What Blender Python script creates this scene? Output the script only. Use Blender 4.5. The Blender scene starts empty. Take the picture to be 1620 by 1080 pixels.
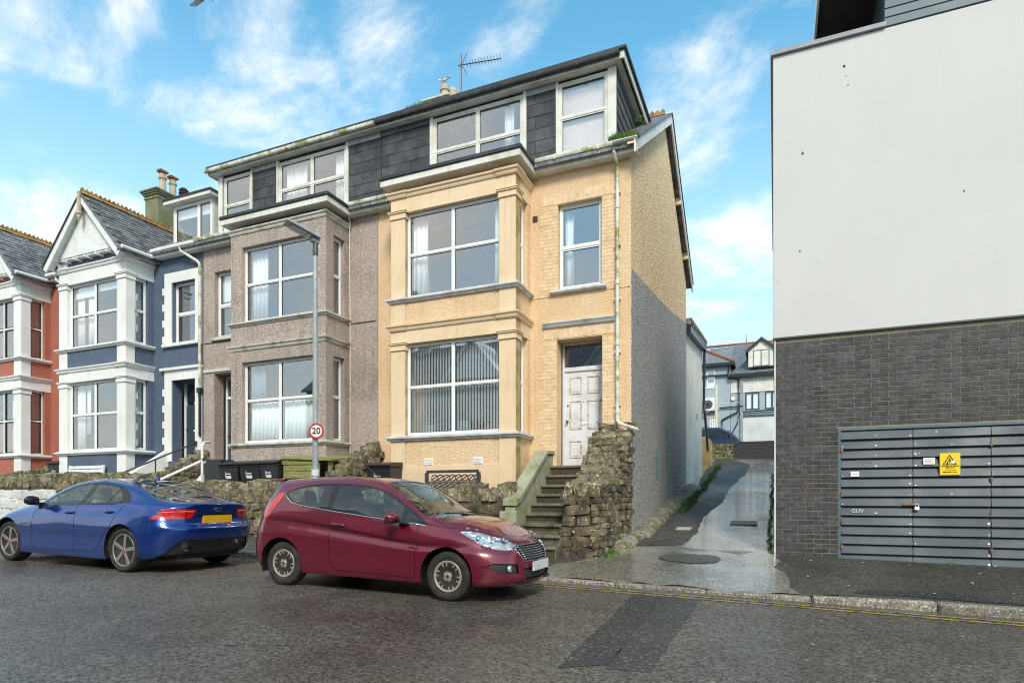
import bpy, bmesh, math, random
from mathutils import Vector, Matrix
from mathutils.bvhtree import BVHTree
random.seed(7)
R = math.radians
S = bpy.context.scene
COL = S.collection

# ------------------------------------------------------------------ camera, sky, sun, exposure
cam_d = bpy.data.cameras.new('camera'); cam = bpy.data.objects.new('camera', cam_d); COL.objects.link(cam)
cam_d.sensor_width = 36; cam_d.lens = 36 * 970 / 1620; cam_d.shift_y = (787 - 540) / 1620
cam_d.clip_start = 0.05; cam_d.clip_end = 3000
cam.location = (0, 0, 1.286); cam.rotation_euler = (R(90), 0, math.atan(416 / 970))
S.camera = cam
SUN_EL, SUN_AZ = R(41), R(151)          # azimuth clockwise from +Y
w = bpy.data.worlds.new('World'); S.world = w; w.use_nodes = True
nt = w.node_tree; nt.nodes.clear(); N = nt.nodes.new; L = nt.links.new
out = N('ShaderNodeOutputWorld'); bg = N('ShaderNodeBackground'); bg.inputs[1].default_value = 0.085
sky = N('ShaderNodeTexSky'); sky.sky_type = 'NISHITA'; sky.sun_disc = False
sky.sun_elevation = SUN_EL; sky.sun_rotation = SUN_AZ; sky.air_density = 1.0; sky.dust_density = 0.6; sky.ozone_density = 2.0
tc = N('ShaderNodeTexCoord'); sep = N('ShaderNodeSeparateXYZ'); L(tc.outputs['Generated'], sep.inputs[0])
def wm(op, a, b, clamp=False):
    n = N('ShaderNodeMath'); n.operation = op; n.use_clamp = clamp
    for i, v in enumerate((a, b)):
        if v is None: continue
        if isinstance(v, (int, float)): n.inputs[i].default_value = v
        else: L(v, n.inputs[i])
    return n.outputs[0]
zc = wm('MAXIMUM', sep.outputs[2], 0.0); den = wm('ADD', zc, 0.28)
ux = wm('DIVIDE', sep.outputs[0], den); uy = wm('DIVIDE', sep.outputs[1], den)
cmb = N('ShaderNodeCombineXYZ'); L(ux, cmb.inputs[0]); L(uy, cmb.inputs[1])
mp = N('ShaderNodeMapping'); L(cmb.outputs[0], mp.inputs[0]); mp.inputs['Rotation'].default_value = (0, 0, R(38)); mp.inputs['Scale'].default_value = (0.9, 1.15, 1); mp.inputs['Location'].default_value = (1.15, 2.3, 0)
n1 = N('ShaderNodeTexNoise'); n1.inputs['Scale'].default_value = 3.6; n1.inputs['Detail'].default_value = 10; n1.inputs['Roughness'].default_value = 0.64; n1.inputs['Distortion'].default_value = 0.25
L(mp.outputs[0], n1.inputs['Vector'])
cr = N('ShaderNodeValToRGB'); cr.color_ramp.elements[0].position = 0.50; cr.color_ramp.elements[1].position = 1.08
cr.color_ramp.interpolation = 'EASE'
# cloud banks: the noise is lifted where a bank drifts, so each has ragged noisy edges
bank = None
for (bx, by, br, ba) in ((-.68, .69, .17, .34), (-.55, .75, .13, .32), (-.86, .73, .15, .26), (-1.28, .76, .26, .36), (-.96, .62, .10, .2), (-.05, 1.42, .34, .34), (-.08, .98, .12, .16), (-.37, .83, .10, .10), (-.80, .57, .09, .2),
        (.6, 1.1, .4, .3), (1.3, .3, .5, .3), (-1.9, .2, .5, .3), (.2, .1, .3, .25), (-.3, -.6, .5, .3), (-2.2, 1.4, .5, .3), (1.4, 1.6, .5, .3)):
    vd = N('ShaderNodeVectorMath'); vd.operation = 'DISTANCE'; L(cmb.outputs[0], vd.inputs[0]); vd.inputs[1].default_value = (bx, by, 0)
    mr = N('ShaderNodeMapRange'); mr.interpolation_type = 'SMOOTHSTEP'; L(vd.outputs['Value'], mr.inputs[0]); mr.inputs[1].default_value = br; mr.inputs[2].default_value = 0; mr.inputs[3].default_value = 0; mr.inputs[4].default_value = ba
    bank = mr.outputs[0] if bank is None else wm('MAXIMUM', bank, mr.outputs[0])
L(wm('ADD', wm('ADD', wm('MULTIPLY', n1.outputs[0], 1.45), -0.2), wm('MULTIPLY', bank, 0.72)), cr.inputs[0])
# haze towards the horizon whitens the sky
hz = wm('SUBTRACT', 1.0, wm('MULTIPLY', zc, 1.7), True); hz = wm('MULTIPLY', hz, 0.80)
tint = N('ShaderNodeMixRGB'); tint.blend_type = 'MULTIPLY'; tint.inputs[0].default_value = 1; tint.inputs[2].default_value = (0.95, 1.72, 1.55, 1)
L(sky.outputs[0], tint.inputs[1])
hm = N('ShaderNodeMixRGB'); L(hz, hm.inputs[0]); L(tint.outputs[0], hm.inputs[1]); hm.inputs[2].default_value = (5.35, 5.8, 6.0, 1)
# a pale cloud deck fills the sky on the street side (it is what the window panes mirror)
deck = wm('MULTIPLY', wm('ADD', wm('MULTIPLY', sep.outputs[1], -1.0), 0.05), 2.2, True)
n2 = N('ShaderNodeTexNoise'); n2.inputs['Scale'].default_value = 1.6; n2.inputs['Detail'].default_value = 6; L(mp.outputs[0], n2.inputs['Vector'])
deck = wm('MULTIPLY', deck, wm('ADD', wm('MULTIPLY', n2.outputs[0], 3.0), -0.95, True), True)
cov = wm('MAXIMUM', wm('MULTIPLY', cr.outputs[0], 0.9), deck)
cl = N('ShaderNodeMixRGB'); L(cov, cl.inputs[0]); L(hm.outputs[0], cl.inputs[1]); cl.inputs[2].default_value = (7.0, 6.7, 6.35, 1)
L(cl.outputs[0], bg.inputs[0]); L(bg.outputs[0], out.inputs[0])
sd = bpy.data.lights.new('sun', 'SUN'); so = bpy.data.objects.new('sun', sd); COL.objects.link(so)
sd.energy = 1.5; sd.angle = R(14); sd.color = (1.0, 0.91, 0.79)
dirv = Vector((math.sin(SUN_AZ) * math.cos(SUN_EL), math.cos(SUN_AZ) * math.cos(SUN_EL), math.sin(SUN_EL)))
so.rotation_euler = dirv.to_track_quat('Z', 'Y').to_euler(); so.location = (0, -10, 30)
vs = S.view_settings; vs.view_transform = 'Standard'; vs.look = 'None'; vs.exposure = 1.2; vs.gamma = 1; vs.use_curve_mapping = False
S.render.engine = 'CYCLES'; S.cycles.max_bounces = 7; S.cycles.transparent_max_bounces = 12
S.cycles.use_denoising = True; S.cycles.denoising_prefilter = 'NONE'; S.cycles.filter_width = 1.15

# ------------------------------------------------------------------ materials
def lin(c):
    return tuple(((v / 255) / 12.92 if v / 255 <= 0.04045 else ((v / 255 + 0.055) / 1.055) ** 2.4) for v in c)
def mat(name, col, rough=0.7, metal=0.0, var=0.0, vscale=3.0, col2=None, mix=(0.45, 0.65), bump=0.0, bscale=60.0, bkind='noise',
        coat=0.0, spec=0.5, speck=None, sscale=300.0, sth=(0.55, 0.62), streak=None, streak_amt=0.5, alpha=None, rvar=0.0, emis=None, bdist=0.01, stretch=None):
    """procedural material: base colour, noise patches of col2, fine specks, vertical streaks, bump"""
    m = bpy.data.materials.new(name); m.use_nodes = True; t = m.node_tree; ns = t.nodes; lk = t.links.new
    p = ns['Principled BSDF']; p.inputs['Roughness'].default_value = rough; p.inputs['Metallic'].default_value = metal
    p.inputs['Specular IOR Level'].default_value = spec
    if coat: p.inputs['Coat Weight'].default_value = coat; p.inputs['Coat Roughness'].default_value = 0.03
    g = ns.new('ShaderNodeNewGeometry'); pos = g.outputs['Position']
    if stretch:
        mpn = ns.new('ShaderNodeMapping'); mpn.inputs['Scale'].default_value = stretch; lk(pos, mpn.inputs[0]); spos = mpn.outputs[0]
    else: spos = pos
    def noise(sc, det=5, vec=None, rgh=0.6):
        n = ns.new('ShaderNodeTexNoise'); n.inputs['Scale'].default_value = sc; n.inputs['Detail'].default_value = det
        n.inputs['Roughness'].default_value = rgh; lk(vec or pos, n.inputs['Vector']); return n.outputs[0]
    def ramp(v, a, b):
        r = ns.new('ShaderNodeMapRange'); lk(v, r.inputs[0]); r.inputs[1].default_value = a; r.inputs[2].default_value = b; return r.outputs[0]
    def mixc(f, a, b):
        x = ns.new('ShaderNodeMixRGB'); lk(f, x.inputs[0])
        for i, v in ((1, a), (2, b)):
            if isinstance(v, tuple): x.inputs[i].default_value = v + (1,)
            else: lk(v, x.inputs[i])
        return x.outputs[0]
    c = tuple(col)
    if col2: c = mixc(ramp(noise(vscale, 8, spos, 0.65), *mix), c, tuple(col2))
    if speck: 
        for sp in (speck if isinstance(speck, list) else [speck]):
            c = mixc(ramp(noise(sscale, 2), *sth), c, tuple(sp)); sscale *= 0.77
    if streak:
        mp2 = ns.new('ShaderNodeMapping'); mp2.inputs['Scale'].default_value = (9, 9, 0.6); lk(pos, mp2.inputs[0])
        f = ramp(noise(1.0, 6, mp2.outputs[0], 0.7), 0.52, 0.78)
        mm = ns.new('ShaderNodeMath'); mm.operation = 'MULTIPLY'; lk(f, mm.inputs[0]); mm.inputs[1].default_value = streak_amt
        c = mixc(mm.outputs[0], c, tuple(streak))
    if var:
        v = ns.new('ShaderNodeHueSaturation'); 
        r = ramp(noise(vscale * 1.7, 6), 0.25, 0.75)
        a = ns.new('ShaderNodeMath'); a.operation = 'MULTIPLY_ADD'; lk(r, a.inputs[0]); a.inputs[1].default_value = 2 * var; a.inputs[2].default_value = 1 - var
        oi = ns.new('ShaderNodeObjectInfo'); b2 = ns.new('ShaderNodeMath'); b2.operation = 'MULTIPLY_ADD'; lk(oi.outputs['Random'], b2.inputs[0]); b2.inputs[1].default_value = var; b2.inputs[2].default_value = 1 - var / 2
        pr = ns.new('ShaderNodeMath'); pr.operation = 'MULTIPLY'; lk(a.outputs[0], pr.inputs[0]); lk(b2.outputs[0], pr.inputs[1])
        lk(pr.outputs[0], v.inputs['Value'])
        if isinstance(c, tuple): v.inputs['Color'].default_value = c + (1,)
        else: lk(c, v.inputs['Color'])
        c = v.outputs[0]
    if isinstance(c, tuple): p.inputs['Base Color'].default_value = c + (1,)
    else: lk(c, p.inputs['Base Color'])
    if rvar:
        rr = ns.new('ShaderNodeMapRange'); lk(noise(vscale * 0.8, 7), rr.inputs[0]); rr.inputs[1].default_value = 0.3; rr.inputs[2].default_value = 0.7
        rr.inputs[3].default_value = max(0.02, rough - rvar); rr.inputs[4].default_value = min(1, rough + rvar); lk(rr.outputs[0], p.inputs['Roughness'])
    if bump:
        b = ns.new('ShaderNodeBump'); b.inputs['Strength'].default_value = bump; b.inputs['Distance'].default_value = bdist
        if bkind == 'noise': h = noise(bscale, 4)
        elif bkind == 'pebble':
            vn = ns.new('ShaderNodeTexVoronoi'); vn.inputs['Scale'].default_value = bscale; lk(pos, vn.inputs['Vector']); h = vn.outputs['Distance']
            b.invert = True
        elif bkind == 'render':
            h = ramp(noise(bscale, 3, pos, 0.5), 0.42, 0.62)
        lk(h, b.inputs['Height']); lk(b.outputs[0], p.inputs['Normal'])
    if emis: p.inputs['Emission Color'].default_value = tuple(emis) + (1,); p.inputs['Emission Strength'].default_value = 1
    return m
def glass(name, tintc=(0.99, 1.0, 1.0), base=0.22, rough=0.0, wav=0.0):
    m = bpy.data.materials.new(name); m.use_nodes = True; t = m.node_tree; ns = t.nodes; lk = t.links.new; ns.clear()
    o = ns.new('ShaderNodeOutputMaterial'); mx = ns.new('ShaderNodeMixShader'); tr = ns.new('ShaderNodeBsdfTransparent'); gl = ns.new('ShaderNodeBsdfGlossy')
    tr.inputs[0].default_value = tintc + (1,); gl.inputs['Roughness'].default_value = rough; gl.inputs[0].default_value = (0.95, 0.97, 1, 1)
    gi = ns.new('ShaderNodeNewGeometry'); dt = ns.new('ShaderNodeVectorMath'); dt.operation = 'DOT_PRODUCT'; lk(gi.outputs['Incoming'], dt.inputs[0]); lk(gi.outputs['Normal'], dt.inputs[1])
    def mth(op, x, y=None):
        n_ = ns.new('ShaderNodeMath'); n_.operation = op; n_.use_clamp = op == 'ADD'
        for i_, v_ in enumerate((x, y)):
            if v_ is None: continue
            if isinstance(v_, (int, float)): n_.inputs[i_].default_value = v_
            else: lk(v_, n_.inputs[i_])
        return n_
    # Schlick reflectance of a thin sheet, the same from either side
    sch = mth('POWER', mth('SUBTRACT', 1.0, mth('ABSOLUTE', dt.outputs['Value']).outputs[0]).outputs[0], 5.0)
    a = mth('ADD', sch.outputs[0], base + 0.04)
    if wav:
        g = ns.new('ShaderNodeNewGeometry'); n = ns.new('ShaderNodeTexNoise'); n.inputs['Scale'].default_value = 1.3; lk(g.outputs['Position'], n.inputs['Vector'])
        b = ns.new('ShaderNodeBump'); b.inputs['Strength'].default_value = wav; b.inputs['Distance'].default_value = 0.02; lk(n.outputs[0], b.inputs['Height']); lk(b.outputs[0], gl.inputs['Normal'])
    lk(a.outputs[0], mx.inputs[0]); lk(tr.outputs[0], mx.inputs[1]); lk(gl.outputs[0], mx.inputs[2]); lk(mx.outputs[0], o.inputs[0])
    return m
MOSS = (0.10, 0.11, 0.03); DIRT = (0.12, 0.10, 0.06)
M = dict(
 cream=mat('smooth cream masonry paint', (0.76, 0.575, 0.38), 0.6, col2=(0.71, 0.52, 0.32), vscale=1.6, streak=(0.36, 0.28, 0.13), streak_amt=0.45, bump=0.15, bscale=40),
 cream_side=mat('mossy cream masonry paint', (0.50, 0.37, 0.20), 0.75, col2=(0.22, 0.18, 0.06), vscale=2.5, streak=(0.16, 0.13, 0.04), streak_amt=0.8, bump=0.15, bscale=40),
 render=mat('rough yellow render', (0.77, 0.555, 0.35), 0.85, col2=(0.71, 0.49, 0.28), vscale=1.2, streak=(0.36, 0.25, 0.11), streak_amt=0.3, bump=0.7, bscale=36, bkind='render', bdist=0.009, speck=(0.46, 0.29, 0.14), sscale=34, sth=(0.60, 0.68)),
 gable=mat('rough weathered yellow gable render', (0.86, 0.62, 0.36), 0.85, col2=(0.76, 0.53, 0.28), vscale=1.5, streak=(0.80, 0.70, 0.55), streak_amt=0.8, bump=0.8, bscale=24, bkind='render', bdist=0.02, speck=[(0.42, 0.27, 0.13), (0.84, 0.72, 0.52)], sscale=26, sth=(0.55, 0.62)),
 dash=mat('brown pebble dash', (0.43, 0.34, 0.295), 0.9, col2=(0.31, 0.25, 0.215), vscale=0.9, speck=[(0.12, 0.09, 0.08), (0.68, 0.60, 0.54)], sscale=55, sth=(0.55, 0.63), streak=(0.15, 0.13, 0.09), streak_amt=0.65, bump=0.5, bscale=75, bkind='pebble', bdist=0.02),
 greydash=mat('grey painted pebble dash', (0.36, 0.365, 0.37), 0.8, col2=(0.42, 0.405, 0.38), vscale=0.6, speck=[(0.13, 0.13, 0.14), (0.52, 0.52, 0.52)], sscale=26, sth=(0.54, 0.60), streak=(0.20, 0.17, 0.13), streak_amt=0.5, bump=0.9, bscale=42, bkind='pebble', bdist=0.03),
 blue=mat('slate blue masonry paint', (0.098, 0.135, 0.205), 0.8, col2=(0.125, 0.16, 0.235), vscale=2, streak=(0.16, 0.19, 0.25), streak_amt=0.3, bump=0.7, bscale=45, bkind='render', bdist=0.02),
 red=mat('terracotta red masonry paint', (0.43, 0.145, 0.10), 0.8, col2=(0.37, 0.12, 0.085), vscale=2, bump=0.5, bscale=45, bkind='render', bdist=0.02),
 white=mat('white masonry paint', (0.78, 0.78, 0.76), 0.6, col2=(0.70, 0.69, 0.65), vscale=1.2, streak=(0.46, 0.43, 0.36), streak_amt=0.35, bump=0.12, bscale=30),
 upvc=mat('white window plastic', (0.80, 0.80, 0.79), 0.35, col2=(0.74, 0.73, 0.70), vscale=3),
 oldwhite=mat('weathered white trim', (0.70, 0.69, 0.64), 0.5, col2=(0.55, 0.53, 0.44), vscale=2.5, streak=(0.24, 0.23, 0.12), streak_amt=0.55),
 mossgutter=mat('algae stained gutter plastic', (0.66, 0.65, 0.58), 0.5, col2=(0.25, 0.26, 0.07), vscale=3.0, mix=(0.47, 0.6)),
 mould=mat('pale stone moulding', (0.55, 0.52, 0.46), 0.7, col2=(0.20, 0.19, 0.12), vscale=3.5, mix=(0.5, 0.68)),
 greymould=mat('grey white sill paint', (0.60, 0.61, 0.62), 0.5, col2=(0.42, 0.42, 0.42), vscale=4),
 blackfelt=mat('black roof edge', (0.022, 0.023, 0.026), 0.6, col2=(0.05, 0.05, 0.055), vscale=4),
 slatehang=mat('dark hung slate', (0.040, 0.042, 0.048), 0.62, var=0.6, vscale=2.0, col2=(0.060, 0.062, 0.068), speck=(0.13, 0.14, 0.12), sscale=40, sth=(0.72, 0.8), bump=0.1, bscale=20),
 slatehang2=mat('dark hung slate on side', (0.055, 0.056, 0.060), 0.75, var=0.35, vscale=2.0, col2=(0.085, 0.08, 0.075)),
 slate=mat('weathered roof slate', (0.17, 0.175, 0.18), 0.62, var=0.55, vscale=4, col2=(0.10, 0.095, 0.09), speck=(0.34, 0.33, 0.30), sscale=16, sth=(0.6, 0.7), bump=0.2, bscale=30),
 lead=mat('grey lead flashing', (0.25, 0.26, 0.28), 0.5, col2=(0.35, 0.36, 0.37), vscale=4),
 ridge=mat('lichened orange ridge tile', (0.32, 0.12, 0.045), 0.85, var=0.35, vscale=6, col2=(0.30, 0.24, 0.05), mix=(0.48, 0.58), speck=(0.10, 0.09, 0.06), sscale=25),
 stack=mat('mossy green chimney render', (0.15, 0.155, 0.075), 0.9, col2=(0.23, 0.22, 0.15), vscale=2.2, bump=0.3, bscale=20, streak=(0.05, 0.055, 0.02), streak_amt=0.7),
 pot=mat('buff clay chimney pot', (0.50, 0.40, 0.29), 0.8, col2=(0.34, 0.29, 0.22), vscale=6),
 potred=mat('red clay', (0.36, 0.11, 0.055), 0.8, col2=(0.20, 0.07, 0.04), vscale=6),
 potdark=mat('sooty clay pot', (0.05, 0.03, 0.028), 0.4, col2=(0.16, 0.06, 0.04), vscale=7),
 stone=mat('lichened rubble stone', (0.16, 0.12, 0.075), 0.9, var=0.5, vscale=4, col2=(0.045, 0.035, 0.024), mix=(0.40, 0.58), speck=[(0.62, 0.60, 0.52), (0.13, 0.12, 0.03)], sscale=16, sth=(0.66, 0.70), bump=0.8, bscale=22, bdist=0.03),
 stonegreen=mat('mossy rubble stone', (0.23, 0.195, 0.125), 0.9, var=0.5, vscale=5, col2=(0.095, 0.085, 0.035), mix=(0.42, 0.6), speck=[(0.58, 0.56, 0.48), (0.05, 0.045, 0.03)], sscale=19, sth=(0.63, 0.68), bump=0.9, bscale=24, bdist=0.03),
 mortar=mat('dark earthy mortar', (0.065, 0.055, 0.04), 0.95, col2=(0.12, 0.11, 0.075), vscale=6, bump=0.6, bscale=30),
 mosscement=mat('algae covered cement', (0.34, 0.33, 0.24), 0.9, col2=(0.20, 0.21, 0.10), vscale=2.5, streak=(0.08, 0.08, 0.05), streak_amt=0.6, bump=0.4, bscale=25),
 riser=mat('dark brown riser', (0.060, 0.048, 0.030), 0.9, col2=(0.028, 0.022, 0.014), vscale=4, speck=(0.16, 0.14, 0.10), sscale=20, sth=(0.66, 0.72)),  # risers a much darker brown than the step slabs
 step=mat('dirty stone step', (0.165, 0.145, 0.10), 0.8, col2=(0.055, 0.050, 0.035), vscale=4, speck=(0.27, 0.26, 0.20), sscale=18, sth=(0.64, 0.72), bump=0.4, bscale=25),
 concrete=mat('pale concrete', (0.42, 0.40, 0.35), 0.85, col2=(0.30, 0.29, 0.25), vscale=3, bump=0.2, bscale=30),
 doorwhite=mat('flaking white door paint', (0.72, 0.73, 0.76), 0.5, col2=(0.60, 0.58, 0.56), vscale=3, speck=(0.30, 0.20, 0.12), sscale=11, sth=(0.68, 0.71), bump=0.1, bscale=20),
 doorflake=mat('worn panel moulding', (0.60, 0.53, 0.45), 0.6, col2=(0.30, 0.20, 0.12), vscale=14, mix=(0.5, 0.58)),
 navy=mat('dark slate blue door paint', (0.045, 0.065, 0.085), 0.35, col2=(0.035, 0.05, 0.07), vscale=4),
 blacktrim=mat('black painted wood', (0.012, 0.013, 0.018), 0.35),
 blackplastic=mat('black bin plastic', (0.014, 0.015, 0.017), 0.38, col2=(0.022, 0.023, 0.026), vscale=5, bump=0.1, bscale=60),
 whitemark=mat('white print', (0.62, 0.63, 0.65), 0.5),
 wood=mat('mossy fence board', (0.26, 0.26, 0.085), 0.85, col2=(0.15, 0.16, 0.045), vscale=5, speck=(0.12, 0.10, 0.05), sscale=13, sth=(0.60, 0.68), bump=0.3, bscale=18, stretch=(0.4, 1, 2)),
 whitewood=mat('white painted timber', (0.74, 0.75, 0.74), 0.5, col2=(0.62, 0.63, 0.60), vscale=4),
 galv=mat('galvanised steel', (0.33, 0.35, 0.36), 0.45, 0.4, col2=(0.45, 0.47, 0.48), vscale=9, streak=(0.22, 0.23, 0.24), streak_amt=0.5),
 iron=mat('dark blue cast iron', (0.030, 0.034, 0.055), 0.5, col2=(0.06, 0.06, 0.075), vscale=10),
 steel=mat('grey metal', (0.10, 0.105, 0.11), 0.4, 0.6),
 brick=mat('blue engineering brick', (0.037, 0.036, 0.042), 0.5, var=0.65, vscale=5, col2=(0.027, 0.029, 0.036), speck=(0.085, 0.08, 0.085), sscale=60, bump=0.15, bscale=60),
 brickb=mat('brown engineering brick', (0.046, 0.039, 0.040), 0.55, var=0.4, vscale=5, bump=0.15, bscale=60),
 brickmortar=mat('yellowish brick mortar', (0.235, 0.21, 0.135), 0.9, col2=(0.17, 0.16, 0.12), vscale=2.5, bump=0.3, bscale=60),
 paintbrick=mat('cream painted brick', (0.77, 0.565, 0.365), 0.65, var=0.12, vscale=6, col2=(0.64, 0.45, 0.25), speck=(0.36, 0.27, 0.16), sscale=22, sth=(0.70, 0.76), bump=0.2, bscale=50),
 wallwhite=mat('light grey silicone render', (0.585, 0.575, 0.565), 0.85, col2=(0.56, 0.55, 0.54), vscale=0.35, bump=0.25, bscale=160, streak=(0.45, 0.44, 0.42), streak_amt=0.14),
 clad=mat('slate grey cladding board', (0.085, 0.125, 0.155), 0.5, col2=(0.10, 0.14, 0.17), vscale=2, var=0.1),
 soffit=mat('dark brown soffit', (0.030, 0.026, 0.024), 0.7, col2=(0.045, 0.038, 0.034), vscale=1.5),
 louvre=mat('scuffed blue grey steel louvre', (0.042, 0.058, 0.076), 0.55, var=0.15, vscale=1.5, col2=(0.054, 0.070, 0.088), speck=(0.50, 0.52, 0.54), sscale=9, sth=(0.75, 0.77), rvar=0.1),
 dark=mat('dark void', (0.008, 0.008, 0.009), 0.9),
 room=mat('dim interior plaster', (0.55, 0.54, 0.51), 0.9),
 curtain=mat('white net curtain', (0.88, 0.90, 0.89), 0.9, col2=(0.78, 0.81, 0.81), vscale=3),
 bluecurtain=mat('blue curtain', (0.16, 0.30, 0.42), 0.9), browncurtain=mat('tan curtain', (0.30, 0.20, 0.12), 0.9, col2=(0.22, 0.14, 0.08), vscale=5),
 pinkboard=mat('pinkish boarded blind', (0.80, 0.64, 0.56), 0.8, col2=(0.72, 0.57, 0.50), vscale=3, bump=0.2, bscale=12),
 roofgrey=mat('grey far slates', (0.16, 0.18, 0.20), 0.65, var=0.3, vscale=4, col2=(0.12, 0.135, 0.15), bump=0.2, bscale=8),
 paleblue=mat('pale grey blue render', (0.31, 0.38, 0.42), 0.8, col2=(0.36, 0.43, 0.47), vscale=1.2), palewhite=mat('off white far render', (0.60, 0.62, 0.62), 0.8, col2=(0.48, 0.50, 0.50), vscale=0.8),
 extwhite=mat('dirty white extension render', (0.74, 0.68, 0.60), 0.85, col2=(0.58, 0.53, 0.46), vscale=0.7, streak=(0.30, 0.28, 0.24), streak_amt=0.5, bump=0.3, bscale=40),
 paintedstone=mat('whitewashed rubble', (0.62, 0.62, 0.60), 0.85, col2=(0.50, 0.49, 0.46), vscale=4, speck=(0.10, 0.09, 0.08), sscale=7, sth=(0.70, 0.73), bump=0.9, bscale=9, bdist=0.04),
 plaster_tan=mat('tan painted gate post', (0.42, 0.28, 0.12), 0.85, col2=(0.25, 0.20, 0.07), vscale=3),
 leaf=mat('fresh green weed', (0.09, 0.17, 0.025), 0.7, var=0.4, vscale=8), moss=mat('bright green moss', (0.10, 0.17, 0.03), 0.9, var=0.4, vscale=9),
 yellowline=None, teal=mat('teal spray paint', (0.08, 0.30, 0.30), 0.7), redpaint=mat('faded red paint', (0.35, 0.06, 0.06), 0.6), rust=mat('rusty steel', (0.20, 0.09, 0.04), 0.8, col2=(0.35, 0.18, 0.10), vscale=20),
 signyellow=mat('yellow sign face', (0.80, 0.56, 0.03), 0.4), signred=mat('red sign ring', (0.55, 0.02, 0.02), 0.35), signwhite=mat('white sign face', (0.80, 0.80, 0.78), 0.35), black=mat('black lettering', (0.012, 0.012, 0.012), 0.5),
 feather=mat('white plumage', (0.72, 0.72, 0.72), 0.8), featherg=mat('grey plumage', (0.28, 0.28, 0.30), 0.8), beak=mat('yellow beak', (0.6, 0.35, 0.05), 0.5),
 brass=mat('tarnished brass', (0.18, 0.13, 0.06), 0.4, 0.8), pane=glass('window glass', base=0.14, wav=0.05), panedark=glass('dark window glass', (0.7, 0.75, 0.75), base=0.10, wav=0.05),
 litter=mat('pale litter', (0.5, 0.5, 0.47), 0.8))

# ------------------------------------------------------------------ mesh helpers
class MB:
    def __init__(s): s.v = []; s.f = []; s.m = []
    def add(s, vs, fs, mi=0):
        o = len(s.v); s.v += [tuple(v) for v in vs]; s.f += [tuple(i + o for i in f) for f in fs]; s.m += [mi] * len(fs); return s
    def box(s, x0, x1, y0, y1, z0, z1, mi=0):
        return s.add([(x0,y0,z0),(x1,y0,z0),(x1,y1,z0),(x0,y1,z0),(x0,y0,z1),(x1,y0,z1),(x1,y1,z1),(x0,y1,z1)],
                     [(0,3,2,1),(4,5,6,7),(0,1,5,4),(1,2,6,5),(2,3,7,6),(3,0,4,7)], mi)
    def hull8(s, pts, mi=0):
        return s.add(pts, [(0,3,2,1),(4,5,6,7),(0,1,5,4),(1,2,6,5),(2,3,7,6),(3,0,4,7)], mi)
    def prism(s, poly, fn, a, b, mi=0):
        """poly of 2D points, fn(p,q,t)->xyz, extruded from t=a to t=b"""
        n = len(poly); vs = [fn(p[0], p[1], a) for p in poly] + [fn(p[0], p[1], b) for p in poly]
        fs = [tuple(range(n))[::-1], tuple(range(n, 2 * n))] + [(i, (i + 1) % n, n + (i + 1) % n, n + i) for i in range(n)]
        return s.add(vs, fs, mi)
    def tube(s, pts, r, n=8, mi=0, cap=True):
        pts = [Vector(p) for p in pts]; o = len(s.v); rings = []
        rr = r if isinstance(r, (list, tuple)) else [r] * len(pts)
        for i, p in enumerate(pts):
            d = (pts[min(i + 1, len(pts) - 1)] - pts[max(i - 1, 0)]).normalized()
            up = Vector((0, 0, 1)) if abs(d.z) < 0.95 else Vector((1, 0, 0))
            a = d.cross(up).normalized(); b = a.cross(d).normalized()
            rings.append([p + (a * math.cos(t) + b * math.sin(t)) * rr[i] for t in [2 * math.pi * k / n for k in range(n)]])
        vs = [v for g in rings for v in g]; fs = []
        for i in range(len(pts) - 1):
            for k in range(n): fs.append((i*n+k, i*n+(k+1)%n, (i+1)*n+(k+1)%n, (i+1)*n+k))
        if cap: fs += [tuple(range(n))[::-1], tuple(range((len(pts)-1)*n, len(pts)*n))]
        return s.add(vs, fs, mi)
    def lathe(s, prof, c=(0,0,0), axis='z', n=16, mi=0):
        """prof [(r,h)] about an axis through c"""
        vs = []
        for r_, h in prof:
            for k in range(n):
                t = 2 * math.pi * k / n; a, b = r_ * math.cos(t), r_ * math.sin(t)
                q = (a, b, h) if axis == 'z' else ((a, h, b) if axis == 'y' else (h, a, b))
                vs.append((q[0] + c[0], q[1] + c[1], q[2] + c[2]))
        fs = []
        for i in range(len(prof) - 1):
            for k in range(n): fs.append((i*n+k, i*n+(k+1)%n, (i+1)*n+(k+1)%n, (i+1)*n+k))
        fs += [tuple(range(n))[::-1], tuple(range((len(prof)-1)*n, len(prof)*n))]
        return s.add(vs, fs, mi)
    def mesh(s, name, mats, smooth=False, bevel=0, fix=True):
        me = bpy.data.meshes.new(name); me.from_pydata(s.v, [], s.f)
        for m_ in (mats if isinstance(mats, (list, tuple)) else [mats]): me.materials.append(m_)
        if any(s.m): me.polygons.foreach_set('material_index', s.m)
        if fix or bevel:
            b = bmesh.new(); b.from_mesh(me)
            if fix: bmesh.ops.recalc_face_normals(b, faces=b.faces)
            if bevel: bmesh.ops.bevel(b, geom=[e for e in b.edges if e.is_manifold and e.calc_face_angle(0) > 0.5], offset=bevel, segments=1, affect='EDGES')
            b.to_mesh(me); b.free()
        if smooth: me.polygons.foreach_set('use_smooth', [True] * len(me.polygons))
        me.update(); return me
def link(name, me, parent=None):
    o = bpy.data.objects.new(name, me); COL.objects.link(o)
    if parent:
        o.parent = parent; o.matrix_parent_inverse = Matrix.Translation(parent_world(parent)).inverted()
    return o
def parent_world(p):
    v = Vector(p.location)
    # parts that are meshes carry no offset of their own; only the root empty has one
    return ROOTLOC.get(p.name, Vector((0, 0, 0)))
ROOTLOC = {}
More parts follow.
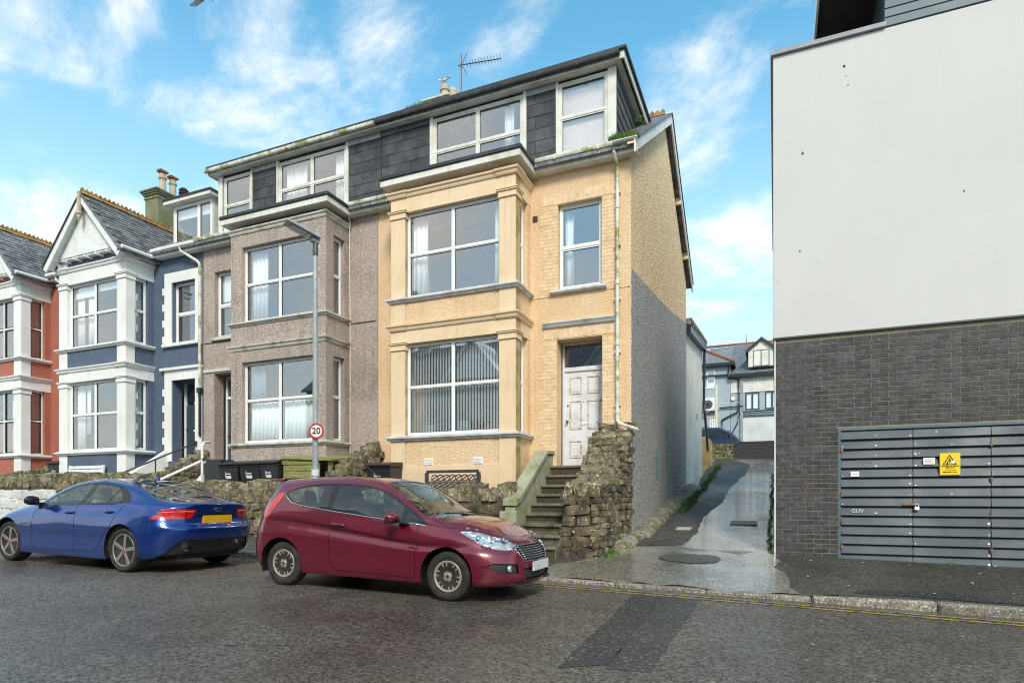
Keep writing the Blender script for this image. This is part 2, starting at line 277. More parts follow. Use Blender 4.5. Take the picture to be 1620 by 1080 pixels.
def obj(name, mb, m_, parent=None, smooth=False, bevel=0, fix=True):
    return link(name, mb.mesh(name, m_, smooth, bevel, fix), parent)
def tag(o, label, cat, group=None, kind=None):
    o['label'] = label
    if cat: o['category'] = cat
    if group: o['group'] = group
    if kind: o['kind'] = kind
    return o
def struct(name, mb, m_, smooth=False, fix=True):
    o = obj(name, mb, m_, None, smooth, 0, fix); o['kind'] = 'structure'; return o
def thing(name, label, cat, loc, group=None):
    e = bpy.data.objects.new(name, None); COL.objects.link(e); e.location = loc; e.empty_display_size = 0.3
    ROOTLOC[e.name] = Vector(loc); return tag(e, label, cat, group)
def inst(name, me, parent, loc, rot=(0, 0, 0), sc=(1, 1, 1)):
    o = bpy.data.objects.new(name, me); COL.objects.link(o)
    o.parent = parent
    if parent: o.matrix_parent_inverse = Matrix.Translation(parent_world(parent)).inverted()
    o.location = loc; o.rotation_euler = rot; o.scale = sc; return o
def copy_tree(root, loc, rotz=None, label=None):
    r = root.copy(); COL.objects.link(r); r.location = loc
    if rotz is not None: r.rotation_euler = (0, 0, rotz)
    if label: r['label'] = label
    for ch in list(root.children):
        c = ch.copy(); COL.objects.link(c); c.parent = r
        for g in list(ch.children):
            d = g.copy(); COL.objects.link(d); d.parent = c
    return r
def wall(mb, o, u, nin, wd, h, th, holes=(), mi=0):
    """wall sheet with real thickness and openings; o = outer bottom corner, u along, nin inward"""
    o, u, nin = Vector(o), Vector(u), Vector(nin)
    P = lambda a, b, c: o + u * a + Vector((0, 0, b)) + nin * c
    xs = sorted({0, wd} | {min(max(q, 0), wd) for hl in holes for q in hl[:2]}); zs = sorted({0, h} | {min(max(q, 0), h) for hl in holes for q in hl[2:]})
    ins = lambda a, b: any(hl[0] < a < hl[1] and hl[2] < b < hl[3] for hl in holes)
    for i in range(len(xs) - 1):
        for j in range(len(zs) - 1):
            a0, a1, b0, b1 = xs[i], xs[i+1], zs[j], zs[j+1]
            if ins((a0+a1)/2, (b0+b1)/2): continue
            for c in (0, th): mb.add([P(a0,b0,c), P(a1,b0,c), P(a1,b1,c), P(a0,b1,c)], [(0,1,2,3)], mi)
    def q4(a, b, c, d): mb.add([a, b, c, d], [(0,1,2,3)], mi)
    for a0, a1, b0, b1 in list(holes) + [(0, wd, 0, h)]:
        q4(P(a0,b0,0),P(a1,b0,0),P(a1,b0,th),P(a0,b0,th)); q4(P(a0,b1,0),P(a1,b1,0),P(a1,b1,th),P(a0,b1,th))
        q4(P(a0,b0,0),P(a0,b1,0),P(a0,b1,th),P(a0,b0,th)); q4(P(a1,b0,0),P(a1,b1,0),P(a1,b1,th),P(a1,b0,th))
def sweep(mb, path, prof, mi=0):
    """moulding: plan polyline path, outward to the right-hand side of travel; prof [(out,z)] closed"""
    P = [Vector((p[0], p[1])) for p in path]; n = len(P); k = len(prof); rows = []
    for i in range(n):
        nn = []
        if i > 0: d = (P[i] - P[i-1]).normalized(); nn.append(Vector((d.y, -d.x)))
        if i < n - 1: d = (P[i+1] - P[i]).normalized(); nn.append(Vector((d.y, -d.x)))
        b = nn[0] if len(nn) == 1 else (nn[0] + nn[1]) / (1 + nn[0].dot(nn[1]))
        rows.append([(P[i].x + b.x * o_, P[i].y + b.y * o_, z) for o_, z in prof])
    vs = [v for r_ in rows for v in r_]; fs = [(i*k+j, i*k+(j+1)%k, (i+1)*k+(j+1)%k, (i+1)*k+j) for i in range(n-1) for j in range(k)]
    fs += [tuple(range(k)), tuple(range((n-1)*k, n*k))]
    return mb.add(vs, fs, mi)
def text_mesh(body, size, m_, extrude=0.001, bold=False):
    c = bpy.data.curves.new('t', 'FONT'); c.body = body; c.size = size; c.extrude = extrude; c.align_x = 'CENTER'; c.align_y = 'CENTER'; c.resolution_u = 3
    if bold: c.offset = size * 0.018
    o = bpy.data.objects.new('t', c); COL.objects.link(o); dg = bpy.context.evaluated_depsgraph_get(); me = bpy.data.meshes.new_from_object(o.evaluated_get(dg))
    bpy.data.objects.remove(o); me.materials.clear(); me.materials.append(m_); return me
# ground heights: the street climbs to the left, the footway and the alley climb away from the street
PROF = [(-60, 0), (8.45, 0), (8.6, 0.05), (10, 0.21), (11.2, 0.335), (12, 0.43), (20.1, 1.45), (25, 2.25), (30, 3.02), (36, 3.6), (80, 5)]
def prof(y):
    for (a, p), (b, q) in zip(PROF, PROF[1:]):
        if y <= b: return p + (q - p) * (y - a) / (b - a)
    return PROF[-1][1]
def kerbup(x):      # 0 where the kerb is dropped for the alley, 1 where it stands up
    f = lambda t: max(0, min(1, t)); return max(f((x - 0.35) / 0.3), f((-3.9 - x) / 0.7))
def H(x, y):
    z = -0.0207 * x + prof(y)
    if y > 8.5 and y < 10: z += 0.055 * kerbup(x) * (10 - y) / 1.4
    return z
# ------------------------------------------------------------------ ground, road, kerbs
def gridsheet(name, xs, ys, fn, m_, smooth=True):
    nx, ny = len(xs), len(ys); mb = MB(); mb.v = [(x, y, fn(x, y)) for y in ys for x in xs]
    mb.f = [(j*nx+i, j*nx+i+1, (j+1)*nx+i+1, (j+1)*nx+i) for j in range(ny-1) for i in range(nx-1)]; mb.m = [0] * len(mb.f)
    return struct(name, mb, m_, smooth, fix=False)
def asphalt(name, base, light, rough, wet, wscale, bmp=0.55, wr=(0.42, 0.62), spec=0.5, big=0.4, film=0.0, far=None, dk=0.3, agg=0.5, wetx=None, moss=None):
    """coarse chippings of several greys, damp areas glossier and darker"""
    m = bpy.data.materials.new(name); m.use_nodes = True; t = m.node_tree; ns = t.nodes; lk = t.links.new; p = ns['Principled BSDF']
    g = ns.new('ShaderNodeNewGeometry'); pos = g.outputs['Position']
    def noise(sc, det=4, r=0.6, vec=None):
        n = ns.new('ShaderNodeTexNoise'); n.inputs['Scale'].default_value = sc; n.inputs['Detail'].default_value = det; n.inputs['Roughness'].default_value = r; lk(vec or pos, n.inputs['Vector']); return n.outputs[0]
    def rng(v, a, b, c=0, d=1):
        r = ns.new('ShaderNodeMapRange'); lk(v, r.inputs[0])
        for i, q in enumerate((a, b, c, d)): r.inputs[i+1].default_value = q
        return r.outputs[0]
    def mixc(f, a, b):
        x = ns.new('ShaderNodeMixRGB'); lk(f, x.inputs[0])
        for i, v in ((1, a), (2, b)):
            if isinstance(v, tuple): x.inputs[i].default_value = v + (1,)
            else: lk(v, x.inputs[i])
        return x.outputs[0]
    vo = ns.new('ShaderNodeTexVoronoi'); vo.inputs['Scale'].default_value = 48; lk(pos, vo.inputs['Vector'])
    sepc = ns.new('ShaderNodeSeparateColor'); lk(vo.outputs['Color'], sepc.inputs[0])
    c = mixc(rng(sepc.outputs[0], 0.15, 1.0), base, light)
    if far:      # paler surface up the alley, wet glare lifted into colour, with a ragged join
        sy = ns.new('ShaderNodeSeparateXYZ'); lk(pos, sy.inputs[0]); jn = ns.new('ShaderNodeMath'); jn.operation = 'MULTIPLY_ADD'; lk(noise(1.6, 7, 0.7), jn.inputs[0]); jn.inputs[1].default_value = 5.0; lk(sy.outputs[1], jn.inputs[2])
        c = mixc(rng(jn.outputs[0], far[2] + 2.5, far[3] + 2.5), c, mixc(rng(sepc.outputs[0], 0.15, 1.0), far[0], far[1]))
    c = mixc(rng(sepc.outputs[1], 0.93, 0.97, 0, agg), c, (0.36, 0.34, 0.30))
    c = mixc(rng(noise(1.3, 6), 0.45, 0.7, 0, big), c, tuple(v * 0.6 for v in base))
    c = mixc(rng(noise(0.32, 6), 0.40, 0.64, 0, big), c, mixc(rng(sepc.outputs[0], 0.0, 1.0), tuple(v * 1.6 for v in base), tuple(v * 1.15 for v in light)))
    ws = ns.new('ShaderNodeMapping'); ws.inputs['Scale'].default_value = (1, 0.45, 1); lk(pos, ws.inputs[0])
    wetf = rng(noise(wscale, 7, 0.6, ws.outputs[0]), *wr); p.inputs['Specular IOR Level'].default_value = spec
    if moss: c = mixc(rng(noise(2.2, 7), 0.55, 0.68, 0, 0.8), c, moss)
    c = mixc(wetf, c, mixc(rng(noise(3, 2), 0, 1, dk, dk), c, (0.012, 0.011, 0.010)))
    if film: lk(rng(wetf, 0, 1, film * .35, film), p.inputs['Coat Weight']); p.inputs['Coat Roughness'].default_value = 0.13; p.inputs['Coat IOR'].default_value = 1.6
    lk(c, p.inputs['Base Color'])
    lk(rng(wetf, 0, 1, rough, wet), p.inputs['Roughness'])
    b = ns.new('ShaderNodeBump'); b.inputs['Distance'].default_value = 0.006; b.inputs['Strength'].default_value = bmp; b.invert = True; lk(vo.outputs['Distance'], b.inputs['Height'])
    b2 = ns.new('ShaderNodeBump'); b2.inputs['Distance'].default_value = 0.03; b2.inputs['Strength'].default_value = bmp * 0.6; lk(noise(3.0, 6), b2.inputs['Height']); lk(b.outputs[0], b2.inputs['Normal'])
    lk(b2.outputs[0], p.inputs['Normal'])
    return m
A_road = asphalt('damp chipped road asphalt', (0.036, 0.030, 0.024), (0.185, 0.160, 0.132), 0.55, 0.24, 0.33, big=0.6, agg=0.35)
A_path = asphalt('damp footway asphalt', (0.026, 0.023, 0.019), (0.105, 0.094, 0.078), 0.66, 0.40, 0.6, agg=0.3, moss=(0.040, 0.042, 0.014))
A_alley = asphalt('wet worn alley surface', (0.20, 0.175, 0.145), (0.58, 0.53, 0.465), 0.34, 0.09, 0.7, agg=0.6, bmp=0.16, big=0.75, wr=(0.30, 0.52), spec=1.0, film=1.0)
A_apron = asphalt('wet alley mouth asphalt', (0.070, 0.061, 0.050), (0.33, 0.30, 0.25), 0.40, 0.10, 0.55, agg=0.5, bmp=0.3, wr=(0.38, 0.58), spec=0.9, big=0.7, film=0.9, far=((0.36, 0.315, 0.26), (0.74, 0.67, 0.57), 9.6, 12.2), dk=0.08)
A_patch = asphalt('dark asphalt repair', (0.022, 0.020, 0.020), (0.062, 0.057, 0.056), 0.6, 0.40, 0.8)
A_patch2 = asphalt('rough brown asphalt repair', (0.030, 0.026, 0.023), (0.082, 0.074, 0.066), 0.62, 0.42, 0.8)
A_mud = asphalt('muddy broken edge', (0.040, 0.035, 0.028), (0.115, 0.10, 0.08), 0.55, 0.25, 1.2, moss=(0.035, 0.04, 0.01))
fr = lambda a, b, n: [a + (b - a) * i / n for i in range(n + 1)]
mbg = MB(); mbg.box(-900, 900, -900, 900, -4.0, -3.0); struct('ground', mbg, M['mortar'])
gridsheet('road', [-120, -60] + fr(-45, 30, 75) + [60, 120], fr(-1.2, 8.45, 20), lambda x, y: -0.0207 * x, A_road)
xs = [-120, -60] + fr(-45, -6, 39) + fr(-5.75, 1.5, 29) + fr(2, 30, 28) + [60, 120]
gridsheet('footway', xs, fr(8.585, 12.2, 14), lambda x, y: H(x, y) , A_path)
gridsheet('opposite_pavement', [-120, -45, 30, 120], [-9, -1.35], lambda x, y: -0.0207 * x + 0.11, A_path)
gridsheet('alley_surface', fr(-2.75, 0.02, 14), fr(10.7, 31.0, 60), lambda x, y: H(x, y) + 0.006 + (0.0 if y > 10 else -0.0), A_apron)
# apron of the alley mouth, blending to the kerb
def irregular(pts, z_off, name, m_, sub=3, jit=0.02, smooth=0):
    P = []
    if smooth:
        k = len(pts); q_ = []
        for i in range(k):
            p0, p1, p2, p3 = [Vector(pts[(i + j) % k]) for j in (-1, 0, 1, 2)]
            for t in [j / smooth for j in range(smooth)]: q = 0.5 * ((2*p1) + (-p0+p2)*t + (2*p0-5*p1+4*p2-p3)*t*t + (-p0+3*p1-3*p2+p3)*t**3); q_.append((q.x, q.y))
        pts = q_
    for i, p in enumerate(pts):
        q = pts[(i + 1) % len(pts)]
        n = max(1, int(math.dist(p, q) / 0.25))
        for k in range(n):
            t = k / n; P.append((p[0] + (q[0] - p[0]) * t + random.uniform(-jit, jit), p[1] + (q[1] - p[1]) * t + random.uniform(-jit, jit)))
    bm = bmesh.new(); vs = [bm.verts.new((x, y, 0)) for x, y in P]; bm.faces.new(vs)
    bmesh.ops.triangulate(bm, faces=bm.faces)
    for yc in [8.7, 9.0, 9.5, 10.0, 10.6, 11.2, 12, 14, 16, 18, 20.1, 22, 25, 28]:
        bmesh.ops.bisect_plane(bm, geom=bm.verts[:] + bm.edges[:] + bm.faces[:], plane_co=(0, yc, 0), plane_no=(0, 1, 0))
    for v in bm.verts: v.co.z = H(v.co.x, v.co.y) + z_off
    me = bpy.data.meshes.new(name); bm.to_mesh(me); bm.free(); me.materials.append(m_)
    if me.polygons and me.polygons[0].normal.z < 0: me.flip_normals()
    o = link(name, me); o['kind'] = 'structure'; return o
irregular([(-3.3, 8.603), (0.35, 8.603), (0.16, 9.0), (0.22, 9.5), (0.0, 10.1), (0.06, 10.6), (0.0, 11.1), (-.3, 11.35), (-.6, 11.0), (-1.0, 11.2), (-1.3, 11.0), (-1.6, 11.35), (-2.1, 11.3), (-2.5, 11.2), (-2.6, 10.6), (-2.75, 10.0), (-3.25, 9.4)], 0.012, 'alley_apron', A_apron, jit=0.05)
irregular([(-2.45, 11.2), (-1.55, 11.6), (-1.45, 13), (-1.55, 15), (-1.3, 17.5), (-1.35, 20.5), (-1.0, 24.5), (-0.95, 27.5), (-1.85, 29.9), (-2.55, 29.9), (-2.5, 24), (-2.3, 20), (-2.3, 14)], 0.016, 'alley_edge_strip', asphalt('older dark alley asphalt', (0.030, 0.028, 0.024), (0.10, 0.092, 0.08), 0.6, 0.33, 0.7, agg=0.4, moss=(0.045, 0.05, 0.015)))
irregular([(-2.2, 11.7), (-1.75, 12.2), (-1.55, 13.2), (-1.7, 14.6), (-2.15, 14.9), (-2.2, 13)], 0.022, 'mud_patch', A_mud, jit=0.04, smooth=5)
irregular([(-1.7, 10.15), (-1.15, 10.0), (-0.8, 10.3), (-0.95, 10.7), (-1.5, 10.75), (-1.75, 10.5)], 0.022, 'pothole_patch', A_mud, jit=0.035, smooth=5)
irregular([(-1.68, 7.85), (-1.30, 7.88), (-1.16, 4.55), (-1.47, 4.28)], 0.004, 'road_patch', A_patch, jit=0.012)
irregular([(-1.29, 7.88), (-0.86, 8.02), (-0.84, 4.5), (-1.15, 4.43)], 0.004, 'road_patch', A_patch2, jit=0.012)
def crack(pts, w_):
    mb = MB(); P = []
    for a, b in zip(pts, pts[1:]):
        n = max(2, int(math.dist(a, b) / .08))
        for k in range(n): t = k / n; P.append((a[0] + (b[0]-a[0])*t + random.uniform(-.012, .012), a[1] + (b[1]-a[1])*t + random.uniform(-.012, .012)))
    vs = [];
    for i, (x, y) in enumerate(P): d = w_ * random.uniform(.3, 1) * math.sin(math.pi * (i + .5) / len(P)) ** .5; vs += [(x, y - d, -0.0207 * x + .003), (x, y + d, -0.0207 * x + .003)]
    mb.add(vs, [(2*i, 2*i+2, 2*i+3, 2*i+1) for i in range(len(P)-1)]); struct('road_crack', mb, M['dark'], fix=False)
crack([(-4.6, 3.35), (-4.0, 3.75), (-3.3, 4.05)], .006)
irregular([(0.9, 8.75), (6, 8.7), (6, 9.15), (2.0, 9.1), (1.1, 9.0)], 0.005, 'footway_patch', A_patch, jit=0.03)
crack([(-0.2, 2.2), (-0.5, 3.4), (-0.83, 4.5), (-0.80, 6.2), (-0.85, 8.0)], .006) if False else crack([(-0.26, 2.2), (-0.835, 4.5), (-0.845, 7.98)], .007)
# yellow double line, badly worn
def wornline():
    m = mat('worn yellow road paint', (0.42, 0.30, 0.055), 0.6); t = m.node_tree; ns = t.nodes; lk = t.links.new; p = ns['Principled BSDF']
    g = ns.new('ShaderNodeNewGeometry'); n = ns.new('ShaderNodeTexNoise'); n.inputs['Scale'].default_value = 9; n.inputs['Detail'].default_value = 8; n.inputs['Roughness'].default_value = 0.75; lk(g.outputs['Position'], n.inputs['Vector'])
    r = ns.new('ShaderNodeMapRange'); lk(n.outputs[0], r.inputs[0]); r.inputs[1].default_value = 0.46; r.inputs[2].default_value = 0.60
    x = ns.new('ShaderNodeMixRGB'); lk(r.outputs[0], x.inputs[0]); x.inputs[1].default_value = (0.44, 0.31, 0.06, 1); x.inputs[2].default_value = (0.055, 0.05, 0.042, 1); lk(x.outputs[0], p.inputs['Base Color'])
    p.inputs['Roughness'].default_value = 0.5; return m
M['yellowline'] = wornline()
ml = MB()
for yy in (7.97, 8.14):
    xsl = fr(-40, 30, 140)
    for a, b in zip(xsl, xsl[1:]):
        dy = 0.0
        ml.add([(a, yy - 0.028, -0.0207*a + 0.007), (b, yy - 0.028, -0.0207*b + 0.007), (b, yy + 0.028, -0.0207*b + 0.007), (a, yy + 0.028, -0.0207*a + 0.007)], [(0,1,2,3)])
struct('double_yellow_line', ml, M['yellowline'])
# kerb stones, one object each
M['granite'] = mat('speckled granite kerb', (0.21, 0.185, 0.145), 0.7, var=0.3, vscale=5, col2=(0.13, 0.11, 0.08), speck=[(0.06, 0.055, 0.05), (0.42, 0.39, 0.34)], sscale=50, sth=(0.55, 0.63), bump=0.6, bscale=45)
kb = MB(); kb.box(-120, 120, 8.47, 8.58, -3, -2.9); kerb = struct('kerb', kb, M['granite'])
kx = -24.0
while kx < 9:
    Lk = random.uniform(1.1, 1.6); 
    if kx < 0.42 < kx + Lk: Lk = 0.42 - kx if 0.42 - kx > 0.3 else Lk
    xm = kx + Lk / 2; up = kerbup(xm)
    mb = MB(); g_ = 0.006; wob = [random.uniform(-0.006, 0.006) for _ in range(4)]
    top = lambda x, y, i: H(x, 8.6) + 0.012 * up + wob[i]
    a, b = kx + g_, kx + Lk - g_
    mb.hull8([(a, 8.44, -0.0207*a - 0.1), (b, 8.44, -0.0207*b - 0.1), (b, 8.60, -0.0207*b - 0.1), (a, 8.60, -0.0207*a - 0.1),
              (a, 8.45 + wob[0], top(a, 0, 0) - 0.004), (b, 8.45 + wob[1], top(b, 0, 1) - 0.004), (b, 8.60, top(b, 0, 2)), (a, 8.60, top(a, 0, 3))])
    obj('kerb_stone', mb, M['granite'], kerb, bevel=0.012 + 0.012 * up); kx += Lk
# opposite kerb
mb = MB(); mb.box(-60, 40, -1.36, -1.19, -1.2, 0.2)
for i in range(len(mb.v)):
    x, y, z = mb.v[i]; mb.v[i] = (x, y, -0.0207 * x + (0.115 if z > 0 else -0.3))
struct('opposite_kerb', mb, M['granite'])
# ------------------------------------------------------------------ windows and doors
UX, UY, UZ = Vector((1,0,0)), Vector((0,1,0)), Vector((0,0,1))
def window(parent, o, u, n, w_, h, mull=(), trans=(), fr_=0.042, m_=None, sash=0.016, curt=(), depth=0.07, pane_m=None, name='window', sash_m=None, skip_sash=()):
    """o: lower left corner of the outer frame plane, u along, n outward"""
    m_ = m_ or M['upvc']; o, u, n = Vector(o), Vector(u), Vector(n)
    P = lambda a, b, c: o + u * a + UZ * b + n * c
    mb = MB()
    def bar(a0, a1, b0, b1, c0=-depth, c1=0.0, mi=0): mb.hull8([P(a0,b0,c0),P(a1,b0,c0),P(a1,b0,c1),P(a0,b0,c1),P(a0,b1,c0),P(a1,b1,c0),P(a1,b1,c1),P(a0,b1,c1)], mi)
    bar(0, fr_, 0, h); bar(w_ - fr_, w_, 0, h); bar(fr_, w_ - fr_, 0, fr_); bar(fr_, w_ - fr_, h - fr_, h)
    cols = [fr_] + [x for m0 in mull for x in (m0 - 0.024, m0 + 0.024)] + [w_ - fr_]
    for m0 in mull: bar(m0 - 0.024, m0 + 0.024, fr_, h - fr_)
    cells = []
    for ci in range(0, len(cols), 2):
        a0, a1 = cols[ci], cols[ci+1]; tr = trans[ci // 2] if trans and isinstance(trans[0], (list, tuple)) else trans
        rows = [fr_] + [x for t0 in tr for x in (t0 - 0.022, t0 + 0.022)] + [h - fr_]
        for t0 in tr: bar(a0, a1, t0 - 0.022, t0 + 0.022, -depth, -0.003)
        for ri in range(0, len(rows), 2):
            b0, b1 = rows[ri], rows[ri+1]; s_ = sash
            if s_:
                for q in ((a0, a0+s_, b0, b1), (a1-s_, a1, b0, b1), (a0+s_, a1-s_, b0, b0+s_), (a0+s_, a1-s_, b1-s_, b1)): bar(*q, -depth + 0.01, -0.014, 1 if sash_m else 0)
            g_ = 0.006   # black gasket line round the glass
            for q in ((a0+s_, a0+s_+g_, b0+s_, b1-s_), (a1-s_-g_, a1-s_, b0+s_, b1-s_), (a0+s_+g_, a1-s_-g_, b0+s_, b0+s_+g_), (a0+s_+g_, a1-s_-g_, b1-s_-g_, b1-s_)): bar(*q, -depth + 0.02, -0.026, 2)
            cells.append((a0 + s_, a1 - s_, b0 + s_, b1 - s_))
    f = obj(name, mb, [m_, sash_m or m_, M['black']], parent)
    for (a0, a1, b0, b1) in cells:
        g = MB(); g.hull8([P(a0,b0,-0.045),P(a1,b0,-0.045),P(a1,b0,-0.037),P(a0,b0,-0.037),P(a0,b1,-0.045),P(a1,b1,-0.045),P(a1,b1,-0.037),P(a0,b1,-0.037)])
        obj('pane', g, pane_m or M['pane'], f)
    for c in curt:
        kind = c[0]
        if kind == 'net' or kind == 'col':
            a0, a1, b0, b1 = c[1:5]; cm = c[5] if len(c) > 5 else M['curtain']; k = max(8, int((a1 - a0) / 0.018)); mb = MB(); ph = random.random() * 6
            vs = []
            for i in range(k + 1):
                a = a0 + (a1 - a0) * i / k; cc = -0.16 + 0.022 * math.sin(i * 0.9 + ph) + 0.012 * math.sin(i * 0.37 + ph * 2)
                vs += [P(a, b0, cc), P(a, b1, cc * 0.6 - 0.064), P(a, b0, cc - 0.004), P(a, b1, cc * 0.6 - 0.068)]
            fs = []
            for i in range(k):
                j = i * 4; fs += [(j, j+4, j+5, j+1), (j+2, j+3, j+7, j+6), (j, j+2, j+6, j+4), (j+1, j+5, j+7, j+3)]
            mb.add(vs, fs); obj('curtain', mb, cm, f, smooth=True, fix=False)
        elif kind == 'slats':
            a0, a1, b0, b1, cnt = c[1:6]; me = None
            for i in range(cnt):
                a = a0 + (a1 - a0) * (i + 0.5) / cnt; hw = (a1 - a0) / cnt * 0.47
                sb = MB(); sb.hull8([P(a-hw,b0,-0.19),P(a+hw,b0,-0.14),P(a+hw,b0,-0.138),P(a-hw,b0,-0.188),P(a-hw,b1,-0.19),P(a+hw,b1,-0.14),P(a+hw,b1,-0.138),P(a-hw,b1,-0.188)])
                obj('blind_slat', sb, M['curtain'], f)
        elif kind == 'board':
            a0, a1, b0, b1 = c[1:5]; cm = c[5]; g = MB(); g.hull8([P(a0,b0,-0.12),P(a1,b0,-0.12),P(a1,b0,-0.10),P(a0,b0,-0.10),P(a0,b1,-0.12),P(a1,b1,-0.12),P(a1,b1,-0.10),P(a0,b1,-0.10)]); obj('roller_blind', g, cm, f)
    return f
def panel_door(parent, x0, x1, z0, z1, y, m_, panels, flake=None, letter=True, knobx=None, light=None, frame_m=None):
    mb = MB(); mb.box(x0, x1, y, y + 0.045, z0, z1); d = obj('door', mb, m_, parent, bevel=0.003)
    for (a0, a1, b0, b1) in panels:
        X0, X1, Z0, Z1 = x0 + a0, x0 + a1, z0 + b0, z0 + b1
        q = MB(); t = 0.022
        for bx in ((X0, X1, Z0, Z0+t), (X0, X1, Z1-t, Z1), (X0, X0+t, Z0+t, Z1-t), (X1-t, X1, Z0+t, Z1-t)): q.box(bx[0], bx[1], y - 0.012, y, bx[2], bx[3])
        obj('panel_moulding', q, flake or m_, d, bevel=0.004)
        q = MB(); q.box(X0 + 0.045, X1 - 0.045, y - 0.006, y, Z0 + 0.045, Z1 - 0.045); obj('door_panel', q, m_, d, bevel=0.004)
    if letter:
        xc = (x0 + x1) / 2; q = MB(); q.box(xc - 0.12, xc + 0.12, y - 0.012, y, z0 + 0.86, z0 + 0.91); obj('letterbox', q, M['signwhite'], d, bevel=0.004)
    k = x0 + 0.07 if knobx is None else knobx
    q = MB(); q.lathe([(0.012, 0), (0.012, -0.03), (0.03, -0.045), (0.032, -0.06), (0.015, -0.075)], (k, y, z0 + 0.93), 'y', 12); obj('door_knob', q, M['brass'], d, smooth=True)
    q = MB(); q.lathe([(0.02, 0), (0.018, -0.012)], (k, y, z0 + 1.27), 'y', 12); obj('door_lock', q, M['brass'], d)
    return d
def slates(parent, x0, x1, z0, z1, y, m_, w_=0.40, g=0.26, name='slate', stag=0.0):
    full = MB(); full.hull8([(-w_/2+.006, 0, 0), (w_/2-.006, 0, 0), (w_/2-.006, .005, 0), (-w_/2+.006, .005, 0), (-w_/2+.006, .010, g+.02), (w_/2-.006, .010, g+.02), (w_/2-.006, .015, g+.02), (-w_/2+.006, .015, g+.02)])
    me = full.mesh('slate', m_); r = 0; z = z0
    while z < z1 - 0.04:
        x = x0 - w_ * (0.5 if (r % 2) else 0.0) - stag
        while x < x1 - 0.02:
            a, b = max(x, x0), min(x + w_, x1)
            if b - a > 0.04:
                top = min(z + g + 0.02, z1); dz = random.uniform(-0.004, 0.004); dy = random.uniform(-0.002, 0.002)
                if b - a > w_ - 0.01 and top > z + g:
                    inst(name, me, parent, ((a+b)/2, y - 0.015 + dy, z + dz), (0, random.uniform(-0.006, 0.006), 0))
                else:
                    s = MB(); s.hull8([(a+.005, y-.015, z), (b-.005, y-.015, z), (b-.002, y-.010, z), (a+.002, y-.010, z), (a+.002, y-.006, top), (b-.002, y-.006, top), (b-.002, y, top), (a+.002, y, top)]); obj(name, s, m_, parent)
            x += w_
        z += g; r += 1
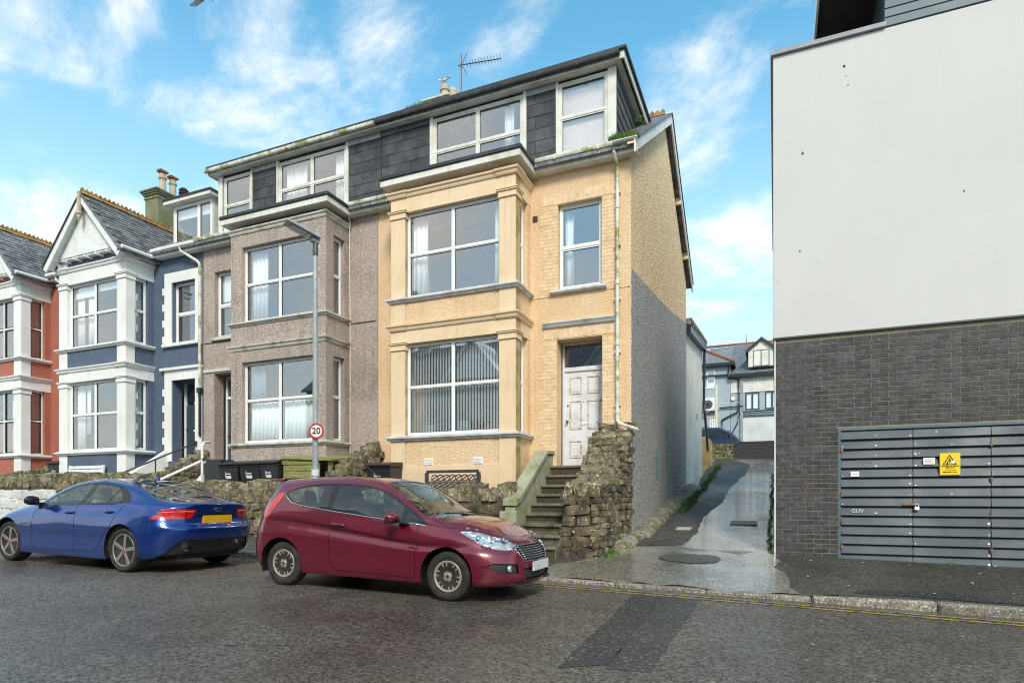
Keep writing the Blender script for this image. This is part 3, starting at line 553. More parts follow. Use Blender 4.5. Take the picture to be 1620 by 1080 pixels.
# ------------------------------------------------------------------ bay
YF, YB = 12.0, 11.16
def bay(root, xl, xr, pil, panel, frieze_m, mould, sill_m, z0, caps=True, plinth=True, winfn=None, side_m=None, backpanel=True, top_to=7.95, cap_m=None, pside=None):
    p = 0.36; side_m = side_m or pil; cap_m = cap_m or mould
    L1, L2 = (2.62, 4.58), (5.57, 7.385)      # window openings
    # corner piers, shaft by storey so that sills run between
    for (a, b) in ((xl, xl + p), (xr - p, xr)):
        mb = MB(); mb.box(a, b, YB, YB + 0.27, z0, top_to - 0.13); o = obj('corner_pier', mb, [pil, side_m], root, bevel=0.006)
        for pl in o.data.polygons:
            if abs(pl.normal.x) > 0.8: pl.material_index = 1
        if caps:
            for zc in (4.44, 7.265):
                c = MB(); e = 0.028
                c.box(a - e*.6, b + e*.6, YB - e*.6, YB + 0.27 + e*.6, zc + 0.02, zc + 0.12); c.box(a - e, b + e, YB - e, YB + 0.27 + e, zc, zc + 0.022); c.box(a - e*1.5, b + e*1.5, YB - e*1.5, YB + 0.27 + e*1.5, zc + 0.12, zc + 0.15); c.box(a - e*2, b + e*2, YB - e*2, YB + 0.27 + e*2, zc + 0.15, zc + 0.172)
                obj('pier_capital', c, cap_m, root, bevel=0.004)
    ins = 0.022 if caps else 0.0
    xi0, xi1 = xl + p, xr - p
    def band(z_a, z_b, m_, off, nm):
        mb = MB(); mb.box(xi0, xi1, YB + off, YB + off + 0.2, z_a, z_b)
        mb.box(xr - off - 0.2, xr - off, YB + 0.27, 12.0, z_a, z_b); mb.box(xl + off, xl + off + 0.2, YB + 0.27, 12.0, z_a, z_b)
        return obj(nm, mb, m_, root)
    if plinth: band(z0, 1.96, pil, 0.002, 'bay_plinth'); band(1.96, 2.51, panel, ins, 'bay_panel')
    else: band(z0, 2.51, panel, ins, 'bay_panel')
    band(4.96, 5.47, panel, ins, 'bay_panel')
    band(4.58, 4.96, frieze_m, 0.006, 'bay_frieze'); band(7.385, top_to - 0.13, frieze_m, 0.006, 'bay_frieze')
    band(top_to - 0.13, top_to, M['blackfelt'] if not caps else panel, 0.09, 'bay_eaves_board') if top_to < 8 else None
    jog = lambda e: [(xl, YF), (xl, YB+.28), (xl-e, YB+.28), (xl-e, YB-e), (xl+p+e, YB-e), (xl+p+e, YB), (xr-p-e, YB), (xr-p-e, YB-e), (xr+e, YB-e), (xr+e, YB+.28), (xr, YB+.28), (xr, YF)] if caps else [(xl, YF), (xl, YB), (xr, YB), (xr, YF)]
    # travel left to right with outward on the right-hand side means going xl rear -> front -> right rear
    for zc, mm in ((2.50, sill_m), (5.46, sill_m)):
        mb = MB(); sweep(mb, jog(0.02), [(-0.05, zc), (0.02, zc), (0.035, zc+.035), (0.07, zc+.05), (0.07, zc+.085), (0.0, zc+.11), (-0.05, zc+.11)]); obj('sill_moulding', mb, mm, root)
    for zc in (4.86, top_to - 0.25):
        mb = MB(); sweep(mb, jog(0.02), [(-0.02, zc), (0.015, zc), (0.03, zc+.03), (0.035, zc+.06), (0.065, zc+.085), (0.07, zc+.12), (-0.02, zc+.125)]); obj('cornice_moulding', mb, mould, root)
    # side walls behind the side windows
    for sx, xx in ((1, xr), (-1, xl)):
        a, b = (xx - 0.2, xx - 0.012) if sx > 0 else (xx + 0.012, xx + 0.2)
        for lo, hi in (L1, L2):
            mb = MB(); mb.box(a, b, 11.83, 12.0, lo, hi); obj('bay_return', mb, pside or panel, root)
    if winfn: winfn(root, xi0, xi1, L1, L2, xl, xr)
def winset(curts1, curts2, side_c=(), two_pane_side=True, fm=None, sash_m=None, mull=True, pane=None):
    def fn(root, a, b, L1, L2, xl, xr):
        for (lo, hi), cs, tr in ((L1, curts1, 1.03), (L2, curts2, 0.92)):
            w_ = b - a; h = hi - lo - 0.01
            window(root, (a, YB + 0.11, lo), UX, -UY, w_, h, mull=[w_ / 2] if mull is True else mull, trans=[tr], curt=cs(w_, h), m_=fm, sash_m=sash_m, sash=0.016 if not sash_m else 0.03, pane_m=pane)
            window(root, (xr - 0.10, 11.44, lo), UY, UX, 0.38, h, trans=[tr], curt=[('col', 0.02, 0.36, 0.02, h - 0.02) + tuple(side_c)] if side_c else [], m_=fm, sash_m=sash_m, sash=0.02, pane_m=pane)
            window(root, (xl + 0.10, 11.82, lo), -UY, -UX, 0.38, h, trans=[tr], m_=fm, sash_m=sash_m, sash=0.02, pane_m=pane)
    return fn
def interior(root, x0, x1, floors, yb=15.2, bays=()):
    mb = MB()
    mb.box(x0 + 0.1, x1 - 0.1, yb, yb + 0.1, floors[0], floors[-1])
    for z in floors: mb.box(x0 + 0.15, x1 - 0.15, 12.32, yb, z - 0.12, z)
    mb.box(x0 + 0.12, x0 + 0.2, 12.32, yb, floors[0], floors[-1]); mb.box(x1 - 0.2, x1 - 0.12, 12.32, yb, floors[0], floors[-1])
    for (xa, xb) in bays:
        for z in (2.40, 5.2, 7.9): mb.box(xa + 0.25, xb - 0.25, 11.4, 12.4, z - 0.1, z)
    obj('interior_wall', mb, M['room'], root)
def gutter(root, x0, x1, y, z, m_, name='gutter', r=0.055):
    mb = MB(); pr_ = [(-r, 0.03), (-r, -0.01), (-r*.75, -r*.8), (0, -r), (r*.75, -r*.8), (r, -0.01), (r, 0.03)]
    mb.prism(pr_, lambda p, q, t: (t, y + p, z + q), x0, x1)
    for k in range(int((x1 - x0) / 0.9)): mb.box(x0 + 0.4 + k * 0.9, x0 + 0.43 + k * 0.9, y - r - 0.006, y + r, z - r - 0.006, z + 0.036)
    return obj(name, mb, m_, root)
def ridge_tiles(parent, p0, p1, m_, step=0.3, crest=True):
    p0, p1 = Vector(p0), Vector(p1); d = (p1 - p0); n = int(d.length / step); d.normalize()
    mb = MB(); h = 0.11
    for k in range(7):
        pass
    mb.prism([(-0.13, -0.09), (0, 0.03), (0.13, -0.09), (0.11, -0.11), (0, 0.0), (-0.11, -0.11)], lambda p, q, t: (t, p, q), 0.005, step - 0.005)
    if crest: mb.prism([(0.0, 0.0), (0.0, 0.06), (step*.2, 0.125), (step*.33, 0.115), (step*.5, 0.05), (step*.7, 0.125), (step*.83, 0.115), (step-.005, 0.06), (step-.005, 0.0)], lambda p, q, t: (p, t, q), -0.018, 0.018)
    me = mb.mesh('ridge_tile', m_, bevel=0.006); ang = math.atan2(d.y, d.x)
    for i in range(n):
        q = p0 + d * (i * step); inst('ridge_tile', me, parent, q, (random.uniform(-.02, .02), random.uniform(-.02, .02), ang), (1, 1, random.uniform(0.9, 1.08)))
def roof_slates(parent, origin, along, up, length, height, m_, w_=0.28, g=0.19, clip=None, name='roof_slates', maxparts=0):
    """slates on a roof plane; clip(a,b)->keep. Real pieces: the first maxparts as parts, the rest joined"""
    origin, along, up = Vector(origin), Vector(along).normalized(), Vector(up).normalized(); nrm = along.cross(up)
    if nrm.z < 0: nrm = -nrm
    mb = MB(); cnt = 0
    for r in range(int(height / g)):
        for k in range(-1, int(length / w_) + 1):
            a0 = k * w_ + (w_ / 2 if r % 2 else 0); b0 = r * g
            if clip and not clip(a0 + w_ / 2, b0 + g / 2): continue
            if a0 < 0 or a0 + w_ > length + 0.15: continue
            j = random.uniform(0, 0.012); jl = random.uniform(-0.012, 0.008)
            P = lambda a, b, c: origin + along * a + up * b + nrm * c
            vs = [P(a0+.003, b0+jl, 0.018+j), P(a0+w_-.003, b0+jl, 0.018+j), P(a0+w_-.003, b0+g+.02, 0.004), P(a0+.003, b0+g+.02, 0.004), P(a0+.003, b0+jl, 0.006+j), P(a0+w_-.003, b0+jl, 0.006+j), P(a0+w_-.003, b0+g+.02, -0.004), P(a0+.003, b0+g+.02, -0.004)]
            if cnt < maxparts:
                s = MB(); s.add(vs, [(0,1,2,3), (0,4,5,1), (1,5,6,2), (0,3,7,4)]); obj('slate', s, m_, parent)
            else: mb.add(vs, [(0,1,2,3), (0,4,5,1), (1,5,6,2), (0,3,7,4)])
            cnt += 1
    if mb.f: o = obj(name, mb, m_, parent); o['kind'] = 'stuff'
def brick_quoin(root, x_in, sgn, z0, z1, y, m_):
    """painted brick jamb: three-course blocks, alternately one and one and a half bricks wide"""
    z = z0; blk = 0
    while z < z1 - 0.03:
        wd = 0.30 if blk % 2 else 0.40
        for c in range(3):
            zz = z + c * 0.075
            if zz > z1 - 0.05: break
            cuts = [0, 0.225, wd] if (c % 2) else [0, 0.11, 0.335, wd] if wd > 0.34 else [0, 0.11, wd]
            for a, b in zip(cuts, cuts[1:]):
                if b - a < 0.03: continue
                xa, xb = (x_in - b, x_in - a) if sgn < 0 else (x_in + a, x_in + b)
                s = MB(); pr_ = random.uniform(0.005, 0.008); s.box(xa + .0015, xb - .0015, y - pr_, y + 0.01, zz + .0015, zz + .0735); obj('brick', s, m_, root, bevel=0.003)
        z += 0.225; blk += 1
def pot(mb_list, x, y, z, h, r, style):
    if style == 'tall': pr_ = [(r*1.15, 0), (r*1.1, h*.06), (r*.85, h*.1), (r*.72, h*.7), (r*.95, h*.74), (r*.98, h*.82), (r*.7, h*.86), (r*.74, h*.98), (r*.6, h), (r*.5, h*.9)]
    elif style == 'squat': pr_ = [(r, 0), (r*.95, h*.1), (r*.8, h*.2), (r*.8, h*.6), (r*1.1, h*.66), (r*1.1, h*.85), (r*.8, h), (r*.6, h*.9)]
    else: pr_ = [(r, 0), (r*.9, h*.4), (r*1.25, h*.5), (r*.85, h*.58), (r*1.2, h*.68), (r*.85, h*.76), (r*1.15, h*.86), (r*.6, h)]
    m = MB(); m.lathe(pr_, (x, y, z), 'z', 14); return m
def chimney(label, cx, cy, wx, wy, zb, zt, pots, m_):
    t = thing('chimney_stack', label, 'chimney', (cx, cy, zb))
    mb = MB(); mb.box(cx-wx/2, cx+wx/2, cy-wy/2, cy+wy/2, zb, zt - 0.18)
    mb.box(cx-wx/2-.03, cx+wx/2+.03, cy-wy/2-.03, cy+wy/2+.03, zt-.30, zt-.22)
    obj('stack', mb, m_, t, bevel=0.01)
    c = MB(); 
    for i, e in enumerate((0.05, 0.09, 0.13)): c.box(cx-wx/2-e, cx+wx/2+e, cy-wy/2-e, cy+wy/2+e, zt-.18+i*.06, zt-.12+i*.06)
    obj('chimney_cap', c, m_, t, bevel=0.008)
    for (px, py, h, r, st, mm, hood) in pots:
        p_ = obj('chimney_pot', pot(None, px, py, zt, h, r, st), mm, t, smooth=False)
        if hood:
            q = MB(); q.box(px-r*.95, px+r*.95, py-r*.95, py+r*.95, zt+h+.03, zt+h+.07); q.box(px-r*.6, px+r*.6, py-r*.6, py+r*.6, zt+h-.01, zt+h+.03); q.box(px-r*.8, px+r*.8, py-r*1.1, py+r*1.1, zt+h+.07, zt+h+.10); obj('pot_hood', q, M['potred'], p_)
    return t
def pitched_roof(root, x0, x1, y0, y1, ze, zr, m_, name='roof', th=0.10):
    ym = (y0 + y1) / 2; mb = MB()
    mb.prism([(y0, ze), (ym, zr), (y1, ze), (y1, ze - th), (ym, zr - th), (y0, ze - th)], lambda p, q, t: (t, p, q), x0, x1)
    return obj(name, mb, m_, root)

# ================================================================== yellow end house
Yh = thing('end_house', 'tall cream end-of-terrace house with pebble-dashed grey lower gable and worn white door', 'house', (-5.6, 14, 0.4))
mb = MB(); wall(mb, (-8.565, YF, 0.3), UX, UY, 5.965, 7.85, 0.3, [(0.93+.3, 3.86-.3, 2.3, 4.3), (0.93+.3, 3.86-.3, 5.2, 7.1), (4.445, 5.375, 5.27, 7.02), (4.425, 5.385, 1.64, 4.24)]); obj('front_wall', mb, M['render'], Yh)
gp = [(12.302, 0.2), (20.1, 0.8), (20.1, 8.05), (16.1, 10.85), (12.302, 8.25), (12.302, 8.05)]
mb = MB(); mb.prism(gp, lambda p, q, t: (t, p, q), -2.6, -2.85); obj('gable_wall', mb, M['gable'], Yh)
mb = MB(); mb.prism([(12.006, 0.1), (20.09, 0.9), (20.09, 6.84), (16.87, 6.31), (14.12, 6.01), (12.006, 5.78)], lambda p, q, t: (t, p, q), -2.599, -2.588); obj('pebble_dashed_skirt', mb, M['greydash'], Yh)
mb = MB(); mb.box(-8.56, -2.86, 20.0, 20.1, 0.5, 8.05); obj('rear_wall', mb, M['render'], Yh)
pitched_roof(Yh, -8.56, -2.47, 11.72, 20.48, 8.14, 11.12, M['slate'])
roof_slates(Yh, (-3.3, 11.74, 8.17), (1, 0, 0), (0, 4.38, 2.98), 0.82, 5.3, M['slate'], 0.28, 0.2, maxparts=60)
# verge boards of the gable
for (ya, za, yb_, zb) in ((11.66, 8.12, 16.1, 11.13), (16.1, 11.13, 20.5, 8.15)):
    mb = MB(); mb.prism([(ya, za), (yb_, zb), (yb_, zb - 0.24), (ya, za - 0.24)], lambda p, q, t: (t, p, q), -2.47, -2.435); obj('bargeboard', mb, M['oldwhite'], Yh)
    mb = MB(); mb.prism([(ya, za - .03), (yb_, zb - .03), (yb_, zb - 0.07), (ya, za - 0.07)], lambda p, q, t: (t, p, q), -2.6, -2.47); obj('verge_soffit', mb, M['cream'], Yh)
    mb = MB(); mb.prism([(ya, za + .045), (yb_, zb + .045), (yb_, zb), (ya, za)], lambda p, q, t: (t, p, q), -2.9, -2.41); obj('verge_slates', mb, M['blackfelt'] if ya > 15 else M['slate'], Yh)
ridge_tiles(Yh, (-3.95, 16.1, 11.2), (-2.42, 16.1, 11.2), M['ridge'], 0.27)
for py_ in (17.9, 19.4):
    mb = MB(); zz = 11.13 - (py_ - 16.1) * 0.677; mb.box(-2.62, -2.44, py_ - 0.06, py_ + 0.06, zz - 0.30, zz - 0.12); obj('purlin_end', mb, M['cream'], Yh)
# front eaves right of the bay
mb = MB(); mb.box(-4.56, -2.44, 11.80, 11.83, 7.97, 8.14); mb.box(-4.56, -2.44, 11.83, 12.0, 7.97, 7.99); obj('fascia_board', mb, M['oldwhite'], Yh)
mb = MB(); mb.box(-8.56, -7.76, 11.80, 11.83, 7.97, 8.14); mb.box(-8.56, -7.76, 11.83, 12.0, 7.97, 7.99); obj('fascia_board', mb, M['oldwhite'], Yh)
gutter(Yh, -4.5, -2.42, 11.74, 8.17, M['mossgutter']); gutter(Yh, -8.56, -7.8, 11.74, 8.17, M['mossgutter'])
# downpipe
mb = MB(); mb.tube([(-2.9, 11.74, 8.14), (-2.88, 11.76, 8.02), (-2.86, 11.93, 7.82), (-2.86, 11.94, 7.7), (-2.86, 11.94, 2.82), (-2.80, 11.90, 2.74), (-2.42, 11.82, 2.60)], 0.036, 10)
for zz in (7.0, 5.5, 4.3, 2.95): mb.lathe([(0.05, 0), (0.05, 0.05)], (-2.86, 11.94, zz), 'z', 10)
for i in range(5): mb.box(-2.92, -2.80, 11.93, 12.0, 7.3 - i * 1.05, 7.33 - i * 1.05)
obj('downpipe', mb, M['mossgutter'], Yh, smooth=False)
# bay
def c_lo(w_, h): return [('slats', 0.05, w_ - 0.06, 0.06, h - 0.06, 30)]
def c_up(w_, h): return [('col', 0.06, 0.42, 0.06, h - 0.06), ('col', w_ - 0.20, w_ - 0.06, 0.06, h - 0.06)]
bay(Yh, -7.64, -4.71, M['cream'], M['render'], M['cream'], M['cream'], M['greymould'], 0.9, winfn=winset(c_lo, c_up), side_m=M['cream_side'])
for xa in (-6.82, -5.66):
    v = MB(); v.box(xa, xa + 0.22, YB + 0.008, YB + 0.03, 1.97, 2.11)
    for k in range(4): v.box(xa + .015, xa + .205, YB - 0.002, YB + 0.01, 1.985 + k * .032, 2.0 + k * .032)
    obj('air_brick', v, M['white'], Yh)
mb = MB(); mb.box(-7.80, -4.55, 11.0, 12.10, 7.95, 8.075); obj('bay_fascia', mb, M['oldwhite'], Yh)
mb = MB(); mb.box(-7.83, -4.52, 10.97, 12.12, 8.077, 8.16); obj('bay_roof_edge', mb, M['blackfelt'], Yh, bevel=0.012)
# facade window, sill, quoins
window(Yh, (-4.11, YF + 0.10, 5.58), UX, -UY, 0.91, 1.74, trans=[0.86], curt=[('col', 0.07, 0.26, 0.08, 1.66), ('col', 0.80, 0.88, 0.08, 1.66)], sash=0.032)
mb = MB(); mb.prism([(11.90, 5.50), (11.90, 5.535), (11.93, 5.555), (12.12, 5.58), (12.12, 5.48), (11.95, 5.47)], lambda p, q, t: (t, p, q), -4.27, -3.08); obj('window_sill', mb, M['greymould'], Yh)
brick_quoin(Yh, -4.12, -1, 5.58, 7.3, YF, M['paintbrick']); brick_quoin(Yh, -3.19, 1, 5.58, 7.3, YF, M['paintbrick'])
brick_quoin(Yh, -4.14, -1, 1.94, 4.5, YF, M['paintbrick']); brick_quoin(Yh, -3.18, 1, 1.94, 4.5, YF, M['paintbrick'])
for (xa, xb, za, zb) in ((-4.45, -2.9, 7.33, 7.56), (-4.42, -2.92, 4.56, 4.78)):
    n = 14
    for k in range(n):
        a = xa + (xb - xa) * k / n; b = xa + (xb - xa) * (k + 1) / n; s = MB(); s.box(a + .001, b - .001, YF - 0.008, YF + 0.01, za, zb); obj('brick', s, M['paintbrick'], Yh, bevel=0.002)
mb = MB(); mb.prism([(11.99, 4.78), (11.95, 4.80), (11.92, 4.85), (11.90, 4.87), (11.90, 4.895), (12.01, 4.91)], lambda p, q, t: (t, p, q), -4.42, -2.92); obj('hood_mould', mb, M['greymould'], Yh)
mb = MB(); mb.box(-4.68, -2.61, 11.988, 12.0, 5.44, 5.462); obj('string_line', mb, M['render'], Yh)
mb = MB(); mb.box(-4.66, -4.56, 11.975, 12.0, 7.06, 7.17); obj('wall_vent', mb, M['potdark'], Yh)
# door
fx0, fx1 = -4.14, -3.18
mb = MB(); yy = 12.36
for q in ((fx0, fx0 + .045, 1.94, 4.56), (fx1 - .045, fx1, 1.94, 4.56), (fx0 + .045, fx1 - .045, 4.50, 4.56), (fx0 + .045, fx1 - .045, 3.94, 4.03)): mb.box(q[0], q[1], yy, yy + 0.09, q[2], q[3])
fo = obj('door_frame', mb, M['doorwhite'], Yh, bevel=0.004)
g = MB(); g.box(fx0 + .045, fx1 - .045, yy + .03, yy + .036, 4.03, 4.50); obj('fanlight_pane', g, M['panedark'], fo)
dw = fx1 - fx0 - 0.09
pn = [(0.11, 0.37, 0.16, 0.52), (0.50, 0.76, 0.16, 0.52), (0.11, 0.37, 0.76, 1.36), (0.50, 0.76, 0.76, 1.36), (0.11, 0.37, 1.50, 1.86), (0.50, 0.76, 1.50, 1.86)]
panel_door(Yh, fx0 + .045, fx1 - .045, 1.96, 3.94, yy + 0.03, M['doorwhite'], pn, flake=M['doorflake'])
mb = MB(); mb.box(-4.165, -4.14, 12.12, 12.20, 3.02, 3.28); obj('entry_buzzer', mb, M['galv'], Yh)
interior(Yh, -8.56, -2.6, [1.7, 5.0, 8.1], bays=[(-7.64, -4.71)])
# ------------------------------------------------------------------ box dormer shared by the two houses (each house has its half)
def dormer_half(root, x0, x1, wins, posts, slatebits, end=None):
    mb = MB(); mb.box(x0, x1, 12.13, 14.6, 8.18, 9.93) if False else None
    # carcass with openings
    holes = [(a - x0, b - x0, za - 8.2, zb - 8.2) for a, b, za, zb, *_ in wins]
    mb = MB(); wall(mb, (x0, 12.13, 8.2), UX, UY, x1 - x0, 1.75, 0.12, holes); obj('dormer_wall', mb, M['dark'] if False else M['blackfelt'], root)
    mb = MB(); mb.box(x0, x1, 14.3, 14.4, 8.2, 9.95); mb.box(x0, x1, 12.3, 14.3, 8.2, 8.25); obj('dormer_room', mb, M['room'], root)
    mb = MB(); mb.box(x0 - (0.12 if end == 'l' else 0), x1 + (0.12 if end == 'r' else 0), 11.98, 14.62, 9.94, 10.0); obj('dormer_soffit', mb, M['oldwhite'], root)
    e0, e1 = x0 - (0.18 if end == 'l' else 0), x1 + (0.20 if end == 'r' else 0)
    mb = MB(); mb.box(e0, e1, 11.93, 11.96, 9.93, 10.08)
    if end == 'r': mb.box(e1 - 0.03, e1, 11.96, 14.65, 9.93, 10.08)
    if end == 'l': mb.box(e0, e0 + 0.03, 11.96, 14.65, 9.93, 10.08)
    obj('dormer_fascia', mb, M['oldwhite'], root)
    mb = MB(); mb.box(e0 - (.03 if end == 'l' else 0), e1 + (.05 if end == 'r' else 0), 11.88, 14.7, 10.082, 10.15); obj('dormer_roof', mb, M['blackfelt'], root, bevel=0.01)
    for (a, b, za, zb, mull, tr, cu, sashes) in wins:
        window(root, (a, 12.11, za), UX, -UY, b - a, zb - za, mull=mull, trans=tr, curt=cu, fr_=0.05, sash=0.028, m_=M['oldwhite'])
    for (a, b) in posts:
        mb = MB(); mb.box(a, b, 12.085, 12.13, 8.22, 9.93); obj('dormer_post', mb, M['oldwhite'], root)
    for (a, b, z_a) in slatebits:
        slates(root, a, b, z_a, 9.82, 12.13, M['slatehang']); f = MB(); f.box(a, b, 12.095, 12.12, 9.80, 9.93); obj('lead_flashing', f, M['lead'] if b - a < 1.2 else M['slatehang'], root)
cw = [('col', 1.60, 1.86, 0.06, 1.1), ]
dormer_half(Yh, -8.565, -2.92,
    [(-7.14, -4.93, 8.62, 9.88, [1.12], [[0.50], [0.50]], [('col', 1.70, 1.93, 0.06, 1.16)], 0), (-4.14, -3.09, 8.40, 9.88, [], [0.75], [('board', 0.04, 1.01, 0.04, 0.74, M['pinkboard']), ('board', 0.04, 1.01, 0.77, 1.34, M['pinkboard'])], 0)],
    [(-3.09, -2.92), (-7.22, -7.14), (-4.93, -4.86), (-4.19, -4.14)], [(-8.56, -7.22, 8.30), (-4.86, -4.19, 8.30), (-7.22, -4.86, 8.30)][:2], end='r')
gutter(Yh, -8.56, -2.8, 11.87, 10.02, M['blackfelt'], r=0.05)
# slate-hung cheek of the dormer: slates stand on the roof slope
mb = MB(); mb.prism([(12.13, 8.2), (12.13, 9.95), (14.6, 9.95), (14.6, 9.9)], lambda p, q, t: (t, p, q), -2.94, -2.92); obj('dormer_cheek', mb, M['slatehang2'], Yh)
for r_ in range(7):
    z = 8.25 + r_ * 0.25
    y = 12.15 - (0.19 if r_ % 2 else 0)
    while y < 14.5:
        a, b = max(y, 12.15), y + 0.38
        if (a - 11.72) * 0.68 + 8.14 < z + 0.2 and b - a > 0.05:
            s = MB(); zt = min(z + 0.26, 9.93); s.hull8([(-2.905, a+.003, z), (-2.897, a+.003, z), (-2.897, b-.003, z), (-2.905, b-.003, z), (-2.92, a+.003, zt), (-2.914, a+.003, zt), (-2.914, b-.003, zt), (-2.92, b-.003, zt)]); obj('slate', s, M['slatehang2'], Yh)
        y += 0.38

# ================================================================== brown pebble-dashed house
Bh = thing('terrace_house', 'brown pebble-dashed house with white window frames between the cream house and the blue house', 'house', (-11.4, 14, 0.6))
bx0, bx1 = -14.26, -8.575
mb = MB(); wall(mb, (bx0, YF, 0.4), UX, UY, bx1 - bx0, 7.75, 0.3, [(bx0*-1-12.03, bx0*-1-9.7, 2.2, 4.2), (bx0*-1-12.03, bx0*-1-9.7, 5.1, 7.0), (0.42, 1.34, 5.17, 6.94), (0.40, 1.32, 1.65, 4.22)]); obj('front_wall', mb, M['dash'], Bh)
mb = MB(); mb.box(bx0, bx1, 20.0, 20.1, 0.5, 8.05); obj('rear_wall', mb, M['dash'], Bh)
pitched_roof(Bh, bx0, bx1, 11.72, 20.48, 8.14, 11.12, M['slate']); ridge_tiles(Bh, (-14.26, 16.1, 11.2), (-8.8, 16.1, 11.2), M['ridge'], 0.3)
def cb_lo(w_, h): return [('col', 0.06, w_ / 2 - 0.02, 0.06, 1.0), ('col', w_ / 2 + 0.02, w_ - 0.06, 0.06, 1.0), ('col', 0.06, 0.5, 1.0, h - 0.1, M['bluecurtain'])]
def cb_up(w_, h): return [('col', 0.06, 0.6, 0.06, h - 0.06)]
bay(Bh, -12.33, -9.40, M['dash'], M['dash'], M['dash'], M['mould'], M['mould'], 0.9, caps=False, plinth=False, winfn=winset(cb_lo, cb_up, side_c=(M['bluecurtain'],)))
mb = MB(); mb.box(-12.50, -9.23, 11.0, 12.10, 7.95, 8.075); obj('bay_fascia', mb, M['oldwhite'], Bh)
mb = MB(); mb.box(-12.53, -9.20, 10.97, 12.12, 8.077, 8.16); obj('bay_roof_edge', mb, M['blackfelt'], Bh, bevel=0.012)
for a, b in ((-9.25, -8.575), (-14.26, -12.48)):
    mb = MB(); mb.box(a, b, 11.80, 11.83, 7.97, 8.14); mb.box(a, b, 11.83, 12.0, 7.97, 7.99); obj('fascia_board', mb, M['oldwhite'], Bh); gutter(Bh, a, b, 11.74, 8.17, M['mossgutter'])
window(Bh, (bx0 + 0.42, YF + 0.12, 5.58), UX, -UY, 0.92, 1.76, trans=[0.87], sash=0.032, curt=[('board', 0.06, 0.86, 1.0, 1.7, M['curtain'])])
mb = MB(); mb.box(bx0 + 0.34, bx0 + 1.42, 11.93, 12.12, 5.49, 5.57); obj('window_sill', mb, M['mould'], Bh)
mb = MB(); mb.box(bx0 + 0.02, -12.33, 11.97, 12.0, 4.66, 4.74); obj('string_mould', mb, M['mould'], Bh)
mb = MB(); mb.box(-9.40, bx1 - 0.01, 11.985, 12.0, 5.44, 5.46); mb.box(bx0 + .01, -12.35, 11.985, 12.0, 5.44, 5.46); obj('string_line', mb, M['mortar'], Bh)
mb = MB(); a, b = bx0 + 0.40, bx0 + 1.32
for q in ((a, a + .05, 2.05, 4.6), (b - .05, b, 2.05, 4.6), (a + .05, b - .05, 4.54, 4.6), (a + .05, b - .05, 3.98, 4.05)): mb.box(q[0], q[1], 12.38, 12.46, q[2], q[3])
fo = obj('door_frame', mb, M['upvc'], Bh); g = MB(); g.box(a + .05, b - .05, 12.41, 12.418, 4.05, 4.54); obj('fanlight_pane', g, M['panedark'], fo)
panel_door(Bh, a + .05, b - .05, 2.05, 3.98, 12.41, M['navy'], [(0.1, 0.36, 0.2, 0.7), (0.46, 0.72, 0.2, 0.7), (0.1, 0.36, 1.1, 1.75), (0.46, 0.72, 1.1, 1.75)])
mb = MB(); mb.tube([(-9.36, 11.96, 7.75), (-9.35, 11.97, 5.0), (-9.35, 11.97, 1.6)], 0.012, 6); mb.tube([(-9.3, 11.85, 7.95), (-9.32, 11.93, 7.82), (-9.36, 11.96, 7.7)], 0.02, 6); obj('cable', mb, M['oldwhite'], Bh)
mb = MB(); mb.box(bx1 - 0.05, bx1, 11.985, 12.0, 1.5, 7.95); obj('party_strip', mb, M['dash'], Bh)
interior(Bh, bx0, bx1, [1.7, 5.0, 8.1], bays=[(-12.33, -9.4)])
dormer_half(Bh, -13.84, -8.575,
    [(-11.7, -9.58, 8.40, 9.86, [1.06], [[0.74], [0.74]], [('col', 0.12, 0.80, 0.06, 1.38), ('col', 1.66, 1.98, 0.06, 1.38)], 0), (-13.62, -12.65, 8.40, 9.86, [], [0.70], [], 0)],
    [(-13.80, -13.66), (-11.77, -11.7), (-9.58, -9.51), (-12.65, -12.61)], [(-9.51, -8.575, 8.30), (-12.61, -11.77, 8.30)], end='l')
gutter(Bh, -14.05, -8.575, 11.87, 10.02, M['mossgutter'], r=0.05)
mb = MB(); mb.prism([(12.13, 8.2), (12.13, 9.95), (14.6, 9.95)], lambda p, q, t: (t, p, q), -13.86, -13.84); obj('dormer_cheek', mb, M['oldwhite'], Bh)

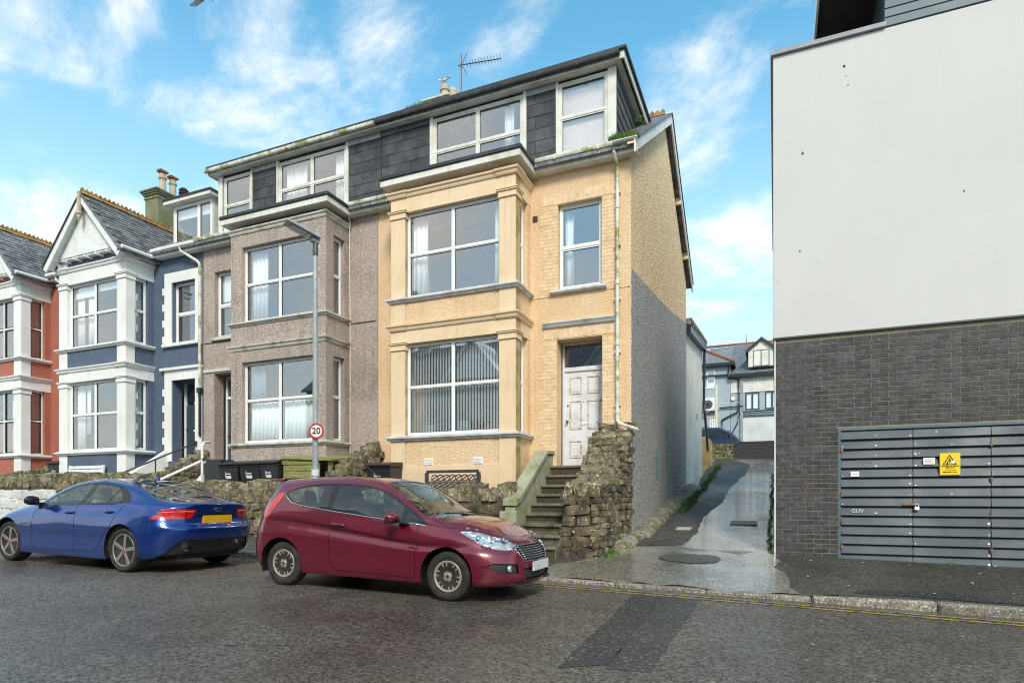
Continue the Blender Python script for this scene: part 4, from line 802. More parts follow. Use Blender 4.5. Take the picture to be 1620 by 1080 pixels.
# ================================================================== gabled bay houses (blue, and red beyond)
def gabled_house(name, label, x0, x1, xl, xr, body, d_open, door_m, side_curt, fm=None, sash_m=None, dormer=True, mull=True, cu1=None, cu2=None, nslate=0, pane=None):
    t = thing(name, label, 'house', ((x0 + x1) / 2, 14, 0.7))
    holes = [(xl + .3 - x0, xr - .3 - x0, 2.2, 4.2), (xl + .3 - x0, xr - .3 - x0, 5.1, 7.0)]
    if d_open: a, b = d_open; holes += [(a - x0, b - x0, 5.17, 6.87), (a - x0, b - x0, 1.9, 4.15)]
    mb = MB(); wall(mb, (x0, YF, 0.4), UX, UY, x1 - x0, 7.72, 0.3, holes); obj('front_wall', mb, body, t)
    mb = MB(); mb.box(x0, x1, 20.0, 20.1, 0.5, 8.05); obj('rear_wall', mb, body, t)
    pitched_roof(t, x0, x1, 11.72, 20.48, 8.14, 11.12, M['slate']); ridge_tiles(t, (x0, 16.1, 11.2), (x1, 16.1, 11.2), M['ridge'], 0.3)
    bay(t, xl, xr, M['white'], body, M['white'], M['white'], M['white'], 1.1, plinth=False, winfn=winset(cu1, cu2, side_c=side_curt, fm=fm, sash_m=sash_m, mull=mull, pane=pane), top_to=7.98, cap_m=M['white'])
    xc = (xl + xr) / 2
    mb = MB(); mb.box(xl, xl + .36, YB, YB + .2, 7.78, 8.15); mb.box(xr - .36, xr, YB, YB + .27, 7.85, 8.1); obj('pier_block', mb, M['white'], t)
    mb = MB(); mb.box(xl + .36, xr - .36, YB + .05, YB + .2, 7.73, 8.10); mb.box(xr - 0.25, xr - 0.03, YB + .27, 12, 7.73, 8.0); mb.box(xl + .03, xl + .25, YB + .27, 12, 7.73, 8.0); obj('gable_panel_lower', mb, body, t)
    # boarded gable with grooves
    hs, zf, za, yv = 1.66, 7.88, 9.66, 10.86
    for k in range(9):
        z = 8.10 + k * 0.155; hw = (za - 0.20 - z) * hs / (za - zf); hw2 = max(0.02, (za - 0.20 - z - 0.145) * hs / (za - zf))
        if hw < 0.08: break
        mb = MB(); mb.prism([(xc - hw, z), (xc + hw, z), (xc + hw2, z + .153), (xc - hw2, z + .153)], lambda p, q, t_: (p, t_, q), 11.035, 11.06); obj('gable_board', mb, M['whitewood'], t)
    mb = MB(); mb.box(xl - .05, xr + .05, 11.06, 11.2, 8.05, 8.10); 
    for k in range(5): mb.box(xl + .45 + k * .47, xl + .51 + k * .47, 10.98, 11.2, 7.99, 8.05)
    obj('gable_soffit', mb, M['whitewood'], t)
    for s in (-1, 1):
        xf = xc + s * hs
        mb = MB(); mb.prism([(xf, zf - 0.02), (xf - s * .13, zf - .16), (xc, za - .22), (xc, za)], lambda p, q, t_: (p, t_, q), yv, yv + 0.045); obj('bargeboard', mb, M['whitewood'], t)
        mb = MB(); mb.prism([(xf - s*.06, zf), (xf - s * .16, zf - .08), (xc, za - .15), (xc, za - .02)], lambda p, q, t_: (p, t_, q), yv + .045, 11.06); obj('verge_soffit', mb, M['whitewood'], t)
        mb = MB(); mb.prism([(xf + s * .04, zf + .01), (xc, za + .055), (xc, za - .0), (xf + s * .0, zf - .03)], lambda p, q, t_: (p, t_, q), yv - 0.03, 14.0); obj('bay_roof', mb, M['slate'] if s > 0 else M['blackfelt'], t)
        # bracket
        mb = MB(); bx = xl + .12 if s < 0 else xr - .12; mb.prism([(YB, 8.0), (YB, 7.72), (YB - .07, 7.78), (YB - .1, 7.93), (YB - .22, 8.0)], lambda p, q, t_: (t_, p, q), bx - .04, bx + .04); obj('gable_bracket', mb, M['whitewood'], t)
    up = Vector((-hs, 0, za - zf)); ln = up.length
    lim = lambda a, b: a < 1.0 + (b / ln) * 2.35
    roof_slates(t, (xc + hs + .03, yv + .02, zf + .03), (0, 1, 0), up, 3.2, ln, M['slate'], 0.22, 0.15, clip=lim, maxparts=nslate)
    ridge_tiles(t, (xc, yv, za + .10), (xc, 14.0, za + .10), M['ridge'], 0.25)
    mb = MB(); mb.lathe([(0.03, 0.35), (0.05, 0.3), (0.045, 0.06), (0.075, 0.03), (0.08, -0.03), (0.05, -0.07), (0.055, -0.12), (0.02, -0.2), (0.008, -0.27)], (xc, yv - 0.03, za - 0.52), 'z', 10); mb.box(xc - .045, xc + .045, yv - .06, yv, za - .5, za + .06); obj('finial', mb, M['pot'], t)
    # side gutters of the bay roof, then the main eaves
    mb = MB(); mb.box(xr + .10, xr + .16, yv, 11.95, 7.86, 7.98); mb.box(xr + .02, x1, 11.80, 11.84, 7.97, 8.12); mb.box(xr, x1, 11.84, 12, 7.97, 7.99); mb.box(x0, xl - .1, 11.80, 11.84, 7.97, 8.12); obj('fascia_board', mb, M['white'], t)
    mb = MB(); mb.tube([(xr + .24, yv + .03, 7.98), (xr + .24, 11.72, 7.98), (xr + .30, 11.74, 8.0)], 0.055, 8); obj('gutter', mb, M['upvc'], t); gutter(t, xr + .24, x1, 11.74, 8.14, M['upvc'])
    if d_open:
        a, b = d_open
        window(t, (a, YF + .12, 5.58), UX, -UY, b - a, 1.69, trans=[0.83], sash=0.03, curt=[('col', b - a - .3, b - a - .06, .1, 1.6)], m_=M['upvc'])
        # white surround with toothed quoins
        mb = MB(); x2 = min(b + .30, x1 - .03)
        for (z0_, z1_, base_) in ((5.58, 7.27, 7.27), (2.3, 4.55, 4.55)):
            mb.box(a - .10, a, YF - .03, YF + .01, z0_, z1_); mb.box(b, x2, YF - .03, YF + .01, z0_, z1_); mb.box(a - .28 if z0_ > 5 else a - .28, x2, YF - .03, YF + .01, z1_, z1_ + .28)
            k = 0
            while z0_ + k * .225 < z1_ - .1:
                if k % 2 == 0: mb.box(a - .37, a - .28, YF - .03, YF + .01, z0_ + k * .225 + .03, min(z1_ + .1, z0_ + k * .225 + .225))
                k += 1
            mb.box(a - .28, a - .10, YF - .03, YF + .01, z0_, z1_)
        obj('window_surround', mb, M['white'], t)
        mb = MB(); mb.box(a - .32, x2, YF - .09, YF + .12, 5.49, 5.575); mb.box(a - .40, x2 + .02, YF - .10, YF, 4.83, 4.90); obj('window_sill', mb, M['white'], t)
        mb = MB()
        for q in ((a, a + .40, 2.3, 4.55), (b - .05, b, 2.3, 4.55), (a + .40, b - .05, 4.49, 4.55), (a + .40, b - .05, 3.92, 3.99)): mb.box(q[0] if q[0] != a else a, q[1] if q[0] != a else a + .05, 12.38, 12.46, q[2], q[3])
        fo = obj('door_frame', mb, M['upvc'], t); g = MB(); g.box(a + .05, b - .05, 12.41, 12.418, 3.99, 4.49); obj('fanlight_pane', g, M['panedark'], fo)
        panel_door(t, a + .05, b - .05, 2.3, 3.92, 12.41, door_m, [(0.12, 0.40, 0.2, 0.62), (0.5, 0.8, 0.2, 0.62), (0.12, 0.40, 0.95, 1.45), (0.5, 0.8, 0.95, 1.45)], flake=door_m)
    if dormer:
        a, b = -16.17, -14.66
        d = MB(); wall(d, (a - .03, 12.62, 8.35), UX, UY, b - a + .06, 1.5, .12, [(0.03, b - a + .03, .32, 1.42)]); d.box(b + .02, b + .05, 12.62, 14.3, 8.5, 9.85); d.box(a - .05, a - .02, 12.62, 14.3, 8.5, 9.85); obj('dormer_wall', d, M['oldwhite'], t)
        window(t, (a, 12.61, 8.67), UX, -UY, b - a, 1.10, mull=[0.98], sash=0.03, curt=[('board', 0.05, 0.95, 0.74, 1.05, M['curtain']), ('board', 1.03, 1.46, 0.74, 1.05, M['curtain'])])
        d = MB(); d.box(a - .22, b + .16, 12.42, 14.5, 9.80, 9.90); obj('dormer_fascia', d, M['oldwhite'], t)
        d = MB(); d.box(a - .25, b + .19, 12.39, 14.5, 9.902, 9.95); obj('dormer_roof', d, M['blackfelt'], t)
        d = MB(); d.box(a, b, 14.2, 14.3, 8.5, 9.8); obj('dormer_room', d, M['room'], t)
    interior(t, x0, x1, [1.9, 5.0, 8.1], bays=[(xl, xr)])
    return t
def bl1(w_, h): return [('col', 0.06, 0.38, 0.06, h - .06), ('col', 0.5, 0.66, .5, h - .06)]
def bl2(w_, h): return [('col', 0.55, 0.85, 0.06, h - .3), ('board', .05, w_/2-.04, h - .35, h - .06, M['curtain']), ('board', w_/2+.04, w_-.05, h - .25, h - .06, M['curtain']), ('col', 0.08, 0.4, 0.06, h - .1)]
BL = gabled_house('gabled_terrace_house', 'slate blue house with white trim, boarded white gable and white quoined doorway', -19.98, -14.28, -19.08, -16.2, M['blue'], (-15.47, -14.55), M['navy'], (M['curtain'],), cu1=bl1, cu2=bl2, nslate=170)
mb = MB(); mb.tube([(-14.85, 11.74, 8.1), (-14.83, 11.76, 7.98), (-14.40, 11.92, 7.70), (-14.33, 11.94, 7.6), (-14.33, 11.94, 4.2)], 0.04, 10); obj('downpipe', mb, M['mossgutter'], BL)
mb = MB(); mb.tube([(-14.33, 11.94, 4.2), (-14.33, 11.94, 2.95)], 0.036, 10); mb.box(-14.39, -14.27, 11.88, 12.0, 4.12, 4.26); obj('downpipe', mb, M['blacktrim'], BL)
def rd1(w_, h): return [('col', 1.6, 2.05, 0.06, h - .06)]
RD = gabled_house('gabled_terrace_house', 'terracotta red house with white bay and black sash windows at the terrace end', -25.6, -20.02, -23.78, -20.91, M['red'], (-25.2, -24.3), M['navy'], (M['browncurtain'],), fm=M['white'], sash_m=M['blacktrim'], dormer=False, mull=(0.72, 1.44), cu1=rd1, cu2=rd1, nslate=100)
mb = MB(); mb.tube([(-20.25, 11.74, 8.1), (-20.25, 11.78, 7.95), (-20.15, 11.93, 7.80), (-20.10, 11.94, 7.7), (-20.10, 11.94, 2.0)], 0.04, 8); obj('downpipe', mb, M['upvc'], RD)
# chimneys
chimney('mossy green chimney stack with buff and red-capped pots behind the blue house roof', -19.9, 15.5, 0.62, 1.75, 8.6, 11.95,
        [(-19.85, 15.02, 0.75, .14, 'tall', M['pot'], True), (-19.85, 15.42, 0.72, .14, 'tall', M['pot'], True), (-19.85, 15.86, 0.62, .15, 'dark', M['potdark'], False), (-19.85, 16.25, 0.62, .16, 'squat', M['pot'], False)], M['stack'])
chimney('chimney stack with stubby brown pots showing above the roof of the cream house', -8.57, 15.6, 0.6, 1.7, 9.3, 12.30,
        [(-8.57, 15.18, 0.62, .155, 'tall', M['pot'], False), (-8.57, 15.64, 0.80, .15, 'squat', M['pot'], False), (-8.57, 16.08, 0.84, .13, 'dark', M['potred'], False)], M['mould'])
chimney('small red brick chimney stack behind the red house', -26.3, 18.2, 0.8, 0.9, 9.6, 12.4, [(-26.15, 18.2, 0.5, .14, 'squat', M['potred'], False)], M['potred'])
# ================================================================== modern building on the right
MBd = thing('modern_building', 'modern building with light grey render over dark blue-grey brick and grey cladding on top', 'building', (4, 14, 0.3))
X1 = 9.0; zb0, cs = 0.31, 0.0758; NC = 48
mb = MB(); wall(mb, (0.0, 11.210, -0.4), UX, UY, X1, 4.35, 0.3, [(0.95, 5.0, 0.0, 2.78)]); mb.box(0.0, 0.3, 11.523, 20, -0.4, 3.95); obj('brick_backing_wall', mb, M['brickmortar'], MBd)
mb = MB(); mb.box(-0.03, X1, 11.17, 11.5, 3.955, 8.66); mb.box(-0.03, 0.3, 11.5, 20, 3.955, 8.66); obj('render_wall', mb, M['wallwhite'], MBd, bevel=0.006)
mb = MB(); mb.box(-0.035, X1, 11.165, 11.20, 3.935, 3.955); obj('render_stop_bead', mb, M['steel'], MBd)
mb = MB(); mb.box(-0.01, 0.012, 11.195, 11.23, -0.1, 3.93); obj('corner_bead', mb, M['oldwhite'], MBd)
mb = MB(); mb.box(-0.07, 1.60, 11.12, 11.6, 8.665, 8.74); mb.box(-0.07, 0.35, 11.6, 20, 8.665, 8.74); obj('wall_coping', mb, M['lead'], MBd, bevel=0.004)
bricks = []
for r_ in range(NC + 8):
    z = zb0 + (r_ - 8) * cs; x = -0.1175 if r_ % 2 else 0.0
    while x < X1:
        a, b = max(x, 0.012), x + 0.235
        x += 0.235
        if z < 2.37 and b > 0.94 and a < 5.0:
            if a < 0.90: b = 0.935
            else: continue
        if z + cs > 3.945: continue
        if b - a < 0.02: continue
        bricks.append((a, b, z))
vis = sorted([q for q in bricks if q[0] < 3.40 and q[2] > 0.29], key=lambda q: -q[0])[:298]; vset = set(vis)
full = MB(); full.box(-0.1125 , 0.1125, -0.012, 0.01, 0.005, cs - 0.005); bme = [full.mesh('brick', M['brick'], bevel=0.003), full.mesh('brick', M['brickb'], bevel=0.003)]
rest = MB()
for (a, b, z) in bricks:
    k = 1 if random.random() < 0.2 else 0; dy = random.uniform(-0.002, 0.002)
    if (a, b, z) in vset:
        if b - a > 0.22: inst('brick', bme[k], MBd, ((a + b) / 2, 11.216 + dy, z), (0, random.uniform(-.004, .004), 0))
        else: s = MB(); s.box(a + .005, b - .005, 11.204 + dy, 11.226, z + .005, z + cs - .005); obj('brick', s, bme[k].materials[0], MBd, bevel=0.003)
    else: rest.box(a + .005, b - .005, 11.204 + dy, 11.226, z + .005, z + cs - .005, k)
o = obj('bricks', rest, [M['brick'], M['brickb']], MBd); o['kind'] = 'stuff'
# side wall bricks as coursed strips
sb = MB()
for r_ in range(-6, 46):
    z = 0.33 + r_ * cs; y = 11.24 + (0.1175 if r_ % 2 else 0)
    while y < 20: sb.box(-0.009, 0.01, y + .005, min(y + .23, 20), z + .005, z + cs - .005); y += 0.235
o = obj('side_bricks', sb, M['brick'], MBd); o['kind'] = 'stuff'
# louvred steel doors
for di, (a, b) in enumerate(((0.985, 1.965), (1.975, 2.955), (2.965, 3.945), (3.955, 4.935))):
    base = -0.0207 * a + 0.29
    mb = MB(); mb.box(a, b, 11.25, 11.28, 0.22, 2.365); d = obj('louvre_door', mb, M['louvre'] if False else M['dark'], MBd)
    n = 14; zt = 2.365; g = (zt - 0.235) / n
    s = MB(); s.hull8([(a - a, -0.030, 0.012), (b - a, -0.030, 0.012), (b - a, -0.022, 0.006), (0, -0.022, 0.006), (0, 0.016, g - .010), (b - a, 0.016, g - .010), (b - a, 0.022, g - .014), (0, 0.022, g - .014)])
    s.hull8([(0, -0.030, 0.012), (b - a, -0.030, 0.012), (b - a, -0.012, 0.0), (0, -0.012, 0.0), (0, -0.028, 0.016), (b - a, -0.028, 0.016), (b - a, -0.008, 0.006), (0, -0.008, 0.006)])
    sm = s.mesh('louvre_slat', M['louvre'])
    for k in range(n): inst('louvre_slat', sm, d, (a, 11.212, 0.235 + k * g))
mb = MB(); mb.box(0.94, 0.982, 11.20, 11.28, 0.2, 2.405); mb.box(0.982, 5.0, 11.20, 11.28, 2.368, 2.405); mb.box(4.94, 5.0, 11.2, 11.28, 0.1, 2.368); obj('louvre_frame', mb, M['clad'], MBd)
mb = MB(); mb.box(0.9, 5.1, 11.9, 12.0, -0.2, 2.7); obj('plant_room_wall', mb, M['dark'], MBd)
for (hx, hz) in ((0.99, 2.02), (0.99, 1.30), (0.99, .86), (0.99, .46), (2.96, 2.05), (2.96, 1.52), (2.96, 1.0), (2.96, .46)):
    mb = MB(); mb.lathe([(0.012, 0), (0.012, 0.08)], (hx, 11.185, hz), 'z', 8); mb.box(hx - .02, hx + .02, 11.185, 11.21, hz + .02, hz + .06); obj('door_hinge', mb, M['rust'], MBd)
mb = MB(); mb.box(1.83, 2.03, 11.165, 11.185, 1.17, 1.20); obj('door_bolt', mb, M['rust'], MBd)
mb = MB(); mb.box(1.985, 2.045, 11.15, 11.175, 1.10, 1.15); mb.tube([(1.995, 11.16, 1.15), (1.995, 11.16, 1.185), (2.035, 11.16, 1.185), (2.035, 11.16, 1.15)], 0.005, 6); tag(obj('padlock', mb, M['signwhite']), 'small pale padlock on the rusty bolt between the first two louvred doors', 'padlock')
# yellow warning sign
sg = thing('warning_sign', 'yellow warning sign with black electric shock triangle fixed on the grey louvred doors', 'sign', (2.44, 11.17, 1.63))
mb = MB(); mb.box(2.31, 2.57, 11.165, 11.172, 1.63, 1.965); obj('sign_plate', mb, M['signyellow'], sg, bevel=0.002)
def tri(mb, cx, cz, h, y0, y1): mb.prism([(cx - h * .577, cz), (cx + h * .577, cz), (cx, cz + h)], lambda p, q, t: (p, t, q), y0, y1)
mb = MB(); cx, cz, h = 2.435, 1.785, 0.155
P3 = [(cx - h*.6, cz), (cx + h*.6, cz), (cx, cz + h)]; ce = (cx, cz + h / 3)
for i in range(3):
    p, q = P3[i], P3[(i+1) % 3]; f = lambda v: (ce[0] + (v[0] - ce[0]) * .78, ce[1] + (v[1] - ce[1]) * .78)
    mb.prism([p, q, f(q), f(p)], lambda a, b, t: (a, t, b), 11.162, 11.165)
obj('triangle_border', mb, M['black'], sg)
mb = MB(); mb.prism([(2.43, 1.885), (2.452, 1.885), (2.440, 1.855), (2.456, 1.855), (2.425, 1.800), (2.434, 1.840), (2.418, 1.840)], lambda a, b, t: (a, t, b), 11.162, 11.165); mb.lathe([(0.008, 0), (0.008, 0.003)], (2.405, 11.162, 1.835), 'y', 8); mb.box(2.395, 2.415, 11.162, 11.165, 1.795, 1.825); obj('shock_symbol', mb, M['black'], sg)
mb = MB(); mb.box(2.465, 2.50, 11.161, 11.165, 1.80, 1.85); obj('torn_patch', mb, M['white'], sg)
def put_text(body, size, m_, x, y, z, parent, name='lettering', rot=(R(90), 0, 0), bold=False, ext=0.0012):
    me = text_mesh(body, size, m_, ext, bold); return inst(name, me, parent, (x, y, z), rot)
put_text('DANGER OF DEATH', 0.026, M['black'], 2.44, 11.163, 1.765, sg, bold=True); put_text('KEEP OUT', 0.024, M['black'], 2.44, 11.163, 1.742, sg, bold=True)
mb = MB(); mb.box(2.37, 2.47, 11.163, 11.165, 1.70, 1.706); mb.box(2.475, 2.51, 11.163, 11.165, 1.70, 1.712); obj('text_line', mb, M['leaf'], sg)
put_text('EMERGENCY CALL', 0.022, M['black'], 2.44, 11.163, 1.675, sg, bold=True); put_text('0800 000 0000', 0.022, M['black'], 2.44, 11.163, 1.65, sg, bold=True) if False else None
def card(name, label, x0, x1, z0, z1, lines):
    t = thing(name, label, 'notice', ((x0+x1)/2, 11.17, z0)); mb = MB(); mb.box(x0, x1, 11.172, 11.178, z0, z1); obj('notice_card', mb, M['signwhite'], t)
    for i in range(lines):
        q = MB(); zz = z1 - (i + 1) * (z1 - z0) / (lines + 1); q.box(x0 + .02, x1 - .02 - 0.02 * (i % 2), 11.170, 11.172, zz - .003, zz + .003); obj('text_line', q, M['redpaint'] if lines > 2 else M['lead'], t)
card('notice', 'small white notice with faint red writing left of the yellow sign', 2.10, 2.25, 1.80, 1.90, 3)
card('notice', 'blank torn white sticker on the left louvred door', 1.115, 1.235, 1.625, 1.705, 1)
t = thing('graffiti_tag', 'white chalky graffiti letters scrawled low on the left louvred door', 'graffiti', (1.2, 11.17, 1.05))
put_text('GUV', 0.085, M['whitemark'], 1.21, 11.176, 1.075, t, rot=(R(90), 0, 0))
t = thing('graffiti_tag', 'faint red graffiti scribble on the left louvred door', 'graffiti', (1.3, 11.17, 1.87))
mb = MB(); mb.tube([(1.19 + i * .012, 11.176, 1.875 + .022 * math.sin(i * 1.9) * (1 if i % 3 else .4)) for i in range(22)], 0.0028, 5); obj('paint_stroke', mb, M['redpaint'], t)
# worn paint chips on the louvres
mb = MB()
for k in range(14):
    for xx in (1.0, 1.47, 1.93, 2.0, 2.47, 2.93, 3.43):
        if random.random() < 0.35:
            z = 0.235 + k * 0.152 + 0.045 + random.uniform(-.02, .02); w_ = random.uniform(.008, .022); yq = 11.187 + (z - (0.235 + k * .152)) * .30
            n = 7; mb.prism([(xx + w_ * math.cos(i / n * 6.28) * random.uniform(.5, 1.2), z + w_ * .8 * math.sin(i / n * 6.28) * random.uniform(.5, 1.2)) for i in range(n)], lambda p, q, t_: (p, t_ + (q - z) * .30, q), yq - .0085, yq - .006)
o = obj('paint_chips', mb, M['whitemark'], MBd); o['kind'] = 'stuff'
# marks on the render
mb = MB()
for (px_, pz_, s_) in ((0.42, 6.95, .03), (0.38, 5.35, .018), (0.05, 4.9, .01), (1.02, 8.22, .025), (1.05, 8.05, .012), (1.08, 7.9, .012), (2.62, 5.9, .016), (0.65, 5.1, .008)):
    mb.prism([(px_ + s_ * math.cos(i) * random.uniform(.4, 1), pz_ + s_ * math.sin(i) * random.uniform(.5, 1.3)) for i in range(6)], lambda p, q, t_: (p, t_, q), 11.165, 11.172)
obj('wall_marks', mb, M['mortar'], MBd)
# clad upper storey and roof overhang
x_c = 1.59
mb = MB(); mb.box(x_c + .03, X1, 11.23, 20, 8.6, 9.74); obj('clad_core', mb, M['dark'], MBd)
for k in range(8):
    z = 8.70 + k * 0.142; zt = min(z + 0.136, 9.735)
    if zt - z < 0.03: break
    mb = MB(); mb.hull8([(x_c, 11.185, z), (X1, 11.185, z), (X1, 11.23, z), (x_c, 11.23, z), (x_c, 11.20, zt), (X1, 11.20, zt), (X1, 11.23, zt), (x_c, 11.23, zt)]); obj('cladding_board', mb, M['clad'], MBd)
    mb = MB(); mb.hull8([(x_c - .015, 11.235, z), (x_c + .03, 11.235, z), (x_c + .03, 18, z), (x_c - .015, 18, z), (x_c, 11.235, zt), (x_c + .03, 11.235, zt), (x_c + .03, 18, zt), (x_c, 18, zt)]); obj('cladding_board', mb, M['clad'], MBd)
mb = MB(); mb.box(0.70, X1 + .3, 10.7, 19.5, 9.742, 9.80); obj('soffit', mb, M['soffit'], MBd)
mb = MB(); mb.box(0.66, X1 + .4, 10.66, 19.6, 9.803, 10.0); mb.box(0.66, 0.695, 10.66, 19.6, 9.70, 9.803); obj('roof_edge', mb, M['upvc'], MBd)
mb = MB(); mb.box(0.0, X1, 19.7, 20, -0.4, 8.6); mb.box(X1, X1 + .2, 11.3, 20, -.6, 9.7); obj('rear_wall', mb, M['wallwhite'], MBd)

# ================================================================== rubble walls
def rock(seed, sub=1):
    rnd = random.Random(seed); bm = bmesh.new(); bmesh.ops.create_cube(bm, size=1.0); bmesh.ops.subdivide_edges(bm, edges=bm.edges[:], cuts=sub, use_grid_fill=True)
    for v in bm.verts:
        l = v.co.length; tgt = v.co.normalized() * 0.62
        v.co = v.co.lerp(tgt, 0.30) + Vector((rnd.uniform(-.07, .07), rnd.uniform(-.07, .07), rnd.uniform(-.07, .07)))
    bmesh.ops.triangulate(bm, faces=bm.faces)
    return bm
def rocks(m_, n=7, s0=0):
    out_ = []
    for i in range(n):
        bm = rock(s0 + i); me = bpy.data.meshes.new('stone'); bm.to_mesh(me); bm.free(); me.materials.append(m_); out_.append(me)
    return out_
RK, RG, RW = rocks(M['stone']), rocks(M['stonegreen'], 7, 20), rocks(M['paintedstone'], 4, 40)
def rubble_face(t, p0, p1, nrm, zb, ztop, meshes, sl=0.22, sh=0.13, dep=0.10, limit=None, name='stone'):
    """stones of one face; zb(s) ztop(s) functions of the distance along"""
    p0, p1, nrm = Vector(p0), Vector(p1), Vector(nrm); d = p1 - p0; Ln = d.length; d.normalize(); ang = math.atan2(d.y, d.x); c = 0
    z = min(zb(0), zb(Ln)) - 0.05; zmax = max(ztop(0), ztop(Ln), ztop(Ln / 2)); row = 0
    while z < zmax:
        h = sh * random.uniform(0.8, 1.25); s = random.uniform(-sl * .5, 0)
        while s < Ln:
            l = sl * random.uniform(0.55, 1.45); sm = s + l / 2
            if 0 < sm < Ln and zb(sm) - h < z and z + h < ztop(sm) + 0.05:
                q = p0 + d * sm + nrm * random.uniform(-0.015, 0.02)
                inst(name, random.choice(meshes), t, (q.x, q.y, z + h / 2), (random.uniform(-.1, .1), random.uniform(-.12, .12), ang + random.uniform(-.08, .08)), (l * .98, dep, h * .98)); c += 1
            s += l
        z += h; row += 1
    return c
def coping(t, p0, p1, z0, z1, meshes, w_=0.17, h=0.24, th=0.34, flat=False):
    p0, p1 = Vector(p0), Vector(p1); d = p1 - p0; Ln = d.length; d.normalize(); ang = math.atan2(d.y, d.x); s = 0
    while s < Ln - w_ * .3:
        l = w_ * random.uniform(0.65, 1.6); q = p0 + d * (s + l / 2); hh = h * random.uniform(.75, 1.2); zz = z0 + (z1 - z0) * (s + l / 2) / Ln
        inst('coping_stone', random.choice(meshes), t, (q.x, q.y, zz + hh / 2 - .03), (random.uniform(-.12, .12), random.uniform(-.22, .22), ang + random.uniform(-.15, .15)), (l * 1.05, th * random.uniform(.8, 1.1), hh * 1.1)); s += l
YW = 10.1
def core(t, x0, x1, y0, y1, z0, ztop0, ztop1=None, ax='x'):
    mb = MB(); ztop1 = ztop0 if ztop1 is None else ztop1
    if ax == 'x': mb.hull8([(x0,y0,z0),(x1,y0,z0),(x1,y1,z0),(x0,y1,z0),(x0,y0,ztop0),(x1,y0,ztop1),(x1,y1,ztop1),(x0,y1,ztop0)])
    else: mb.hull8([(x0,y0,z0),(x1,y0,z0),(x1,y1,z0),(x0,y1,z0),(x0,y0,ztop0),(x1,y0,ztop0),(x1,y1,ztop1),(x0,y1,ztop1)])
    obj('wall_core', mb, M['mortar'], t)
t = thing('garden_wall', 'rubble stone garden wall with tall round coping stones in front of the cream house', 'wall', (-6.5, YW, 0.3))
core(t, -8.75, -4.47, YW + .03, YW + .33, 0.1, 1.24)
rubble_face(t, (-8.75, YW + .02, 0), (-4.45, YW + .02, 0), (0, -1, 0), lambda s: 0.32, lambda s: 1.25, RK, 0.26, 0.16)
rubble_face(t, (-4.46, YW + .02, 0), (-4.46, YW + .33, 0), (1, 0, 0), lambda s: 0.3, lambda s: 1.25, RK, 0.2, 0.16)
coping(t, (-8.7, YW + .17, 0), (-4.5, YW + .17, 0), 1.24, 1.24, RG, 0.20, 0.29, .36)
t = thing('garden_wall', 'rubble stone garden wall with lichened coping stones in front of the brown house, behind the blue car', 'wall', (-11.5, YW, 0.4))
core(t, -14.3, -8.76, YW + .03, YW + .33, 0.2, 1.36)
rubble_face(t, (-14.3, YW + .02, 0), (-8.78, YW + .02, 0), (0, -1, 0), lambda s: 0.40, lambda s: 1.37, RK + RG, 0.26, 0.16)
coping(t, (-14.3, YW + .17, 0), (-8.8, YW + .17, 0), 1.35, 1.35, RG, 0.20, 0.30, .36)
t = thing('garden_wall', 'whitewashed rubble garden wall with unpainted stone coping at the far left', 'wall', (-20, YW, 0.5))
core(t, -26, -14.35, YW + .03, YW + .33, 0.3, 1.6)
rubble_face(t, (-21.5, YW + .03, 0), (-17.3, YW + .03, 0), (0, -1, 0), lambda s: 0.6, lambda s: 1.63, RW, 0.34, 0.22, .07)
rubble_face(t, (-17.3, YW + .02, 0), (-14.35, YW + .02, 0), (0, -1, 0), lambda s: 0.6, lambda s: 1.63, RG, 0.3, 0.18)
mb = MB(); mb.box(-26, -21.5, YW, YW + .1, .3, 1.6); obj('painted_face', mb, M['paintedstone'], t)
coping(t, (-21.8, YW + .17, 0), (-14.4, YW + .17, 0), 1.60, 1.62, RG, 0.16, 0.30, .36)
def party(label, x, ya, yb, za, zb, m_=RG):
    t = thing('party_wall', label, 'wall', (x, (ya + yb) / 2, 0.6)); core(t, x - .15, x + .15, ya, yb, 0.3, za, zb, 'y')
    rubble_face(t, (x + .15, ya, 0), (x + .15, yb, 0), (1, 0, 0), lambda s: 0.9, lambda s: za + (zb - za) * s / (yb - ya), m_, .22, .14)
    rubble_face(t, (x - .15, yb, 0), (x - .15, ya, 0), (-1, 0, 0), lambda s: 0.9, lambda s: zb + (za - zb) * s / (yb - ya), m_, .22, .14)
    coping(t, (x, ya, 0), (x, yb, 0), za, zb, m_, .19, .24, .34); return t
party('sloping rubble wall climbing to the joint between the cream and brown houses', -8.6, 10.4, 11.98, 1.62, 2.40)
party('sloping rubble wall climbing beside the white-railed steps between the blue and brown houses', -14.15, 9.9 + .5, 11.98, 1.60, 2.42)
mb = MB(); mb.prism([(10.2, 1.5), (11.98, 2.75), (11.98, 2.55), (10.2, 1.3)], lambda p, q, t_: (t_, p, q), -16.6 + .0, -16.4)
party('low heap of rubble stones by the wheelie bin between the red and blue houses', -20.1, 10.4, 11.95, 1.75, 2.15)
